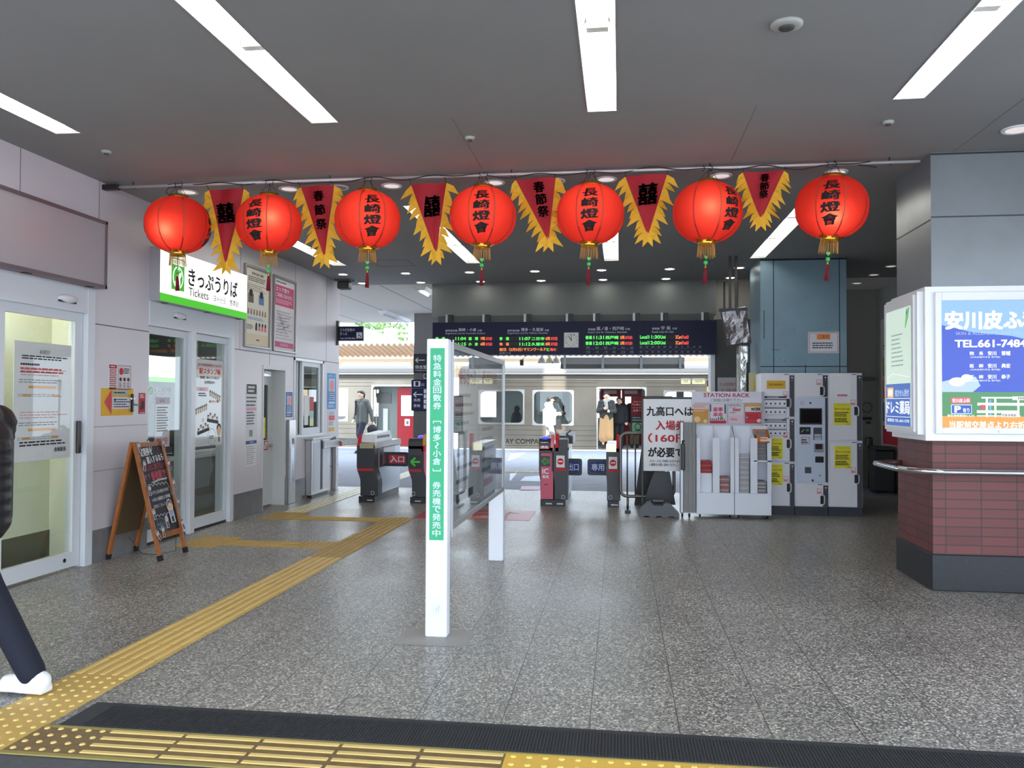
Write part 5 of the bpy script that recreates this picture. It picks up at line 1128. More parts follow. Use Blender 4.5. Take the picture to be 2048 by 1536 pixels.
s = sheet_front(a[0], Yr+.26, a[1]); w = c[0]-a[0]; h = c[1]-a[1]; s.text('STATION RACK', w*.17, h*.5, w*.83, h*.86, P(190, 40, 90), 2, .02); s.text('ご自由にお取り下さい', w*.27, h*.08, w*.73, h*.38, P(50, 50, 56), 2, .005); s.build('lettering', hp)
MB().box((xL+.0, Yr+.275, zt-.02), (xR-.04, Yr+.3, c[1]), M('clear_acrylic_back', (176, 178, 190), .2)).build('display_back', t)
for x in (xL+.05, xM-.05, xM+.06, xR-.05): MB().lathe([(.02, -.01), (.025, 0), (.02, .01)], (x, Yr+.08, .025), BLACK, 12, axis='x').build('castor', t)
def cover(label, pa, pb, base, fn):
    a = RXp(*pa); b_ = RXp(*pb); t = thing('magazine', label, 'magazine', ((a[0]+b_[0])/2, Yr+.25, b_[1]), 'magazines on the rack')
    MB().box((a[0], Yr+.248, b_[1]), (b_[0], Yr+.259, a[1]), base).build('cover', t); s = sheet_front(a[0], Yr+.248, b_[1]); fn(s, b_[0]-a[0], a[1]-b_[1]); s.build('printing', t)
def k1(s, w, h):
    s.rect(0, h*.72, w, h, P(226, 206, 210)); s.ring(w*.16, h*.86, .018, .005, P(200, 60, 70), 2); s.lines(w*.3, h*.78, w*.9, h*.96, 3, P(226, 140, 150), 2); s.lines(w*.1, h*.6, w*.9, h*.68, 2, P(246, 226, 190), 2); s.disc(w*.28, h*.2, .04, P(244, 214, 160), 2); s.disc(w*.8, h*.12, .025, P(244, 214, 160), 2)
cover('orange-tan magazine cover with pale round shapes, first on the rack', (1389, 807), (1421, 848), P(214, 160, 84), k1)
def k2(s, w, h):
    s.text('家事', w*.2, h*.6, w*.8, h*.82, P(214, 70, 110), 2, .03); s.text('革命', w*.2, h*.34, w*.8, h*.56, P(214, 70, 110), 2, .03); s.rect(0, 0, w, h*.14, P(196, 40, 60), 2); s.disc(w*.72, h*.28, .02, P(110, 160, 90), 2)
    for i in range(8): s.rect(w*(.02+.12*i), h*.16, w*(.08+.12*i), h*(.22+.1*random.random()), P(80, 90, 120), 1)
    s.rect(0, h*.6, w*.08, h*.95, P(90, 96, 120), 1); s.rect(w*.9, h*.5, w, h*.97, P(90, 96, 120), 1)
cover('pink magazine cover with 家事革命 lettering', (1424, 807), (1457, 848), P(226, 216, 228), k2)
def k3(s, w, h):
    s.text('Sax', w*.3, h*.62, w*.85, h*.8, P(206, 70, 110), 2, .03, skew=.2); s.ring(w*.16, h*.8, .015, .004, P(206, 130, 150), 2); s.rect(0, 0, w, h*.4, P(232, 200, 214), 1); s.lines(w*.16, h*.14, w*.65, h*.26, 2, P(190, 110, 130), 2); s.lines(w*.1, h*.5, w*.6, h*.58, 1, GREY, 2); s.lines(w*.05, h*.86, w*.9, h*.98, 2, GREY, 2)
cover('pale pink magazine cover with a red script title, third on the rack', (1461, 807), (1492, 848), P(226, 218, 226), k3)
def k4(s, w, h):
    s.rect(0, h*.84, w, h, P(222, 170, 96)); s.text('WORK', w*.36, h*.63, w*.98, h*.8, INK, 2, .04, rot=.05); s.rect(0, 0, w, h*.58, P(206, 66, 82)); s.lines(w*.1, h*.2, w*.9, h*.5, 4, P(170, 40, 60), 2); s.disc(w*.85, h*.15, .03, P(236, 220, 226), 2, 6); s.disc(w*.12, h*.3, .012, P(240, 220, 226), 2, 8)
cover('red and orange magazine cover reading WORK, rightmost on the rack', (1496, 807), (1529, 848), P(236, 226, 224), k4)
def stack(label, x0, x1, z0, n, cols, cat='magazine stack'):
    t = thing('booklet_pile', label, 'booklets', ((x0+x1)/2, Yr+.12, z0), 'booklets in the rack pockets')
    z = z0
    for i in range(n):
        q = random.uniform(-.004, .004); MB().bbox((x0+.006+q, Yr+.03+abs(q), z), (x1-.006+q, Yr+.24, z+.022), cols[i % len(cols)], .004).build('booklet', t); z += .0225
    return z
m1 = (xL+xM)/2; m2 = (xM+xR)/2
stack('red booklets heaped on a block in the first rack pocket', xL+.05, m1-.035, z1+.25, 7, [P(176, 66, 70), P(186, 96, 96), P(164, 56, 62)])
stack('mixed red and white booklets low in the second rack pocket', m1+.055, xM-.055, z1+.0, 9, [P(160, 120, 120), P(190, 170, 172), P(170, 104, 104)])
stack('tall pile of grey booklets with a violet top in the third rack pocket', xM+.06, m2-.038, z1, 22, [P(190, 188, 192), P(176, 174, 180), P(200, 198, 204)])
stack('tidy grey pile of booklets in the upper right rack pocket', m2+.056, xR-.056, .757, 17, [P(150, 146, 150), P(140, 136, 142)])
stack('few grey booklets low in the rightmost rack pocket', m2+.056, xR-.056, z1, 7, [P(130, 128, 130), P(190, 188, 190)])
t = thing('magazine', 'orange magazine bent over the edge of the rightmost rack pocket', 'magazine', (m2+.14, Yr, 1.0), 'magazines on the rack')
b = MB(); n = 8; vs = []; fs = []
for i in range(n+1):
    a = i/n; y = Yr+.2-.23*a; z = 1.15-.0*a-.16*a*a
    for xx in (m2+.03, xR-.01): vs.append((xx+(.03*a if xx < m2+.1 else -.02*a), y, z)); vs.append((xx+(.03*a if xx < m2+.1 else -.02*a), y, z-.006))
for i in range(n): k = 4*i; fs += [(k, k+2, k+6, k+4), (k+1, k+5, k+7, k+3), (k, k+4, k+5, k+1), (k+2, k+3, k+7, k+6)]
b.add(vs, fs, P(222, 120, 56), True); b.build('pages', t)
s = Sheet((m2+.09, Yr-.022, 1.0), (1, 0, 0), (0, .45, .75)); s.rect(0, 0, .12, .03, P(226, 210, 200), 3); s.lines(.01, .035, .12, .07, 1, PAPER, 3); s.build('printing', t)

# ------------------------------------------------------------------ coin lockers
LB = M('locker_grey_white', (232, 232, 238), .38); LD = M('locker_door', (234, 234, 242), .35); LK = M('locker_dark_strip', (66, 68, 76), .4); LBASE = M('locker_base', (58, 60, 70), .5); Yl = 11.45
def LX_(px, py=900): return onY(px, py, Yl).x
def LZ(py, px=1620): return onY(px, py, Yl).z
cols = [(1523.5, 1590.5), (1590.5, 1657.5), (1657.5, 1726)]
ZT = 1.895; ZB = .12
def locker_col(label, x0, x1, doors):
    t = thing('locker_column', label, 'coin locker', ((x0+x1)/2, Yl+.25, 0), 'coin lockers below the blue pillar')
    MB().bbox((x0, Yl+.01, ZB), (x1-.002, Yl+.52, ZT), LB, .006).build('body', t); MB().box((x0+.004, Yl+.03, 0), (x1-.006, Yl+.5, ZB), LBASE).build('plinth', t)
    for d in doors:
        z0, z1, kind = d[:3]
        if kind == 'door':
            dr = MB().bbox((x0+.012, Yl-.008, z0+.006), (x1-.075, Yl+.012, z1-.006), LD, .004).build('door', t)
            MB().box((x1-.068, Yl-.004, z0+.004), (x1-.012, Yl+.012, z1-.03), LK).build('lock_strip', dr)
            b = MB(); zm = z0+(z1-z0)*d[3]; xh = x1-.085
            b.tube([(xh, Yl-.01, zm-.075), (xh+.022, Yl-.028, zm-.05), (xh+.026, Yl-.032, zm), (xh+.022, Yl-.028, zm+.05), (xh, Yl-.01, zm+.075)], .007, WHITEALU, 8); b.bbox((xh-.026, Yl-.014, zm-.055), (xh+.01, Yl-.007, zm+.055), BLACK); b.build('handle', dr)
            s = sheet_front(0, Yl-.006, 0); s.disc(x1-.04, z1-.06, .011, P(226, 226, 230), 1, 14); s.rect(x1-.043, z1-.1, x1-.037, z1-.09, P(220, 220, 226), 1)
            s.frame(xh-.07, zm+.08, xh-.01, zm+.15, .006, P(226, 130, 146), 2); s.rect(xh-.062, zm+.085, xh-.018, zm+.11, P(232, 150, 164), 2); s.build('lock_marks', dr)
            s = sheet_front(0, Yl-.008, 0); s.rect(x1-.14, z1-.024, x1-.085, z1-.014, P(90, 92, 100), 1); s.build('number_plate', dr)
            if len(d) > 4: d[4](dr, x0, x1, z0, z1)
    return t
YLW = P(238, 230, 66)
def ysheet(dr, xa, za, xb, zb, name='yellow_notice'):
    n = MB().box((xa, Yl-.012, za), (xb, Yl-.008, zb), YLW).build(name, dr); s = sheet_front(xa, Yl-.012, za); w = xb-xa; h = zb-za
    s.text('コインロッカー', w*.2, h*.88, w*.75, h*.95, P(206, 130, 90), 2); s.text('鍵のかけ忘れ注意', w*.08, h*.7, w*.92, h*.78, P(190, 90, 40), 2, .02); s.lines(w*.06, h*.38, w*.9, h*.62, 3, INK, 2, .5); s.lines(w*.06, h*.12, w*.9, h*.34, 3, INK, 2, .6); s.lines(w*.75, h*.03, w*.95, h*.07, 1, INK, 2); s.build('notice_printing', dr)
def chart(dr, x0, z0, x1, z1):
    s = sheet_front(x0, Yl-.009, z0); w = x1-x0; h = z1-z0
    s.rect(0, h*.9, w, h, P(70, 76, 92), 1); s.lines(w*.15, h*.92, w*.85, h*.98, 1, PAPER, 2, .6)
    for a in (.46, .02): s.frame(0, h*a, w, h*(a+.38), .004, P(110, 116, 130), 1); s.rect(0, h*(a+.34), w, h*(a+.39), P(70, 76, 92), 2)
    for a in (.5, .06):
        for i in range(5): s.disc(w*(.1+.2*i), h*(a+.12), .012, P(70, 76, 92), 2, 8); s.rect(w*(.05+.2*i), h*(a+.06), w*(.14+.2*i), h*(a+.08), P(130, 136, 150), 2)
    s.build('instruction_chart', dr)
def da(dr, x0, x1, z0, z1):
    n = MB().box((x0+.065, Yl-.012, z1-.21), (x1-.125, Yl-.008, z1-.1), P(222, 176, 60)).build('name_plate', dr); s = sheet_front(0, Yl-.012, 0); s.text('コインロッカー', x0+.09, z1-.17, x1-.15, z1-.14, INK, 2, .03); s.build('name_lettering', dr); chart(dr, x0+.03, z0+.02, x1-.11, z1-.31)
def db(dr, x0, x1, z0, z1): chart(dr, x0+.03, z1-.26, x1-.11, z1-.03); ysheet(dr, x0+.05, z0+.04, x0+.27, z0+.31)
def dc(dr, x0, x1, z0, z1): ysheet(dr, x0+.05, z1-.31, x0+.27, z1-.04)
zz = [LZ(y) for y in (745, 834, 924, 1013)]
locker_col('left coin locker column, yellow コインロッカー plate and instruction charts', LX_(cols[0][0]), LX_(cols[0][1]), [(zz[1], ZT, 'door', .32, da), (zz[2], zz[1], 'door', .4, db), (ZB, zz[2], 'door', .42, dc)])
x0, x1 = LX_(cols[1][0]), LX_(cols[1][1])
za, zb_ = LZ(794), LZ(966)
t = locker_col('middle coin locker column with the payment panel and small screen', x0, x1, [(za, ZT, 'door', .25), (ZB, zb_, 'door', .3)])
pm = MB().bbox((x0+.015, Yl-.018, zb_+.012), (x1-.045, Yl+.012, za-.01), M('panel_pale_blue', (208, 220, 240), .35), .005).build('payment_panel', t)
MB().box((x1-.045, Yl-.002, zb_+.012), (x1-.012, Yl+.012, za-.01), LK).build('panel_strip', t)
H = za-zb_; W_ = x1-x0-.06; X0 = x0+.015
def pbox(name, a, b0, c, d, m, dp=.01): return MB().bbox((X0+W_*a, Yl-.018-dp, zb_+H*b0), (X0+W_*c, Yl-.016, zb_+H*d), m, .003).build(name, pm)
pbox('screen', .1, .68, .88, .87, P(60, 58, 64), .012); s = sheet_front(X0+W_*.14, Yl-.0305, zb_+H*.70); s.rect(0, 0, W_*.7, H*.155, M('dark_screen_glass', (30, 28, 32), .08), 0.2); s.build('screen_glass', pm)
pbox('card_reader', .1, .565, .48, .65, BLACK); pbox('coin_unit', .58, .5, .87, .645, P(80, 84, 92)); s = sheet_front(X0, Yl-.0285, zb_); s.rect(W_*.61, H*.5, W_*.85, H*.57, P(190, 196, 206), 1); s.rect(W_*.62, H*.535, W_*.84, H*.54, INK, 2); s.line([(W_*.15, H*.59), (W_*.25, H*.62)], .006, WHITE, 1); s.rect(W_*.32, H*.6, W_*.42, H*.63, P(70, 130, 110), 1); s.build('unit_marks', pm)
pbox('bill_slot', .6, .36, .92, .46, P(150, 156, 166), .02); pbox('bill_mouth', .64, .395, .88, .455, P(50, 30, 36), .024); pbox('receipt_slot', .64, .24, .93, .31, BLACK); pbox('coin_return', .28, .115, .5, .185, P(80, 86, 96)); pbox('key_switch', .52, .02, .58, .045, BLACK)
s = sheet_front(X0, Yl-.018, zb_); s.ring(W_*.2, H*.93, .025, .005, P(200, 110, 120), 2); s.disc(W_*.48, H*.93, .014, P(50, 60, 76), 2); s.frame(W_*.16, H*.45, W_*.44, H*.535, .006, P(214, 80, 100), 2); s.lines(W_*.18, H*.46, W_*.42, H*.515, 2, INK, 2); s.disc(W_*.8, H*.09, .01, P(110, 116, 126), 2); s.build('panel_marks', pm)
def dz1(dr, x0, x1, z0, z1):
    ysheet(dr, x0+.06, z1-.69, x0+.28, z1-.40); MB().box((x0+.06, Yl-.014, z1-.33), (x0+.29, Yl-.008, z1-.03), M('clear_plastic_sleeve', (240, 240, 246), .2, spec=.9, bump=.5, nscale=16)).build('plastic_sleeve', dr); s = sheet_front(0, Yl-.0145, 0); s.lines(x0+.11, z1-.31, x0+.28, z1-.28, 1, P(206, 90, 120), 1, .8); s.build('sleeve_printing', dr)
def dz2(dr, x0, x1, z0, z1): ysheet(dr, x0+.07, z1-.36, x0+.28, z1-.07)
zc_ = LZ(881)
locker_col('right coin locker column with two tall doors and yellow notices', LX_(cols[2][0]), LX_(cols[2][1]), [(zc_, ZT, 'door', .44, dz1), (ZB, zc_, 'door', .43, dz2)])

# ------------------------------------------------------------------ blue-grey pillar behind the lockers, wrapped pole and screen
BLUEP = M('blue_grey_panel', (128, 158, 174), .38, noise=.1, nscale=2.5); t = thing('steel_clad_pillar', 'square pillar clad in blue-grey steel panels behind the coin lockers', 'pillar', (2.53, 12.4, 0))
Yp = 12.02
MB().box((1.955, Yp, 0), (3.12, 12.95, ZC), BLUEP).build('cladding', t)
s = sheet_front(0, Yp, 0); DJ = P(40, 50, 58)
for x in (2.13, 3.02): s.rect(x, 0, x+.012, ZC, DJ)
s.rect(1.955, 2.0, 3.12, 2.012, DJ); s.rect(2.56, 1.7, 2.572, 2.03, DJ); s.rect(1.955, ZC-.03, 3.12, ZC-.005, DJ); s.rect(2.0, 2.4, 2.012, 2.8, P(70, 84, 92), 2); s.rect(2.1, 2.24, 2.22, 2.247, P(80, 92, 98), 2)
for i in range(26): s.disc(random.uniform(1.97, 3.1), random.uniform(2.02, 2.7), random.uniform(.002, .006), P(60, 70, 76), 2, 8)
s.build('panel_joint', t)
a = onY(1616, 664, Yp); b_ = onY(1678, 706, Yp)
def f_prov(s, w, h):
    s.rect(w*.28, h*.64, w*.72, h*.9, P(232, 150, 80)); s.text('ご案内', w*.34, h*.68, w*.66, h*.86, P(190, 60, 50), 2); s.lines(w*.14, h*.2, w*.9, h*.52, 3, INK, 2, .45); s.frame(w*.03, h*.04, w*.97, h*.96, .006, P(210, 100, 100), 1)
poster('pillar_notice', 'white laminated notice with an orange heading on the blue-grey pillar', Yp, a.x, b_.z, b_.x, a.z, M('crumpled_laminate', (218, 218, 226), .15, bump=.5, nscale=12), f_prov, 'notice', facing='front')
WRAP = M('crumpled_plastic_wrap', (196, 198, 196), .12, .55, bump=1.0, nscale=7)
t = thing('wrapped_cabinet', 'tall shiny plastic-wrapped cabinet under the hanging screen', 'cabinet', (1.7, 12.3, 0))
a = onY(1471, 690, 12.3); b_ = onY(1502, 800, 12.3); MB().bbox((a.x+.05, 12.3, 0), (b_.x-.03, 12.6, a.z), WRAP, .02).build('cabinet', t); MB().box((a.x+.15, 12.29, 0), (a.x+.2, 12.302, a.z-.25), BLACK).build('gap', t)
t = thing('hanging_screen', 'tilted flat screen in crinkled clear plastic hanging from the ceiling', 'screen', (1.55, 11.6, 2.3))
c0 = onY(1441, 622, 11.5); c1_ = onY(1492, 614, 11.5); c2_ = onY(1503, 686, 11.62); c3_ = onY(1456, 692, 11.62)
nv = (c1_-c0).cross(c3_-c0).normalized(); nv = nv if nv.y < 0 else -nv; th = -nv*.07
b = MB(); V = [c3_, c2_, c1_, c0]; b.add(V+[v+th for v in V], [(0, 1, 2, 3), (7, 6, 5, 4), (0, 4, 5, 1), (1, 5, 6, 2), (2, 6, 7, 3), (3, 7, 4, 0)], M('screen_shell', (74, 74, 80), .3)); sc_ = b.build('shell', t)
cen = (c0+c1_+c2_+c3_)/4; V2 = [cen+(v-cen)*.93+nv*.006 for v in V]; b = MB()
n = 10; vs = []; fs = []
for j in range(n+1):
    for i in range(n+1):
        p = (V2[0]*(1-i/n)+V2[1]*(i/n))*(1-j/n)+(V2[3]*(1-i/n)+V2[2]*(i/n))*(j/n); vs.append(p+nv*random.uniform(0, .012))
for j in range(n):
    for i in range(n): fs.append((j*(n+1)+i, j*(n+1)+i+1, (j+1)*(n+1)+i+1, (j+1)*(n+1)+i))
b.add(vs, fs, M('crinkled_clear_film', (214, 214, 220), .1, .85, bump=.8, nscale=9), True); b.build('plastic_film', sc_)
MB().box((c0.x-.01, 11.48, c0.z+.0), (c1_.x+.02, 11.6, c0.z+.035), M('navy_cap', (36, 36, 56), .4)).build('top_cap', t)
for px in (1460, 1472): p = onY(px, 600, 11.75); MB().box((p.x-.016, 11.72, 2.7), (p.x+.016, 11.76, ZC), DARKSTEEL).build('drop_rod', t)
def f_kip(s, w, h): s.text('きっぷは目的地まで', w*.12, h*.62, w*1.0, h*.78, P(190, 60, 80), 2, .01); s.text('正しくお買い求め', w*.2, h*.36, w*1.0, h*.52, P(190, 60, 80), 2, .01); s.disc(w*.5, h*.12, .05, P(60, 60, 70), 2)
a = onY(1435, 755, 14.29); b_ = onY(1472, 800, 14.29); poster('fare_reminder_poster', 'pale poster with pink きっぷは lettering on the dark wall behind the rack', 14.29, a.x, b_.z, b_.x, a.z, P(206, 206, 208), f_kip, facing='front')
a = onY(1508, 752, 12.0); t = thing('round_mark_poster', 'small yellowish poster with a round mark left of the lockers', 'poster', (1.9, 12.0, 1.5)); MB().box((1.8, 12.05, 1.5), (1.95, 12.06, 1.92), P(190, 184, 150)).build('sheet', t); s = sheet_front(1.8, 12.05, 1.5); s.disc(.08, .25, .05, P(206, 180, 90), 1); s.build('printing', t)

# ------------------------------------------------------------------ brick pillar with light boxes
def brick_mat():
    m = bpy.data.materials.new('red_brick_tile'); m.use_nodes = True; nt = m.node_tree; b = nt.nodes['Principled BSDF']; L = nt.links.new
    g = nt.nodes.new('ShaderNodeNewGeometry'); sp = nt.nodes.new('ShaderNodeSeparateXYZ'); L(g.outputs['Position'], sp.inputs[0])
    ad = nt.nodes.new('ShaderNodeMath'); ad.operation = 'ADD'; L(sp.outputs['X'], ad.inputs[0]); L(sp.outputs['Y'], ad.inputs[1])
    cb = nt.nodes.new('ShaderNodeCombineXYZ'); L(ad.outputs[0], cb.inputs[0]); L(sp.outputs['Z'], cb.inputs[1])
    bt_ = nt.nodes.new('ShaderNodeTexBrick'); L(cb.outputs[0], bt_.inputs['Vector']); bt_.offset = 0.0
    bt_.inputs['Scale'].default_value = 1.0; bt_.inputs['Brick Width'].default_value = .268; bt_.inputs['Row Height'].default_value = .073; bt_.inputs['Mortar Size'].default_value = .0045; bt_.inputs['Bias'].default_value = -.2
    bt_.inputs['Color1'].default_value = C(112, 56, 54); bt_.inputs['Color2'].default_value = C(94, 48, 46); bt_.inputs['Mortar'].default_value = C(64, 46, 46)
    L(bt_.outputs['Color'], b.inputs['Base Color']); b.inputs['Roughness'].default_value = .45
    bp = nt.nodes.new('ShaderNodeBump'); bp.inputs['Strength'].default_value = .5; bp.inputs['Distance'].default_value = .006; bp.invert = True; L(bt_.outputs['Fac'], bp.inputs['Height']); L(bp.outputs['Normal'], b.inputs['Normal'])
    return m
PX0, PX1, PY0, PY1 = 2.49, 3.75, 7.06, 7.9
t = thing('brick_pillar', 'massive pillar with red brick tiles, black stone base and grey metal top', 'pillar', ((PX0+PX1)/2, 7.5, 0))
MB().box((PX0, PY0, .29), (PX1, PY1, 1.3), brick_mat()).build('brick_facing', t)
MB().bbox((PX0-.015, PY0-.015, 0), (PX1+.015, PY1+.015, .29), M('black_granite', (36, 39, 44), .3, noise=.35, nscale=120), .006).build('stone_base', t)
MET = M('grey_metal_cladding', (132, 136, 140), .3, .3, noise=.08, nscale=3)
MB().box((PX0-.0, PY0, 1.3), (PX1, PY1, ZC), MET).build('metal_cladding', t)
s = sheet_front(PX0, PY0, 0); s.rect(.0, 3.0, 1.26, 3.012, P(70, 72, 76)); s.rect(0, ZC-.02, 1.26, ZC-.005, P(50, 52, 56)); s.build('cladding_joint', t)
s = Sheet((PX0, PY1, 0), -UY, UZ); s.rect(0, 2.98, .84, 2.992, P(60, 62, 66)); s.build('cladding_joint', t)
BOXW = M('light_box_white', (238, 239, 242), .35)
bx = thing('clinic_light_box', 'lit advertising box with blue 安川皮ふ科 panel wrapped round the brick pillar', 'light box', (2.9, 6.95, 1.2))
b = MB(); b.box((2.385, 6.9, 1.205), (PX1, PY0, 2.42), BOXW); b.box((2.385, PY0, 1.205), (PX0, 7.72, 2.42), BOXW); b.build('casing', bx)
b = MB(); fx0, fx1, fz0, fz1 = 2.45, PX1-.05, 1.26, 2.375; w = .05
for A, B_ in (((fx0, 6.87, fz0), (fx0+w, 6.9, fz1)), ((fx1-w, 6.87, fz0), (fx1, 6.9, fz1)), ((fx0+w, 6.87, fz0), (fx1-w, 6.9, fz0+w)), ((fx0+w, 6.87, fz1-.07), (fx1-w, 6.9, fz1))): b.bbox(A, B_, BOXW, .005)
b.build('front_frame', bx)
px0, pz0, px1, pz1 = fx0+w, fz0+w, fx1-w, fz1-.07; w = px1-px0; h = pz1-pz0
MB().box((px0, 6.888, pz0), (px1, 6.9, pz1), E(64, 96, 226, .75)).build('lit_panel', bx)
s = sheet_front(px0, 6.888, pz0); SKYB = E(150, 196, 246, .85); WHT = E(250, 252, 255, 1.0); GRN = E(84, 160, 104, .75); ORG_ = E(246, 164, 70, .9)
s.poly([(0, h), (0, h*.81), (w*.2, h*.75), (w*.45, h*.72), (w*.58, h*.68), (w*.72, h*.58), (w*.85, h*.5), (w, h*.46), (w, h)], SKYB, 1)
s.poly([(0, h*.36), (w*.1, h*.39), (w*.22, h*.4), (w*.25, h*.33), (w*.2, h*.28), (0, h*.27)], E(190, 216, 250, .85), 1); s.disc(w*.1, h*.36, .06, WHT, 2, 18, ry=.035); s.disc(w*.16, h*.39, .04, WHT, 2, 18, ry=.03)
s.rect(0, h*.09, w, h*.28, GRN, 2)
sc = .70
def pxt(tx, x0, y0, x1, y1, m, bold=.02, l=4): p = onY(x0, y1, 6.888); q = onY(x1, y0, 6.888); s.text(tx, p.x-px0, p.z-pz0, q.x-px0, q.z-pz0, m, l, bold)
def pxr(x0, y0, x1, y1, m, l=3): p = onY(x0, y1, 6.888); q = onY(x1, y0, 6.888); s.rect(p.x-px0, p.z-pz0, min(q.x-px0, w), q.z-pz0, m, l)
pxt('安川皮ふ科', 1889, 620, 2085, 660, WHT, .045); pxt('SKIN & ALLERGY CLINIC YASUKAWA', 1911, 663, 2080, 670, E(190, 214, 246, .8), .0); pxt('TEL.661-7484', 1909, 679, 2052, 695, WHT, .035)
for y, nm, ti in ((703, '安川　晋輔', '院　長'), (728, '安川　典宏', '医　師'), (750, '安川　恭子', '医　師')): pxt(ti, 1939, y, 1966, y+7.5, WHT, .02); pxt(nm, 1975, y-1, 2020, y+8, WHT, .03); pxt('(日本皮膚科学会 専門医)', 1940, y+9.5, 2000, y+13.5, WHT, .0)
pxr(1902, 795, 1941, 806.5, E(226, 90, 110, .9)); pxt('安川皮ふ科', 1904, 797, 1939, 805, WHT, .02, 5); pxr(1902, 809.5, 1943, 827.5, WHT); pxr(1903, 810.5, 1942, 826.5, E(40, 90, 210, .8), 4); pxt('P', 1908, 812, 1921, 825, WHT, .05, 6); pxt('有り', 1925, 816, 1938, 825, WHT, .02, 6); pxt('東区香椎駅前3-4-34', 1894, 829, 1948, 833.5, WHT, .02)
for y0, y1, x0, x1 in ((806, 811, 1954, 2060), (821, 826, 1953, 2036), (794, 797, 1962, 2030), (831, 832.5, 1953, 2040)): pxr(x0, y0, x1, y1, WHT, 5)
for x in (1973, 1990, 2036): pxr(x-2, 797, x+2, 834, WHT, 5)
pxr(1978, 800, 1982, 833, E(110, 180, 236, .9), 4); pxr(1960, 810, 1970, 818, E(220, 70, 90, .9), 6); pxr(2024, 793, 2060, 800, WHT, 6); pxt('香椎駅', 2034, 794, 2048, 799, INK, .01, 7); pxr(2002, 827, 2034, 834, WHT, 6); pxt('西鉄香椎駅', 2003, 828, 2032, 833, INK, .01, 7)
s.rect(0, 0, w, h*.09, ORG_, 3); pxt('当駅前交差点より右折300m', 1898, 843, 2085, 857, WHT, .03, 5)
s.build('printing', bx)
MB().lathe([(.012, .008), (.012, 0)], (2.92, 6.87, 1.285), STEEL, 12, axis='y').build('lock', bx)
# the box on the left face of the pillar
b2 = thing('pharmacy_light_box', 'lit box with pale green and blue 薬局 panel on the left face of the brick pillar', 'light box', (2.33, 7.3, 1.2))
xs = 2.385; ya, yb, za_, zb2 = 6.945, 7.72, 1.25, 2.39
MB().box((xs-.045, ya, za_), (xs, yb, zb2), BOXW).box((xs-.06, ya+.05, za_+.02), (xs-.045, yb, zb2-.02), BOXW).build('casing', b2)
MB().box((xs-.064, ya+.1, za_+.06), (xs-.06, yb-.06, zb2-.1), E(206, 226, 214, .8)).build('lit_panel', b2)
s = Sheet((xs-.064, yb-.06, za_+.06), -UY, UZ); w = yb-ya-.16; h = zb2-za_-.16
s.rect(0, 0, w, h*.36, E(60, 110, 196, .7), 1); s.rect(w*.06, h*.24, w*.32, h*.33, E(240, 190, 120, .8), 2); s.text('調剤', w*.1, h*.255, w*.28, h*.315, WHT, 3, .02); s.text('処方せん受付', w*.4, h*.25, w*.95, h*.31, E(220, 236, 250, .9), 3)
s.text('ドレミ薬局', w*.03, h*.1, w*.97, h*.215, WHT, 3, .02); s.text('香椎店 TEL 663-1578', w*.06, h*.03, w*.95, h*.06, WHT, 3); s.frame(w*.01, h*.075, w*.99, h*.235, .004, WHT, 2)
s.poly([(w*.8, h*.82), (w*.86, h*.98), (w*.99, h*.99), (w*.93, h*.9), (w*.84, h*.83)], E(120, 190, 110, .8), 2); s.disc(w*.88, h*.95, .015, E(90, 90, 200, .8), 3); s.lines(w*.25, h*.5, w*.75, h*.8, 8, E(140, 160, 156, .7), 2, .3); s.line([(w*.1, h*.36), (w*.1, h*.42), (w*.3, h*.45), (w*.97, h*.41)], .004, E(240, 246, 240, .9), 2); s.build('printing', b2)
# handrail around the pillar
t = thing('handrail', 'polished steel handrail bending around the brick pillar', 'handrail', (2.7, 6.75, .97))
pts = [(3.75, 6.76, .97), (3.0, 6.76, .97), (2.55, 6.77, .97)]
for k in range(1, 9): a = pi/2*k/8; pts.append((2.55-.33*math.sin(a), 7.10-.33*math.cos(a), .97))
pts += [(2.22, 7.35, .97), (2.22, 7.6, .97)]
for k in range(1, 6): a = pi/2*k/5; pts.append((2.42-.2*math.cos(a), 7.6+.2*math.sin(a), .97))
pts.append((2.49, 7.8, .97))
MB().tube(pts, .024, CHROME, 14).build('rail', t)
for q, r_ in (((2.7, 7.06, .95), (2.7, 6.78, .955)), ((3.4, 7.06, .95), (3.4, 6.78, .955))): MB().tube([q, r_], .009, STEEL, 8).build('bracket', t)

# ------------------------------------------------------------------ dark right corner
t = thing('tall_banner', 'tall narrow banner with a sun mark and coloured blocks on the dark right wall', 'banner', (4.5, 14.5, .3))
a = onX(1762, 640, 4.54); b_ = onX(1800, 960, 4.54); y0, y1 = a.y, a.y-1.2
MB().box((4.53, y1, .5), (4.549, y0, a.z), P(166, 164, 156)).build('sheet', t)
s = Sheet((4.53, y0, .5), -UY, UZ); w = y0-y1; h = a.z-.5; s.ring(w*.3, h*.88, .09, .02, INK, 2); s.text('Sun', w*.14, h*.78, w*.6, h*.82, INK, 2, .04)
for i, c in enumerate((P(120, 140, 60), P(196, 104, 50), P(70, 90, 120), P(170, 40, 50))): s.rect(w*.1, h*(.6-.16*i), w*.9, h*(.73-.16*i), c, 2)
s.build('printing', t)
t = thing('waste_bin', 'dark waste bin in the corner behind the brick pillar', 'bin', (4.0, 13.4, 0))
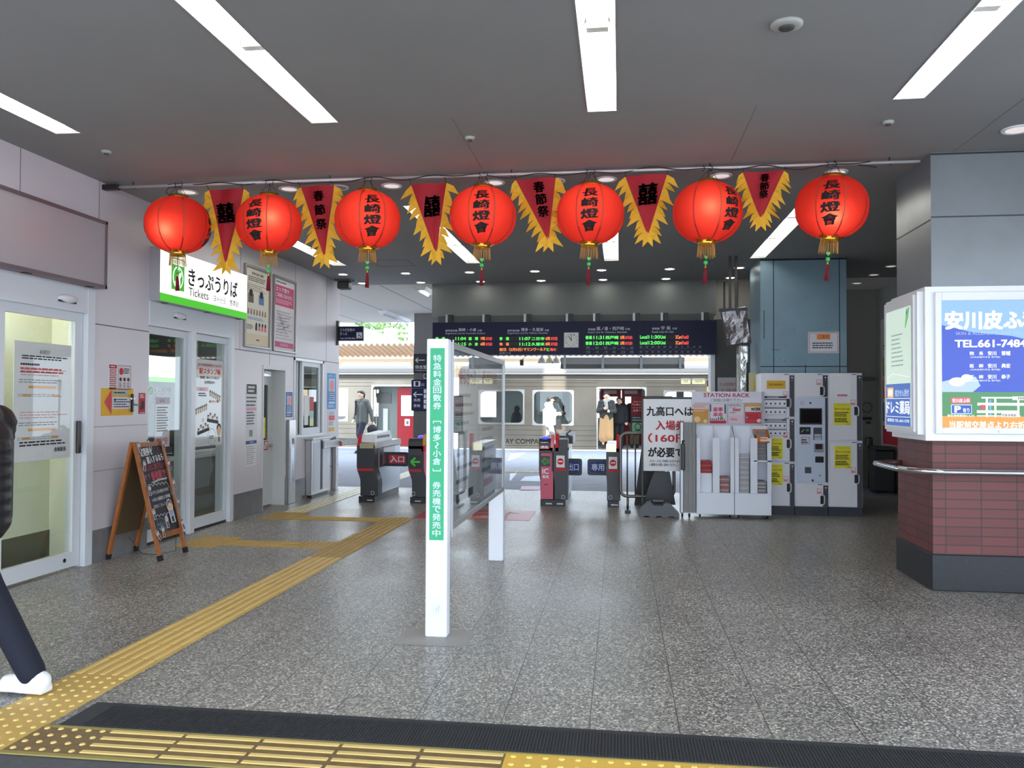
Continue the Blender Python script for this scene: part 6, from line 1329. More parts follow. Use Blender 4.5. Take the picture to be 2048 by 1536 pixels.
p = onZ(1790, 988); p.x = 4.3; MB().bbox((p.x-.12, p.y, .03), (p.x+.2, p.y+.35, .72), M('bin_black', (34, 34, 36), .4), .02).build('body', t); MB().bbox((p.x-.1, p.y-.02, .72), (p.x+.18, p.y+.37, .78), DARKSTEEL).build('lid', t); MB().box((p.x-.11, p.y+.02, 0), (p.x+.19, p.y+.33, .03), BLACK).build('base', t)
t = thing('standing_pipe', 'thin dark pipe with a tap standing before the back wall in the right corner', 'pipe', (4.35, 15.2, 0)); p = onY(1739, 900, 15.3)
MB().tube([(p.x, 15.3, 0), (p.x, 15.3, .8)], .025, DARKSTEEL, 10).build('pipe', t); MB().bbox((p.x-.05, 15.26, .72), (p.x+.05, 15.36, .9), DARKSTEEL, .02).build('tap', t)
t = thing('wall_pipe', 'horizontal grey conduit on the back wall above locker height', 'pipe', (4.0, 15.45, 1.9)); MB().tube([(2.95, 15.46, 1.93), (4.5, 15.46, 1.93)], .035, M('conduit_grey', (120, 118, 114), .5), 10).build('conduit', t); MB().box((3.4, 15.42, 1.88), (3.44, 15.5, 1.98), DARKSTEEL).build('clip', t)
def f_wall(s, w, h): s.ring(w*.5, h*.7, .09, .012, P(60, 60, 58), 2); s.rect(w*.1, h*.2, w*.9, h*.32, P(60, 60, 58), 2); s.rect(w*.4, h*.05, w*.8, h*.14, P(60, 60, 58), 2)
a = onY(1722, 800, 15.49); b_ = onY(1746, 850, 15.49); poster('wall_mark_plate', 'plain plate with a ring and dark bars on the dim back wall', 15.49, a.x, b_.z, b_.x, a.z, M('wall_plate', (140, 136, 130), .7), f_wall, 'sign', facing='front')
# ------------------------------------------------------------------ train, far platform, trees
TS = M('train_stainless', (146, 137, 123), .3, .9, noise=.16, nscale=1.1, bump=.12); TSD = M('train_stainless_dark', (92, 88, 82), .4, .8); TRED = M('train_door_red', (150, 24, 34), .4); TGL = glass('train_glass', (.86, .9, .9), 1.3)
YT = 26.1
tr = thing('train', 'stainless steel commuter train with red doors standing at the platform', 'train', (-3, 27.4, -1.0))
def tx(px, py=800): return onY(px, py, YT).x
def tz(py, px=1100): return onY(px, py, YT).z
TX0, TX1 = -15.0, 2.95; z_fl, z_top = .03, 2.36
opens = [(tx(640), tx(693.5), tz(842), tz(781), 'win'), (tx(746), tx(836), z_fl, tz(773), 'door'), (tx(905), tx(1046), tz(846), tz(782), 'win'), (tx(1068), tx(1144.5), tz(848), tz(783), 'win'), (tx(1196), tx(1290), z_fl, tz(777), 'door'), (tx(1330), tx(1388), tz(846), tz(783), 'win')]
b = MB(); zs = sorted({-.95, z_top}); x = TX0
for (x0, x1, z0, z1, k) in opens:
    b.box((x, YT, -.95), (x0, YT+.08, z_top), TS); b.box((x0, YT, -.95), (x1, YT+.08, z0), TS); b.box((x0, YT, z1), (x1, YT+.08, z_top), TS); x = x1
b.box((x, YT, -.95), (TX1, YT+.08, z_top), TS)
# corrugation beads of the body side
beads = [(.10, .02), (.28, .012), (.44, .012), (.6, .012), (.74, .012), (1.98, .014), (2.1, .014)]
xs_ = [TX0]+[q for o in opens for q in o[:2]]+[TX1]
for z, w in beads:
    for i in range(0, len(xs_), 2): b.box((xs_[i], YT-.006, z-w/2), (xs_[i+1], YT, z+w/2), TSD)
    for o in opens:
        if o[4] == 'win' and (z < o[2] or z > o[3]): b.box((o[0], YT-.006, z-w/2), (o[1], YT, z+w/2), TSD)
b.box((TX0, YT-.005, 2.2), (TX1, YT, z_top), M('train_cantrail', (74, 70, 66), .5)); b.build('side_wall', tr)
b = MB(); prof = [(YT, z_top), (YT-.01, 2.38), (YT+.03, 2.44), (YT+.25, 2.56), (YT+.8, 2.66), (YT+1.4, 2.69), (YT+2.0, 2.66), (YT+2.75, 2.5), (YT+2.8, z_top)]
b.prism(prof, (TX0, 0, 0), UY, UZ, UX*(TX1-TX0), M('train_roof_grey', (84, 80, 76), .6)); b.build('roof', tr)
TRIM = M('train_window_trim', (214, 210, 202), .22, .9)
MB().tube([(TX0, YT-.03, 2.37), (TX1, YT-.03, 2.37)], .035, TS, 8).tube([(TX0, YT-.01, 2.2), (TX1, YT-.01, 2.2)], .02, TS, 8).build('gutter', tr)
INT = M('train_interior', (186, 190, 184), .5); FLR = M('train_floor', (130, 128, 124), .6)
b = MB(); b.box((TX0, YT+.08, -.95), (TX1, YT+2.8, .02), FLR); b.build('underframe', tr)
far = [(tx(1203), tx(1284)), (tx(760), tx(830))]
b = MB(); b.box((TX0, YT+2.74, .02), (TX1, YT+2.8, .95), INT); b.box((TX0, YT+2.74, 1.9), (TX1, YT+2.8, z_top), INT)
for i in range(14): b.box((TX0+1.3*i, YT+2.74, .95), (TX0+1.3*i+.25, YT+2.8, 1.9), INT)
b.box((-5.6, YT+2.74, .95), (-.9, YT+2.8, 1.9), INT); b.box((TX1-.05, YT+.08, .02), (TX1, YT+2.74, z_top), TS); b.box((TX0, YT+.08, 2.3), (TX1, YT+2.74, z_top), INT); b.build('interior_wall', tr)  # panel added over the far window band to keep bright sky out
for k, (x0, x1, z0, z1, kd) in enumerate(opens):
    # rounded frame filling the corners of the opening
    r = .16 if kd == 'win' else .1; w = .05; pts_o = [(x0-w, z0-w if kd == 'win' else z0), (x1+w, z0-w if kd == 'win' else z0), (x1+w, z1+w), (x0-w, z1+w)]
    inner = []
    for cx, cz, a0 in ((x1-r, z1-r, 0), (x0+r, z1-r, 90), (x0+r, z0+r, 180), (x1-r, z0+r, 270)):
        rr = r if (kd == 'win' or cz > 1) else 1e-3
        ccx = cx if rr > .01 else (x0 if cx < (x0+x1)/2 else x1); ccz = cz if rr > .01 else z0
        for q in range(7): a = math.radians(a0+15*q); inner.append((ccx+rr*math.cos(a), ccz+rr*math.sin(a)))
    outer = []
    for (ix, iz) in inner:
        dx = ix-(x0+x1)/2; dz = iz-(z0+z1)/2; sx = (x1-x0)/2+w; sz = (z1-z0)/2+w; kf = min(sx/max(abs(dx), 1e-6), sz/max(abs(dz), 1e-6)); outer.append(((x0+x1)/2+dx*kf, (z0+z1)/2+dz*kf))
    b = MB(); n = len(inner); Yf_ = YT-.014
    vs = [(a, Yf_, c) for a, c in outer]+[(a, Yf_, c) for a, c in inner]+[(a, YT+.06, c) for a, c in inner]+[(a, YT+.01, c) for a, c in outer]
    fs = []
    for i in range(n):
        j = (i+1) % n; fs += [(i, j, n+j, n+i), (3*n+i, 3*n+j, j, i)]
    b.add(vs, fs, TRIM); b.add(vs, [(n+i, n+(i+1) % n, 2*n+(i+1) % n, 2*n+i) for i in range(n)], BLACK); fo = b.build('window_frame' if kd == 'win' else 'door_frame', tr)
    if kd == 'win': MB().box((x0-.01, YT+.03, z0-.01), (x1+.01, YT+.036, z1+.01), TGL).build('pane', fo)
def red_leaf(name, x0, x1, Y, txt=None):
    b = MB(); z0, z1 = .05, tz(776); w0, w1, v0, v1 = x0+.12, x1-.12, 1.02, 1.68
    for A, B_ in (((x0, Y, z0), (x1, Y+.04, v0)), ((x0, Y, v1), (x1, Y+.04, z1)), ((x0, Y, v0), (w0, Y+.04, v1)), ((w1, Y, v0), (x1, Y+.04, v1))): b.box(A, B_, TRED)
    o = b.build(name, tr); MB().box((w0, Y+.015, v0), (w1, Y+.02, v1), TGL).build('pane', o)
    s = sheet_front(0, Y, 0); s.rect(x0+.25, .7, x0+.42, .92, PAPER); s.line([(x0+.3, .8), (x0+.36, .85), (x0+.36, .75), (x0+.3, .8)], .025, INK, 2)
    if txt: s.rect(x0+.1, 1.78, x1-.15, 1.9, P(214, 190, 190), 1); s.text(txt, x0+.14, 1.8, x1-.2, 1.88, TRED, 2)
    s.build('sticker', o)
red_leaf('red_door', tx(793), tx(838), YT+.1)
xm = (opens[4][0]+opens[4][1])/2; red_leaf('red_door', opens[4][0]+.03, xm-.01, YT+2.68, 'ひらくドア'); red_leaf('red_door', xm+.01, opens[4][1]-.03, YT+2.68, 'ひらくドア')
# partition, notice and rail inside the left doorway
MB().box((tx(748), YT+.5, .02), (tx(792), YT+.55, 2.2), M('train_partition', (142, 152, 146), .5)).build('partition', tr)
q0, q1 = onY(753, 806, YT+.5), onY(783, 786, YT+.5); MB().box((q0.x, YT+.47, q0.z), (q1.x, YT+.5, q1.z), M('framed_picture', (110, 112, 110), .4)).build('framed_notice', tr)
MB().box((q0.x+.25, YT+.42, .1), (q1.x-.1, YT+.5, 1.25), WHITEALU).build('seat_end', tr)
MB().tube([(tx(749), YT+.2, .3), (tx(749), YT+.2, 1.9)], .02, CHROME, 8).build('grab_pole', tr); MB().tube([(tx(1199), YT+.2, .2), (tx(1199), YT+.2, 1.85)], .02, CHROME, 8).build('grab_pole', tr)
s = sheet_front(0, YT-.008, 0)
pA = onY(1112, 898, YT); pB = onY(925, 884.5, YT); s.text('KYUSHU RAILWAY COMPANY', pA.x-3.12, .16, pA.x-.26, .32, P(40, 38, 36), 1, .012); s.build('lettering', tr)
for a, c, tt in ((1362, 1381, '普通'), (1384, 1410, '福間')):
    p = onY(a, 768, YT); q = onY(c, 757, YT); d = MB().bbox((p.x, YT-.02, p.z), (q.x, YT, q.z), E(236, 236, 196, .9), .03).build('destination_display', tr); s = sheet_front(0, YT-.021, 0); s.text(tt, p.x+.08, p.z+.05, q.x-.08, q.z-.05, P(110, 120, 60), 1, .01); s.build('destination_lettering', d)
MB().tube([(TX0, YT+.9, -1.15), (TX1, YT+.9, -1.15)], .05, DARKSTEEL, 8).tube([(TX0, YT+1.9, -1.15), (TX1, YT+1.9, -1.15)], .05, DARKSTEEL, 8).box((TX0, YT+.5, -1.2), (TX1-1, YT+2.3, -.95), BLACK).build('running_gear', tr)
t = thing('person', 'person seated in dark clothes, silhouetted behind a train window', 'person', (-3.5, 28.2, .02))
b = MB(); q = onY(1031, 843, 28.0); b.cap((q.x, 28.0, .55), (q.x+.03, 28.0, 1.0), .22, .17, P(40, 40, 44)); b.cap((q.x+.03, 27.95, 1.1), (q.x+.06, 27.92, 1.26), .07, .105, P(44, 42, 44)); b.cap((q.x, 28.0, .5), (q.x+.1, 27.6, .48), .13, .1, P(40, 40, 44))
b.cap((q.x+.1, 27.6, .46), (q.x+.1, 27.58, .08), .09, .07, P(40, 40, 44)); bo_ = b.build('body', t)
rm = bo_.modifiers.new('join', 'REMESH'); rm.mode = 'VOXEL'; rm.voxel_size = .03; rm.use_smooth_shade = True
# things over the platform
b = MB(); p = onY(1121, 737, 20.0); q = onY(1369, 713, 20.0)
t = thing('platform_light_duct', 'long grey light duct hanging across the view above the train', 'light duct', ((p.x+q.x)/2, 20, p.z)); MB().box((p.x, 20, p.z+.1), (q.x, 20.25, p.z+.27), M('duct_grey', (150, 148, 144), .5)).build('body', t); MB().box((p.x, 20.02, p.z), (q.x, 20.22, p.z+.1), M('duct_dark', (96, 94, 90), .5)).build('lower_channel', t)
for i in range(4): x = p.x+.1+(q.x-p.x-.2)*i/3; MB().box((x-.03, 19.985, p.z-.01), (x+.03, 20.26, p.z+.3), ALU).tube([(x, 20.12, p.z+.3), (x, 20.12, ZC)], .012, ALU, 6).build('hanger', t)
t = thing('platform_speaker', 'small dark loudspeaker hanging on a bracket above the train', 'speaker', (-2.8, 20, 2.4)); p = onY(1047, 731, 20.0); q = onY(1039, 719, 20.0)
MB().bbox((q.x, 20, p.z), (p.x, 20.12, q.z), BLACK, .02).build('body', t); MB().tube([(p.x-.03, 20.06, q.z), (p.x+.04, 20.06, q.z+.1), (p.x+.04, 20.06, ZC)], .012, BLACK, 6).build('bracket', t)
for i, (a, c) in enumerate(((1074, 1092), (1090, 1107), (1103, 1120))):
    p = onY(a, 727, 20.4); q = onY(c, 708, 20.4)
    t = thing('hanging_card', ('white', 'yellow centred', 'speckled')[i]+' triangular card hanging above the train, %s of three' % ('left', 'middle', 'right')[i], 'card', ((p.x+q.x)/2, 20.4, p.z), 'hanging cards above the train')
    MB().prism([(p.x, p.z), (q.x, p.z), ((p.x*.45+q.x*.55), q.z)], (0, 20.4, 0), UX, UZ, UY*.006, P(222, 220, 210)).build('card', t); s = sheet_front(0, 20.4, 0); s.disc((p.x+q.x)/2, p.z+.08, .05, (P(190, 190, 186), P(214, 206, 110), P(196, 186, 180))[i], 1, 10); s.build('printing', t)
    MB().tube([((p.x*.45+q.x*.55), 20.4, q.z), ((p.x*.45+q.x*.55), 20.4, ZC)], .004, ALU, 5).build('string', t)
p = onY(1091, 736, 20.3); q = onY(1116, 731, 20.3)
t = thing('signal_lamp', 'small red and yellow lamp stack on the white post behind the rack', 'lamp', (1.6, 15.5, 1.6)); p = onY(1418, 783, 15.5)
MB().tube([(p.x, 15.5, 0), (p.x, 15.5, p.z)], .02, WHITEALU, 8).build('post', t); MB().lathe([(.035, p.z), (.035, p.z+.09)], (p.x, 15.5, 0), E(255, 190, 60, 1.3), 14).build('yellow_lens', t); MB().lathe([(.035, p.z+.09), (.035, p.z+.2), (.02, p.z+.21)], (p.x, 15.5, 0), P(150, 16, 24), 14).build('red_lens', t)
# opposite platform canopy
CANC = M('canopy_cream', (232, 214, 182), .7); CANR = M('canopy_sheet', (196, 168, 142), .6)
cn = thing('opposite_canopy', 'corrugated canopy with cream beams of the opposite platform beyond the train', 'canopy', (-6, 35, -1.2))
b = MB(); x0, x1 = -20.0, 10.0; n = 800; vs = []; fs = []
for i in range(n+1):
    x = x0+(x1-x0)*i/n; d = .055*math.cos(2*pi*(x-x0)/.24)
    for (y, z) in ((33.0, 3.82), (35.4, 3.45)): vs.append((x, y, z+d)); vs.append((x, y, z+d+.012))
for i in range(n): k = 4*i; fs += [(k, k+4, k+6, k+2), (k+1, k+3, k+7, k+5), (k, k+1, k+5, k+4)]
b.add(vs, fs, CANR, False); b.build('corrugated_sheet', cn)
MB().box((x0, 35.2, 3.2), (x1, 35.4, 3.36), CANC).build('beam', cn); MB().box((x0, 35.9, 2.55), (x1, 36.0, 3.12), CANC).build('fascia', cn)
for i in range(9): MB().box((-19+3.3*i, 35.3, -1.2), (-18.8+3.3*i, 35.5, 3.3), CANC).build('column', cn)
# trees, pole and wires beyond
LEAF = M('leaf_green', (62, 96, 44), .7, noise=.4, nscale=2); LEAF2 = M('leaf_pale', (104, 136, 66), .7, noise=.3, nscale=2); BARK = M('bark', (96, 84, 70), .9)
def tree(label, x, y, z0, h, r, m, seed):
    random.seed(seed); t = thing('tree', label, 'tree', (x, y, z0), 'trees beyond the station')
    MB().tube([(x, y, z0), (x+.1, y, z0+h*.3), (x, y, z0+h*.7)], [.25, .2, .1], BARK, 8).build('trunk', t)
    b = MB(); cl = [(Vector((x+random.uniform(-r, r)*.7, y+random.uniform(-r, r)*.7, z0+h*.62+random.uniform(-h, h)*.3)), random.uniform(.35, .6)*r) for _ in range(16)]
    for _ in range(2600):
        c, rr = random.choice(cl); d = Vector((random.gauss(0, 1), random.gauss(0, 1), random.gauss(0, 1))).normalized(); p = c+d*rr*random.uniform(.75, 1.05)
        u = Vector((random.gauss(0, 1), random.gauss(0, 1), random.gauss(0, 1))).normalized(); v = d.cross(u).normalized(); sz = random.uniform(.12, .26); w_ = (u*.5+d*.2)
        b.add([p-v*sz*.5, p+w_*sz, p+v*sz*.5, p-w_*sz], [(0, 1, 2, 3)], m)
    b.build('crown', t)
for i, (px, y, h, r, m) in enumerate(((700, 48, 9.0, 3.0, LEAF), (760, 55.5, 10, 3.2, LEAF), (815, 63, 11.0, 3.4, LEAF2), (705, 71, 12, 3.6, LEAF))):
    tree(('nearest dark green', 'taller dark green', 'pale green', 'farthest dark green')[i]+' tree beyond the opposite canopy, '+('at the left end', 'behind the thick pole', 'at the right end', 'behind the left tree')[i], onY(px, 660, y).x, y, -1.2, h, r, m, 30+i)
random.seed(99)
t = thing('utility_pole', 'thick white pole beyond the canopy with wires across the trees', 'pole', (-10, 42, -1.2)); p = onY(781, 690, 42)
MB().tube([(p.x, 42, -1.2), (p.x, 42, onY(781, 657, 42).z)], .35, M('white_concrete', (226, 224, 220), .7), 14).build('pole', t)
for py in (663, 675, 688): z = onY(760, py, 42).z; MB().tube([(-24, 41.9, z), (12, 41.9, z+.1)], .035, WHITE, 6).build('wire', t)
q = onY(823, 645, 44); q2 = onY(810, 700, 44); MB().tube([(q.x, 44, q.z), ((q.x+q2.x)/2+.15, 44, (q.z+q2.z)/2), (q2.x, 44, -1.2)], .16, WHITE, 8).build('guy_post', t)
p = onY(728, 664, 43); q = onY(775, 690, 43)
t = thing('white_roof', 'sunlit white gable roof between the trees and the canopy', 'roof', (p.x+1, 43, -1.2)); MB().prism([(p.x-3, 3.0), (p.x-1.2, p.z+.6), (q.x+1.2, q.z), (q.x+1.2, 3.0)], (0, 43, 0), UX, UZ, UY*3, WHITE).build('gable', t); MB().box((p.x-3, 43.2, -1.2), (q.x+1.2, 45.8, 3.0), M('far_house_wall', (226, 224, 220), .8)).build('wall', t)
# platform floor markings
def fmark(name, label, quad, m, z=.0, fn=None):
    b = MB(); P_ = [onZ(px, py, z) for px, py in quad]; b.add([(p.x, p.y, z) for p in P_]+[(p.x, p.y, z-.003) for p in P_], [(3, 2, 1, 0), (4, 5, 6, 7)], m); o = b.build(name); tag(o, label, 'floor marking'); return o
fmark('painted_arrow_patch', 'pale tactile strip patch on the platform just left of the IC gate', [(1015, 922), (1022, 907), (1052, 905), (1035, 915)], P(206, 204, 206))
fmark('white_floor_patch', 'white rounded patch painted on the platform seen left of the IC gate', [(1040, 962), (1050, 953), (1085, 951), (1083, 963)], P(196, 206, 226))
fmark('white_triangle_patch', 'white slanted patch on the platform beside the hidden gate', [(1019, 961), (1020, 947), (1034, 946), (1022, 961)], P(196, 206, 226))
fmark('pink_floor_patch', 'pale pink patch painted on the platform left of the IC gate', [(1040, 981), (1043, 972), (1080, 972), (1080, 981)], P(206, 176, 206))

# ------------------------------------------------------------------ people
def smooth_body(o, vox, it=4):
    rm = o.modifiers.new('join', 'REMESH'); rm.mode = 'VOXEL'; rm.voxel_size = vox; rm.use_smooth_shade = True
    sm = o.modifiers.new('smooth', 'SMOOTH'); sm.factor = .5; sm.iterations = it
SKN = M('skin', (222, 178, 152), .5, spec=.3); HAIRB = M('black_hair', (28, 24, 24), .5)
def mkperson(label, loc, heading, H=1.66, J=None, top=None, bottom=None, shoe=None, hair=HAIRB, skirt=False, scarf=None, hood=None, puffy=0.0, vox=.012):
    """J: joints in metres for H=1.7, x to the figure's left, y forward, z up"""
    D = dict(pel=(0, 0, .93), che=(0, .0, 1.27), nek=(0, .01, 1.45), hed=(0, .035, 1.585), shL=(.175, 0, 1.39), shR=(-.175, 0, 1.39), elL=(.24, -.03, 1.12), elR=(-.24, -.03, 1.12), wrL=(.25, .08, .88), wrR=(-.25, .08, .88), hpL=(.085, 0, .9), hpR=(-.085, 0, .9), knL=(.09, .04, .49), knR=(-.09, .04, .49), anL=(.09, 0, .085), anR=(-.09, 0, .085))
    D.update(J or {}); k = H/1.7; ch, sh = math.cos(heading), math.sin(heading)
    def W(p): p = Vector(p)*k; return Vector((loc[0]+p.x*ch-p.y*sh, loc[1]+p.x*sh+p.y*ch, loc[2]+p.z))
    G = {n: W(p) for n, p in D.items()}; R_ = lambda r: r*k
    L_ = lambda v: Vector((v[0]*ch-v[1]*sh, v[0]*sh+v[1]*ch, v[2] if len(v) > 2 else 0))*k
    t = thing('person', label, 'person', loc)
    b = MB(); hd = G['hed']
    b.ball(hd, R_(.083), SKN, 16, rz=R_(.112), ry=R_(.095)); b.cap(hd+L_((0, .02, -.06)), hd+L_((0, .035, -.085)), R_(.055), R_(.045), SKN)
    b.cap(hd+L_((0, .088, .005)), hd+L_((0, .108, -.022)), R_(.012), R_(.016), SKN)
    for sx in (-1, 1): b.ball(hd+L_((sx*.084, 0, -.008)), R_(.016), SKN, 8, rz=R_(.03))
    b.cap(hd+L_((0, -.01, -.07)), G['nek']+L_((0, 0, -.06)), R_(.056), R_(.065), SKN)
    b.cap(G['che']+L_((.07, 0, 0)), G['pel']+L_((.06, 0, 0)), R_(.105), R_(.105), SKN); b.cap(G['che']+L_((-.07, 0, 0)), G['pel']+L_((-.06, 0, 0)), R_(.105), R_(.105), SKN); b.cap(G['shL'], G['shR'], R_(.06), R_(.06), SKN)
    for s_ in 'LR':
        b.cap(G['sh'+s_], G['el'+s_], R_(.052), R_(.04), SKN); b.cap(G['el'+s_], G['wr'+s_], R_(.04), R_(.026), SKN)
        d = (G['wr'+s_]-G['el'+s_]).normalized(); sd = d.cross(L_((0, 1, 0)))
        sd = sd.normalized() if sd.length > .2 else L_((1, 0, 0)).normalized(); nr = sd.cross(d).normalized(); w = G['wr'+s_]
        for f in (-1, 0, 1): b.cap(w+d*R_(.01)+sd*R_(.02*f), w+d*R_(.075)+sd*R_(.024*f), R_(.016), R_(.015), SKN)
        for f, ln in ((-1.5, .045), (-.5, .058), (.5, .054), (1.5, .04)):
            a = w+d*R_(.08)+sd*R_(.019*f); m_ = a+d*R_(ln*.55)+nr*R_(.006); e = m_+d*R_(ln*.45)+nr*R_(.022); b.cap(a, m_, R_(.0095), R_(.009), SKN, 8); b.cap(m_, e, R_(.009), R_(.0075), SKN, 8)
        tb = w+d*R_(.025)+sd*R_(.028); b.cap(tb, tb+d*R_(.03)+sd*R_(.025), R_(.013), R_(.011), SKN, 8); b.cap(tb+d*R_(.03)+sd*R_(.025), tb+d*R_(.058)+sd*R_(.028)+nr*R_(.012), R_(.011), R_(.009), SKN, 8)
        b.cap(G['hp'+s_], G['kn'+s_], R_(.082), R_(.055), SKN); b.cap(G['kn'+s_], G['an'+s_], R_(.054), R_(.034), SKN); b.cap(G['an'+s_]+L_((0, -.03, -.03)), G['an'+s_]+L_((0, .14, -.05)), R_(.036), R_(.028), SKN)
    body = b.build('body', t); smooth_body(body, vox, 2)
    b = MB()
    for sx in (-1, 1): b.ball(hd+L_((sx*.031, .086, .012)), R_(.009), P(34, 26, 24), 8)
    b.cap(hd+L_((-.02, .089, -.052)), hd+L_((.02, .089, -.052)), R_(.005), R_(.005), P(170, 96, 92), 6); b.build('eyes_and_mouth', t)
    b = MB(); b.ball(hd+L_((0, -.018, .028)), R_(.094), hair, 16, rz=R_(.1), ry=R_(.1)); b.cap(hd+L_((0, -.06, .0)), hd+L_((0, -.06, -.07)), R_(.075), R_(.06), hair)
    for sx in (-1, 1): b.cap(hd+L_((sx*.07, -.01, .05)), hd+L_((sx*.08, -.02, -.04)), R_(.03), R_(.02), hair)
    b.cap(hd+L_((-.05, .05, .075)), hd+L_((.05, .05, .075)), R_(.035), R_(.035), hair); h_ = b.build('hair', t); smooth_body(h_, vox, 2)
    if top:
        b = MB(); e = puffy; th = G['pel']+(G['che']-G['pel'])*(-.18)
        b.cap(G['che']+L_((.075, 0, .01)), th+L_((.07, 0, 0)), R_(.13+e), R_(.132+e), top); b.cap(G['che']+L_((-.075, 0, .01)), th+L_((-.07, 0, 0)), R_(.13+e), R_(.132+e), top); b.cap(G['shL'], G['shR'], R_(.085+e*.6), R_(.085+e*.6), top); b.cap(G['nek']+L_((0, 0, -.06)), G['nek']+L_((0, 0, -.01)), R_(.09), R_(.082), top)
        for s_ in 'LR': b.cap(G['sh'+s_], G['el'+s_], R_(.078+e*.7), R_(.066+e*.7), top); b.cap(G['el'+s_], G['el'+s_]+(G['wr'+s_]-G['el'+s_])*.92, R_(.064+e*.7), R_(.046+e*.4), top)
        if hood: b.cap(G['nek']+L_((-.07, -.08, -.02)), G['nek']+L_((.07, -.08, -.02)), R_(.085), R_(.085), top)
        if puffy:
            z0 = th.z-R_(.08)
            for i in range(7):
                c = th+(G['che']-th)*(i/6.0)+L_((0, 0, -.02)); b.lathe([(R_(.1), -R_(.06)), (R_(.15+e), -R_(.045)), (R_(.168+e), 0), (R_(.15+e), R_(.045)), (R_(.1), R_(.06))], c, top, 20, ell=(1.12, .92))
            for s_ in 'LR':
                for i in range(6): c = G['sh'+s_]+(G['el'+s_]-G['sh'+s_])*(i/6.0); b.ball(c, R_(.088+e*.7), top, 12, rz=R_(.055))
        j = b.build('jacket', t); smooth_body(j, vox, 3)
    if bottom:
        b = MB()
        b.cap(G['pel']+L_((.06, 0, .02)), G['hpL'], R_(.125), R_(.115), bottom); b.cap(G['pel']+L_((-.06, 0, .02)), G['hpR'], R_(.125), R_(.115), bottom)
        for s_ in 'LR':
            if skirt: 
                kk = G['kn'+s_]+(G['an'+s_]-G['kn'+s_])*.45; b.cap(G['hp'+s_], kk, R_(.125), R_(.14), bottom)
            else: b.cap(G['hp'+s_], G['kn'+s_], R_(.1), R_(.078), bottom); b.cap(G['kn'+s_], G['an'+s_]+(G['kn'+s_]-G['an'+s_])*.03, R_(.078), R_(.068), bottom)
        if skirt: m_ = (G['knL']+G['knR'])/2; b.cap(G['pel'], m_+L_((0, 0, -.12)), R_(.15), R_(.17), bottom)
        o = b.build('skirt' if skirt else 'trousers', t); smooth_body(o, vox, 3)
    for s_ in 'LR':
        b = MB(); a = G['an'+s_]; b.cap(a+L_((0, -.045, -.03)), a+L_((0, .15, -.045)), R_(.052), R_(.038), shoe); b.cap(a+L_((0, -.03, -.02)), a+L_((0, .05, -.01)), R_(.05), R_(.046), shoe); f_ = (L_((0, 1, 0))/k).normalized(); q_ = Vector((f_.y, -f_.x, 0)); b.obox(a+L_((0, .055, -.072)), f_*R_(.14), q_*R_(.044), Vector((0, 0, R_(.014))), shoe); o = b.build('shoe', t); smooth_body(o, min(vox, .009), 2)
    if scarf:
        b = MB(); b.lathe([(R_(.075), -R_(.05)), (R_(.11), -R_(.03)), (R_(.118), R_(.01)), (R_(.1), R_(.045)), (R_(.07), R_(.05))], G['nek']+L_((0, .02, .0)), scarf, 18); b.cap(G['nek']+L_((.02, .12, -.04)), G['nek']+L_((-.01, .15, -.24)), R_(.06), R_(.05), scarf); o = b.build('scarf', t); smooth_body(o, vox, 3)
    return t, G
GREYJ = M('grey_green_jacket', (84, 86, 82), .8); BLK = M('black_cloth', (26, 26, 30), .8); NAVYT = M('navy_trousers', (28, 30, 48), .8); WHJ = M('white_puffer', (238, 236, 236), .7); GRT = M('grey_trousers', (150, 146, 140), .8); DKJ = M('dark_grey_coat', (46, 46, 46), .8); TAN = M('tan_skirt', (172, 136, 92), .8); SCF = M('grey_scarf', (150, 146, 140), .9); WSH = M('white_sneaker', (236, 238, 242), .5)
q = onY(724, 800, 23.2)
t, G = mkperson('person in a grey jacket and dark trousers walking left on the platform', (q.x, 23.2, 0), math.radians(150), 1.80, dict(knR=(-.09, .16, .5), anR=(-.09, .12, .09), knL=(.09, .02, .49), anL=(.09, -.22, .13), elL=(.27, -.08, 1.14), wrL=(.24, .06, .92), elR=(-.25, -.1, 1.12), wrR=(-.3, -.12, .86)), GREYJ, NAVYT, BLK)
MB().beam(G['shL']+Vector((0, -.15, .03)), G['pel']+Vector((-.14, -.16, .1)), .05, .02, BLK).build('chest_strap', t)
t = thing('shoulder_bag', 'black bag with a white lining held at the side of the walking person in grey', 'bag', tuple(G['wrR']-Vector((0, 0, .4))))
c = G['wrR']+Vector((-.0, -.02, -.24)); b = MB(); b.ball(c, .16, BLK, 14, rz=.15, ry=.09); o = b.build('body', t); MB().tube([c+Vector((-.1, 0, .1)), G['wrR']+Vector((-.03, 0, -.03)), G['wrR']+Vector((.03, 0, -.03)), c+Vector((.1, 0, .1))], .012, PAPER, 6).build('handle', t)
q = onY(1099, 800, 25.0)
t, G = mkperson('person in a white jacket and grey trousers walking on the sunlit platform', (q.x, 25.0, 0), math.radians(-80), 1.67, dict(elL=(.2, .1, 1.12), wrL=(.05, .24, 1.16), elR=(-.26, .06, 1.12), wrR=(-.1, .26, 1.13), knL=(.09, .1, .5), anL=(.09, .08, .09), knR=(-.09, -.02, .49), anR=(-.09, -.2, .12)), WHJ, GRT, BLK, hood=True, puffy=.02)
t = thing('tote_bag', 'black tote bag with long straps hanging from the arm of the person in white', 'bag', tuple(G['wrR']-Vector((0, 0, .5))))
c = (G['wrR']+G['wrL'])/2+Vector((-.02, -.1, -.3)); b = MB(); b.prism([(-.16, -.16), (.16, -.16), (.11, .16), (-.1, .16)], c, UX, UZ, UY*.1, BLK); b.build('body', t)
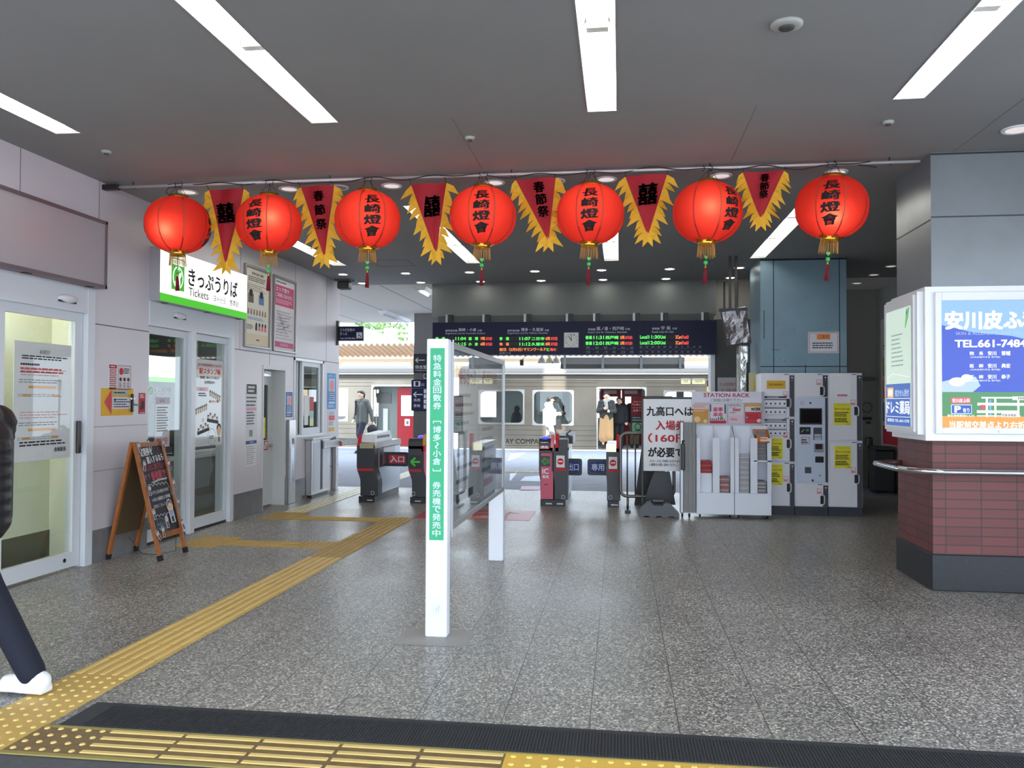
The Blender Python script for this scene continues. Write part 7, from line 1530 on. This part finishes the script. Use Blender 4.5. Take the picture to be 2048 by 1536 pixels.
MB().tube([c+Vector((-.08, .05, .15)), c+Vector((-.03, .05, .36)), c+Vector((.06, .05, .15))], .01, BLK, 6).tube([c+Vector((-.16, .05, -.1)), c+Vector((-.19, .05, -.5)), c+Vector((-.12, .05, -.52)), c+Vector((-.1, .05, -.15))], .008, BLK, 6).build('strap', t)
q = onY(1213, 800, 25.95)
t, G = mkperson('person in a dark coat, grey scarf and tan skirt stepping out of the train door', (q.x, 26.0, .06), math.radians(180), 1.74, dict(elL=(.25, .04, 1.12), wrL=(.08, .2, 1.2), elR=(-.25, .04, 1.12), wrR=(-.1, .22, 1.12), knL=(.1, .1, .5), anL=(.1, .1, .085), knR=(-.08, .02, .49), anR=(-.08, -.08, .1)), DKJ, TAN, BLK, skirt=True, scarf=SCF)
q = onY(1236, 800, 26.75)
mkperson('person in a black coat with a dark hood standing behind in the train doorway', (q.x+.04, 26.75, .03), math.radians(175), 1.62, None, BLK, BLK, BLK, hair=M('dark_hood', (62, 62, 64), .9), hood=True, puffy=.03)
q = onY(1268, 890, 27.1)
mkperson('person in brown trousers half hidden behind the dark campaign board, in the train', (q.x+.02, 27.1, .03), math.radians(180), 1.66, None, BLK, M('brown_trousers', (96, 84, 64), .8), BLK)
# ------------------------------------------------------------------ tactile paving, mat and floor marking
YEL = M('tactile_yellow', (206, 170, 92), .55, noise=.12, nscale=5); YELT = M('tactile_yellow_worn', (222, 192, 120), .5); BRN = M('tactile_worn_brown', (124, 102, 66), .7, noise=.15, nscale=20); OLV = M('tactile_edge_olive', (150, 136, 76), .7); BRY = M('tactile_bright_yellow', (222, 180, 70), .55); PALE = M('tactile_pale', (206, 192, 140), .5)
def dome(b, x, y, r, h, m):
    n = 8; vs = [(x+r*math.cos(2*pi*k/n), y+r*math.sin(2*pi*k/n), b.z0) for k in range(n)]+[(x+r*.62*math.cos(2*pi*k/n), y+r*.62*math.sin(2*pi*k/n), b.z0+h) for k in range(n)]
    b.add(vs, [(k, (k+1) % n, n+(k+1) % n, n+k) for k in range(n)]+[tuple(range(n, 2*n))], m, False)
def strip(name, label, parts, base, top, edge=None):
    b = MB(); b.z0 = .004
    for kind, x0, x1, y0, y1 in parts:
        b.box((x0, y0, -.002), (x1, y1, .004), base)
        if kind == 'dots':
            nx = max(1, round((x1-x0)/.068)); ny = max(1, round((y1-y0)/.068))
            for i in range(nx):
                for j in range(ny): dome(b, x0+(i+.5)*(x1-x0)/nx, y0+(j+.5)*(y1-y0)/ny, .014, .005, top)
        elif kind == 'bary':          # bars along Y
            n = max(1, round((x1-x0)/.075)); L = max(1, round((y1-y0)/.30))
            for i in range(n):
                xc = x0+(i+.5)*(x1-x0)/n
                for j in range(L): a = y0+(y1-y0)*j/L+.01; c = y0+(y1-y0)*(j+1)/L-.01; b.bbox((xc-.014, a, .003), (xc+.014, c, .009), top, .004)
        elif kind == 'barx':
            n = max(1, round((y1-y0)/.07)); L = max(1, round((x1-x0)/.34))
            for i in range(n):
                yc = y0+(i+.5)*(y1-y0)/n
                for j in range(L): a = x0+(x1-x0)*j/L+.008; c = x0+(x1-x0)*(j+1)/L-.008; b.bbox((a, yc-.014, .003), (c, yc+.014, .009), top, .004)
    if edge:
        for e in edge: b.box(e[:3], e[3:], OLV)
    return tag(b.build(name), label, 'tactile paving')
strip('tactile_path', 'yellow tactile paving path of long bars running from the entrance into the hall', [('dots', -2.97, -2.62, 3.2, 4.2), ('bary', -2.97, -2.62, 4.2, 7.65)], YEL, YELT)
strip('tactile_junction', 'darker yellow dotted tactile junction continuing the path towards the gates', [('dots', -2.97, -2.62, 7.65, 8.75), ('bary', -2.97, -2.62, 8.75, 9.7), ('dots', -2.97, -2.62, 9.7, 10.4)], M('tactile_ochre', (170, 140, 74), .6, noise=.1, nscale=5), YEL)
strip('tactile_branch', 'yellow tactile branch leading from the path to the ticket office door', [('dots', -3.3, -2.97, 8.1, 8.5), ('barx', -4.1, -3.3, 8.14, 8.44), ('dots', -4.55, -4.1, 8.0, 8.65)], M('tactile_ochre_light', (184, 150, 84), .6), YEL)
strip('tactile_branch', 'yellow tactile branch leading from the path towards the staff door, farther one', [('barx', -4.1, -2.97, 10.02, 10.32), ('dots', -4.55, -4.1, 10.0, 10.65)], M('tactile_ochre', (170, 140, 74), .6), YEL)
strip('tactile_path', 'yellow tactile paving path with painted white sheen along the left wall out to the platform', [('bary', -4.5, -4.17, 10.65, 13.9)], PALE, M('tactile_sheen_top', (226, 220, 190), .3))  # white reflection on the yellow bars put into the pale colours
strip('tactile_platform_path', 'pale tactile strip on the platform left of the first gate', [('bary', -4.5, -4.17, 13.95, 18.0)], M('tactile_platform', (214, 214, 206), .5), PALE)
strip('tactile_platform_path', 'pale tactile strip crossing the platform behind the gates', [('barx', -4.17, -1.2, 17.4, 17.75)], M('tactile_platform', (214, 214, 206), .5), PALE)
strip('worn_tactile_strip', 'worn brown tactile strip with yellow bars and dots before the black mat', [('dots', -2.62, -2.28, 3.25, 3.535), ('barx', -2.28, -.48, 3.25, 3.535)], BRN, YELT, [(-2.62, 3.515, .0, -.48, 3.537, .006), (-2.62, 3.23, 0, -.48, 3.255, .006)])
strip('bright_tactile_strip', 'bright yellow tactile strip before the black mat, to the right of the worn one', [('dots', -.48, 3.4, 3.23, 3.535)], BRY, M('tactile_bright_top', (232, 200, 110), .55), [(-.48, 3.525, 0, 3.4, 3.537, .006)])
MATM = M('ribbed_mat', (48, 50, 54), .8)
b = MB(); b.box((-2.56, 3.537, -.002), (4.2, 3.83, .006), MATM)
for i in range(460): x = -2.45+i*.0143; b.box((x, 3.55, .006), (x+.006, 3.79, .009), MATM)
tag(b.build('door_mat'), 'long black ribbed rubber mat across the entrance', 'mat')
t = thing('floor_marking', 'red floor marking with pale ート 通路 lettering before the gates', 'floor marking', (-1.9, 10.85, 0))
MB().box((-2.64, 10.4, -.002), (-1.14, 11.32, .003), M('red_floor_paint', (166, 62, 78), .4)).build('paint', t)
s = Sheet((-2.64, 10.4, .003), UX, UY); TN = P(206, 176, 150); s.text('ート', .72, .48, 1.32, .8, TN, 1, .02); s.text('専用通路', .3, .1, 1.2, .36, TN, 1, .02); s.build('lettering', t)
for (y, lab) in ((10.62, 'nearer'),):
    pass
# ------------------------------------------------------------------ person at the left edge
PUF = M('black_puffer', (20, 20, 24), .45); JEAN = M('dark_blue_jeans', (19, 23, 40), .85, bump=.1, nscale=60)
t, G = mkperson('person in a black puffer jacket, dark jeans and white shoes leaving the left edge', (-3.45, 4.02, 0), math.radians(86), 1.68,
    dict(knR=(-.09, -.22, .53), anR=(-.09, -.50, .10), knL=(.09, .25, .52), anL=(.09, .32, .09), elL=(.24, .1, 1.13), wrL=(.2, .33, 1.05), elR=(-.24, .0, 1.12), wrR=(-.24, .16, .92), nek=(0, .05, 1.44), hed=(0, .09, 1.575)), PUF, JEAN, WSH, hood=True, puffy=.03, vox=.011)
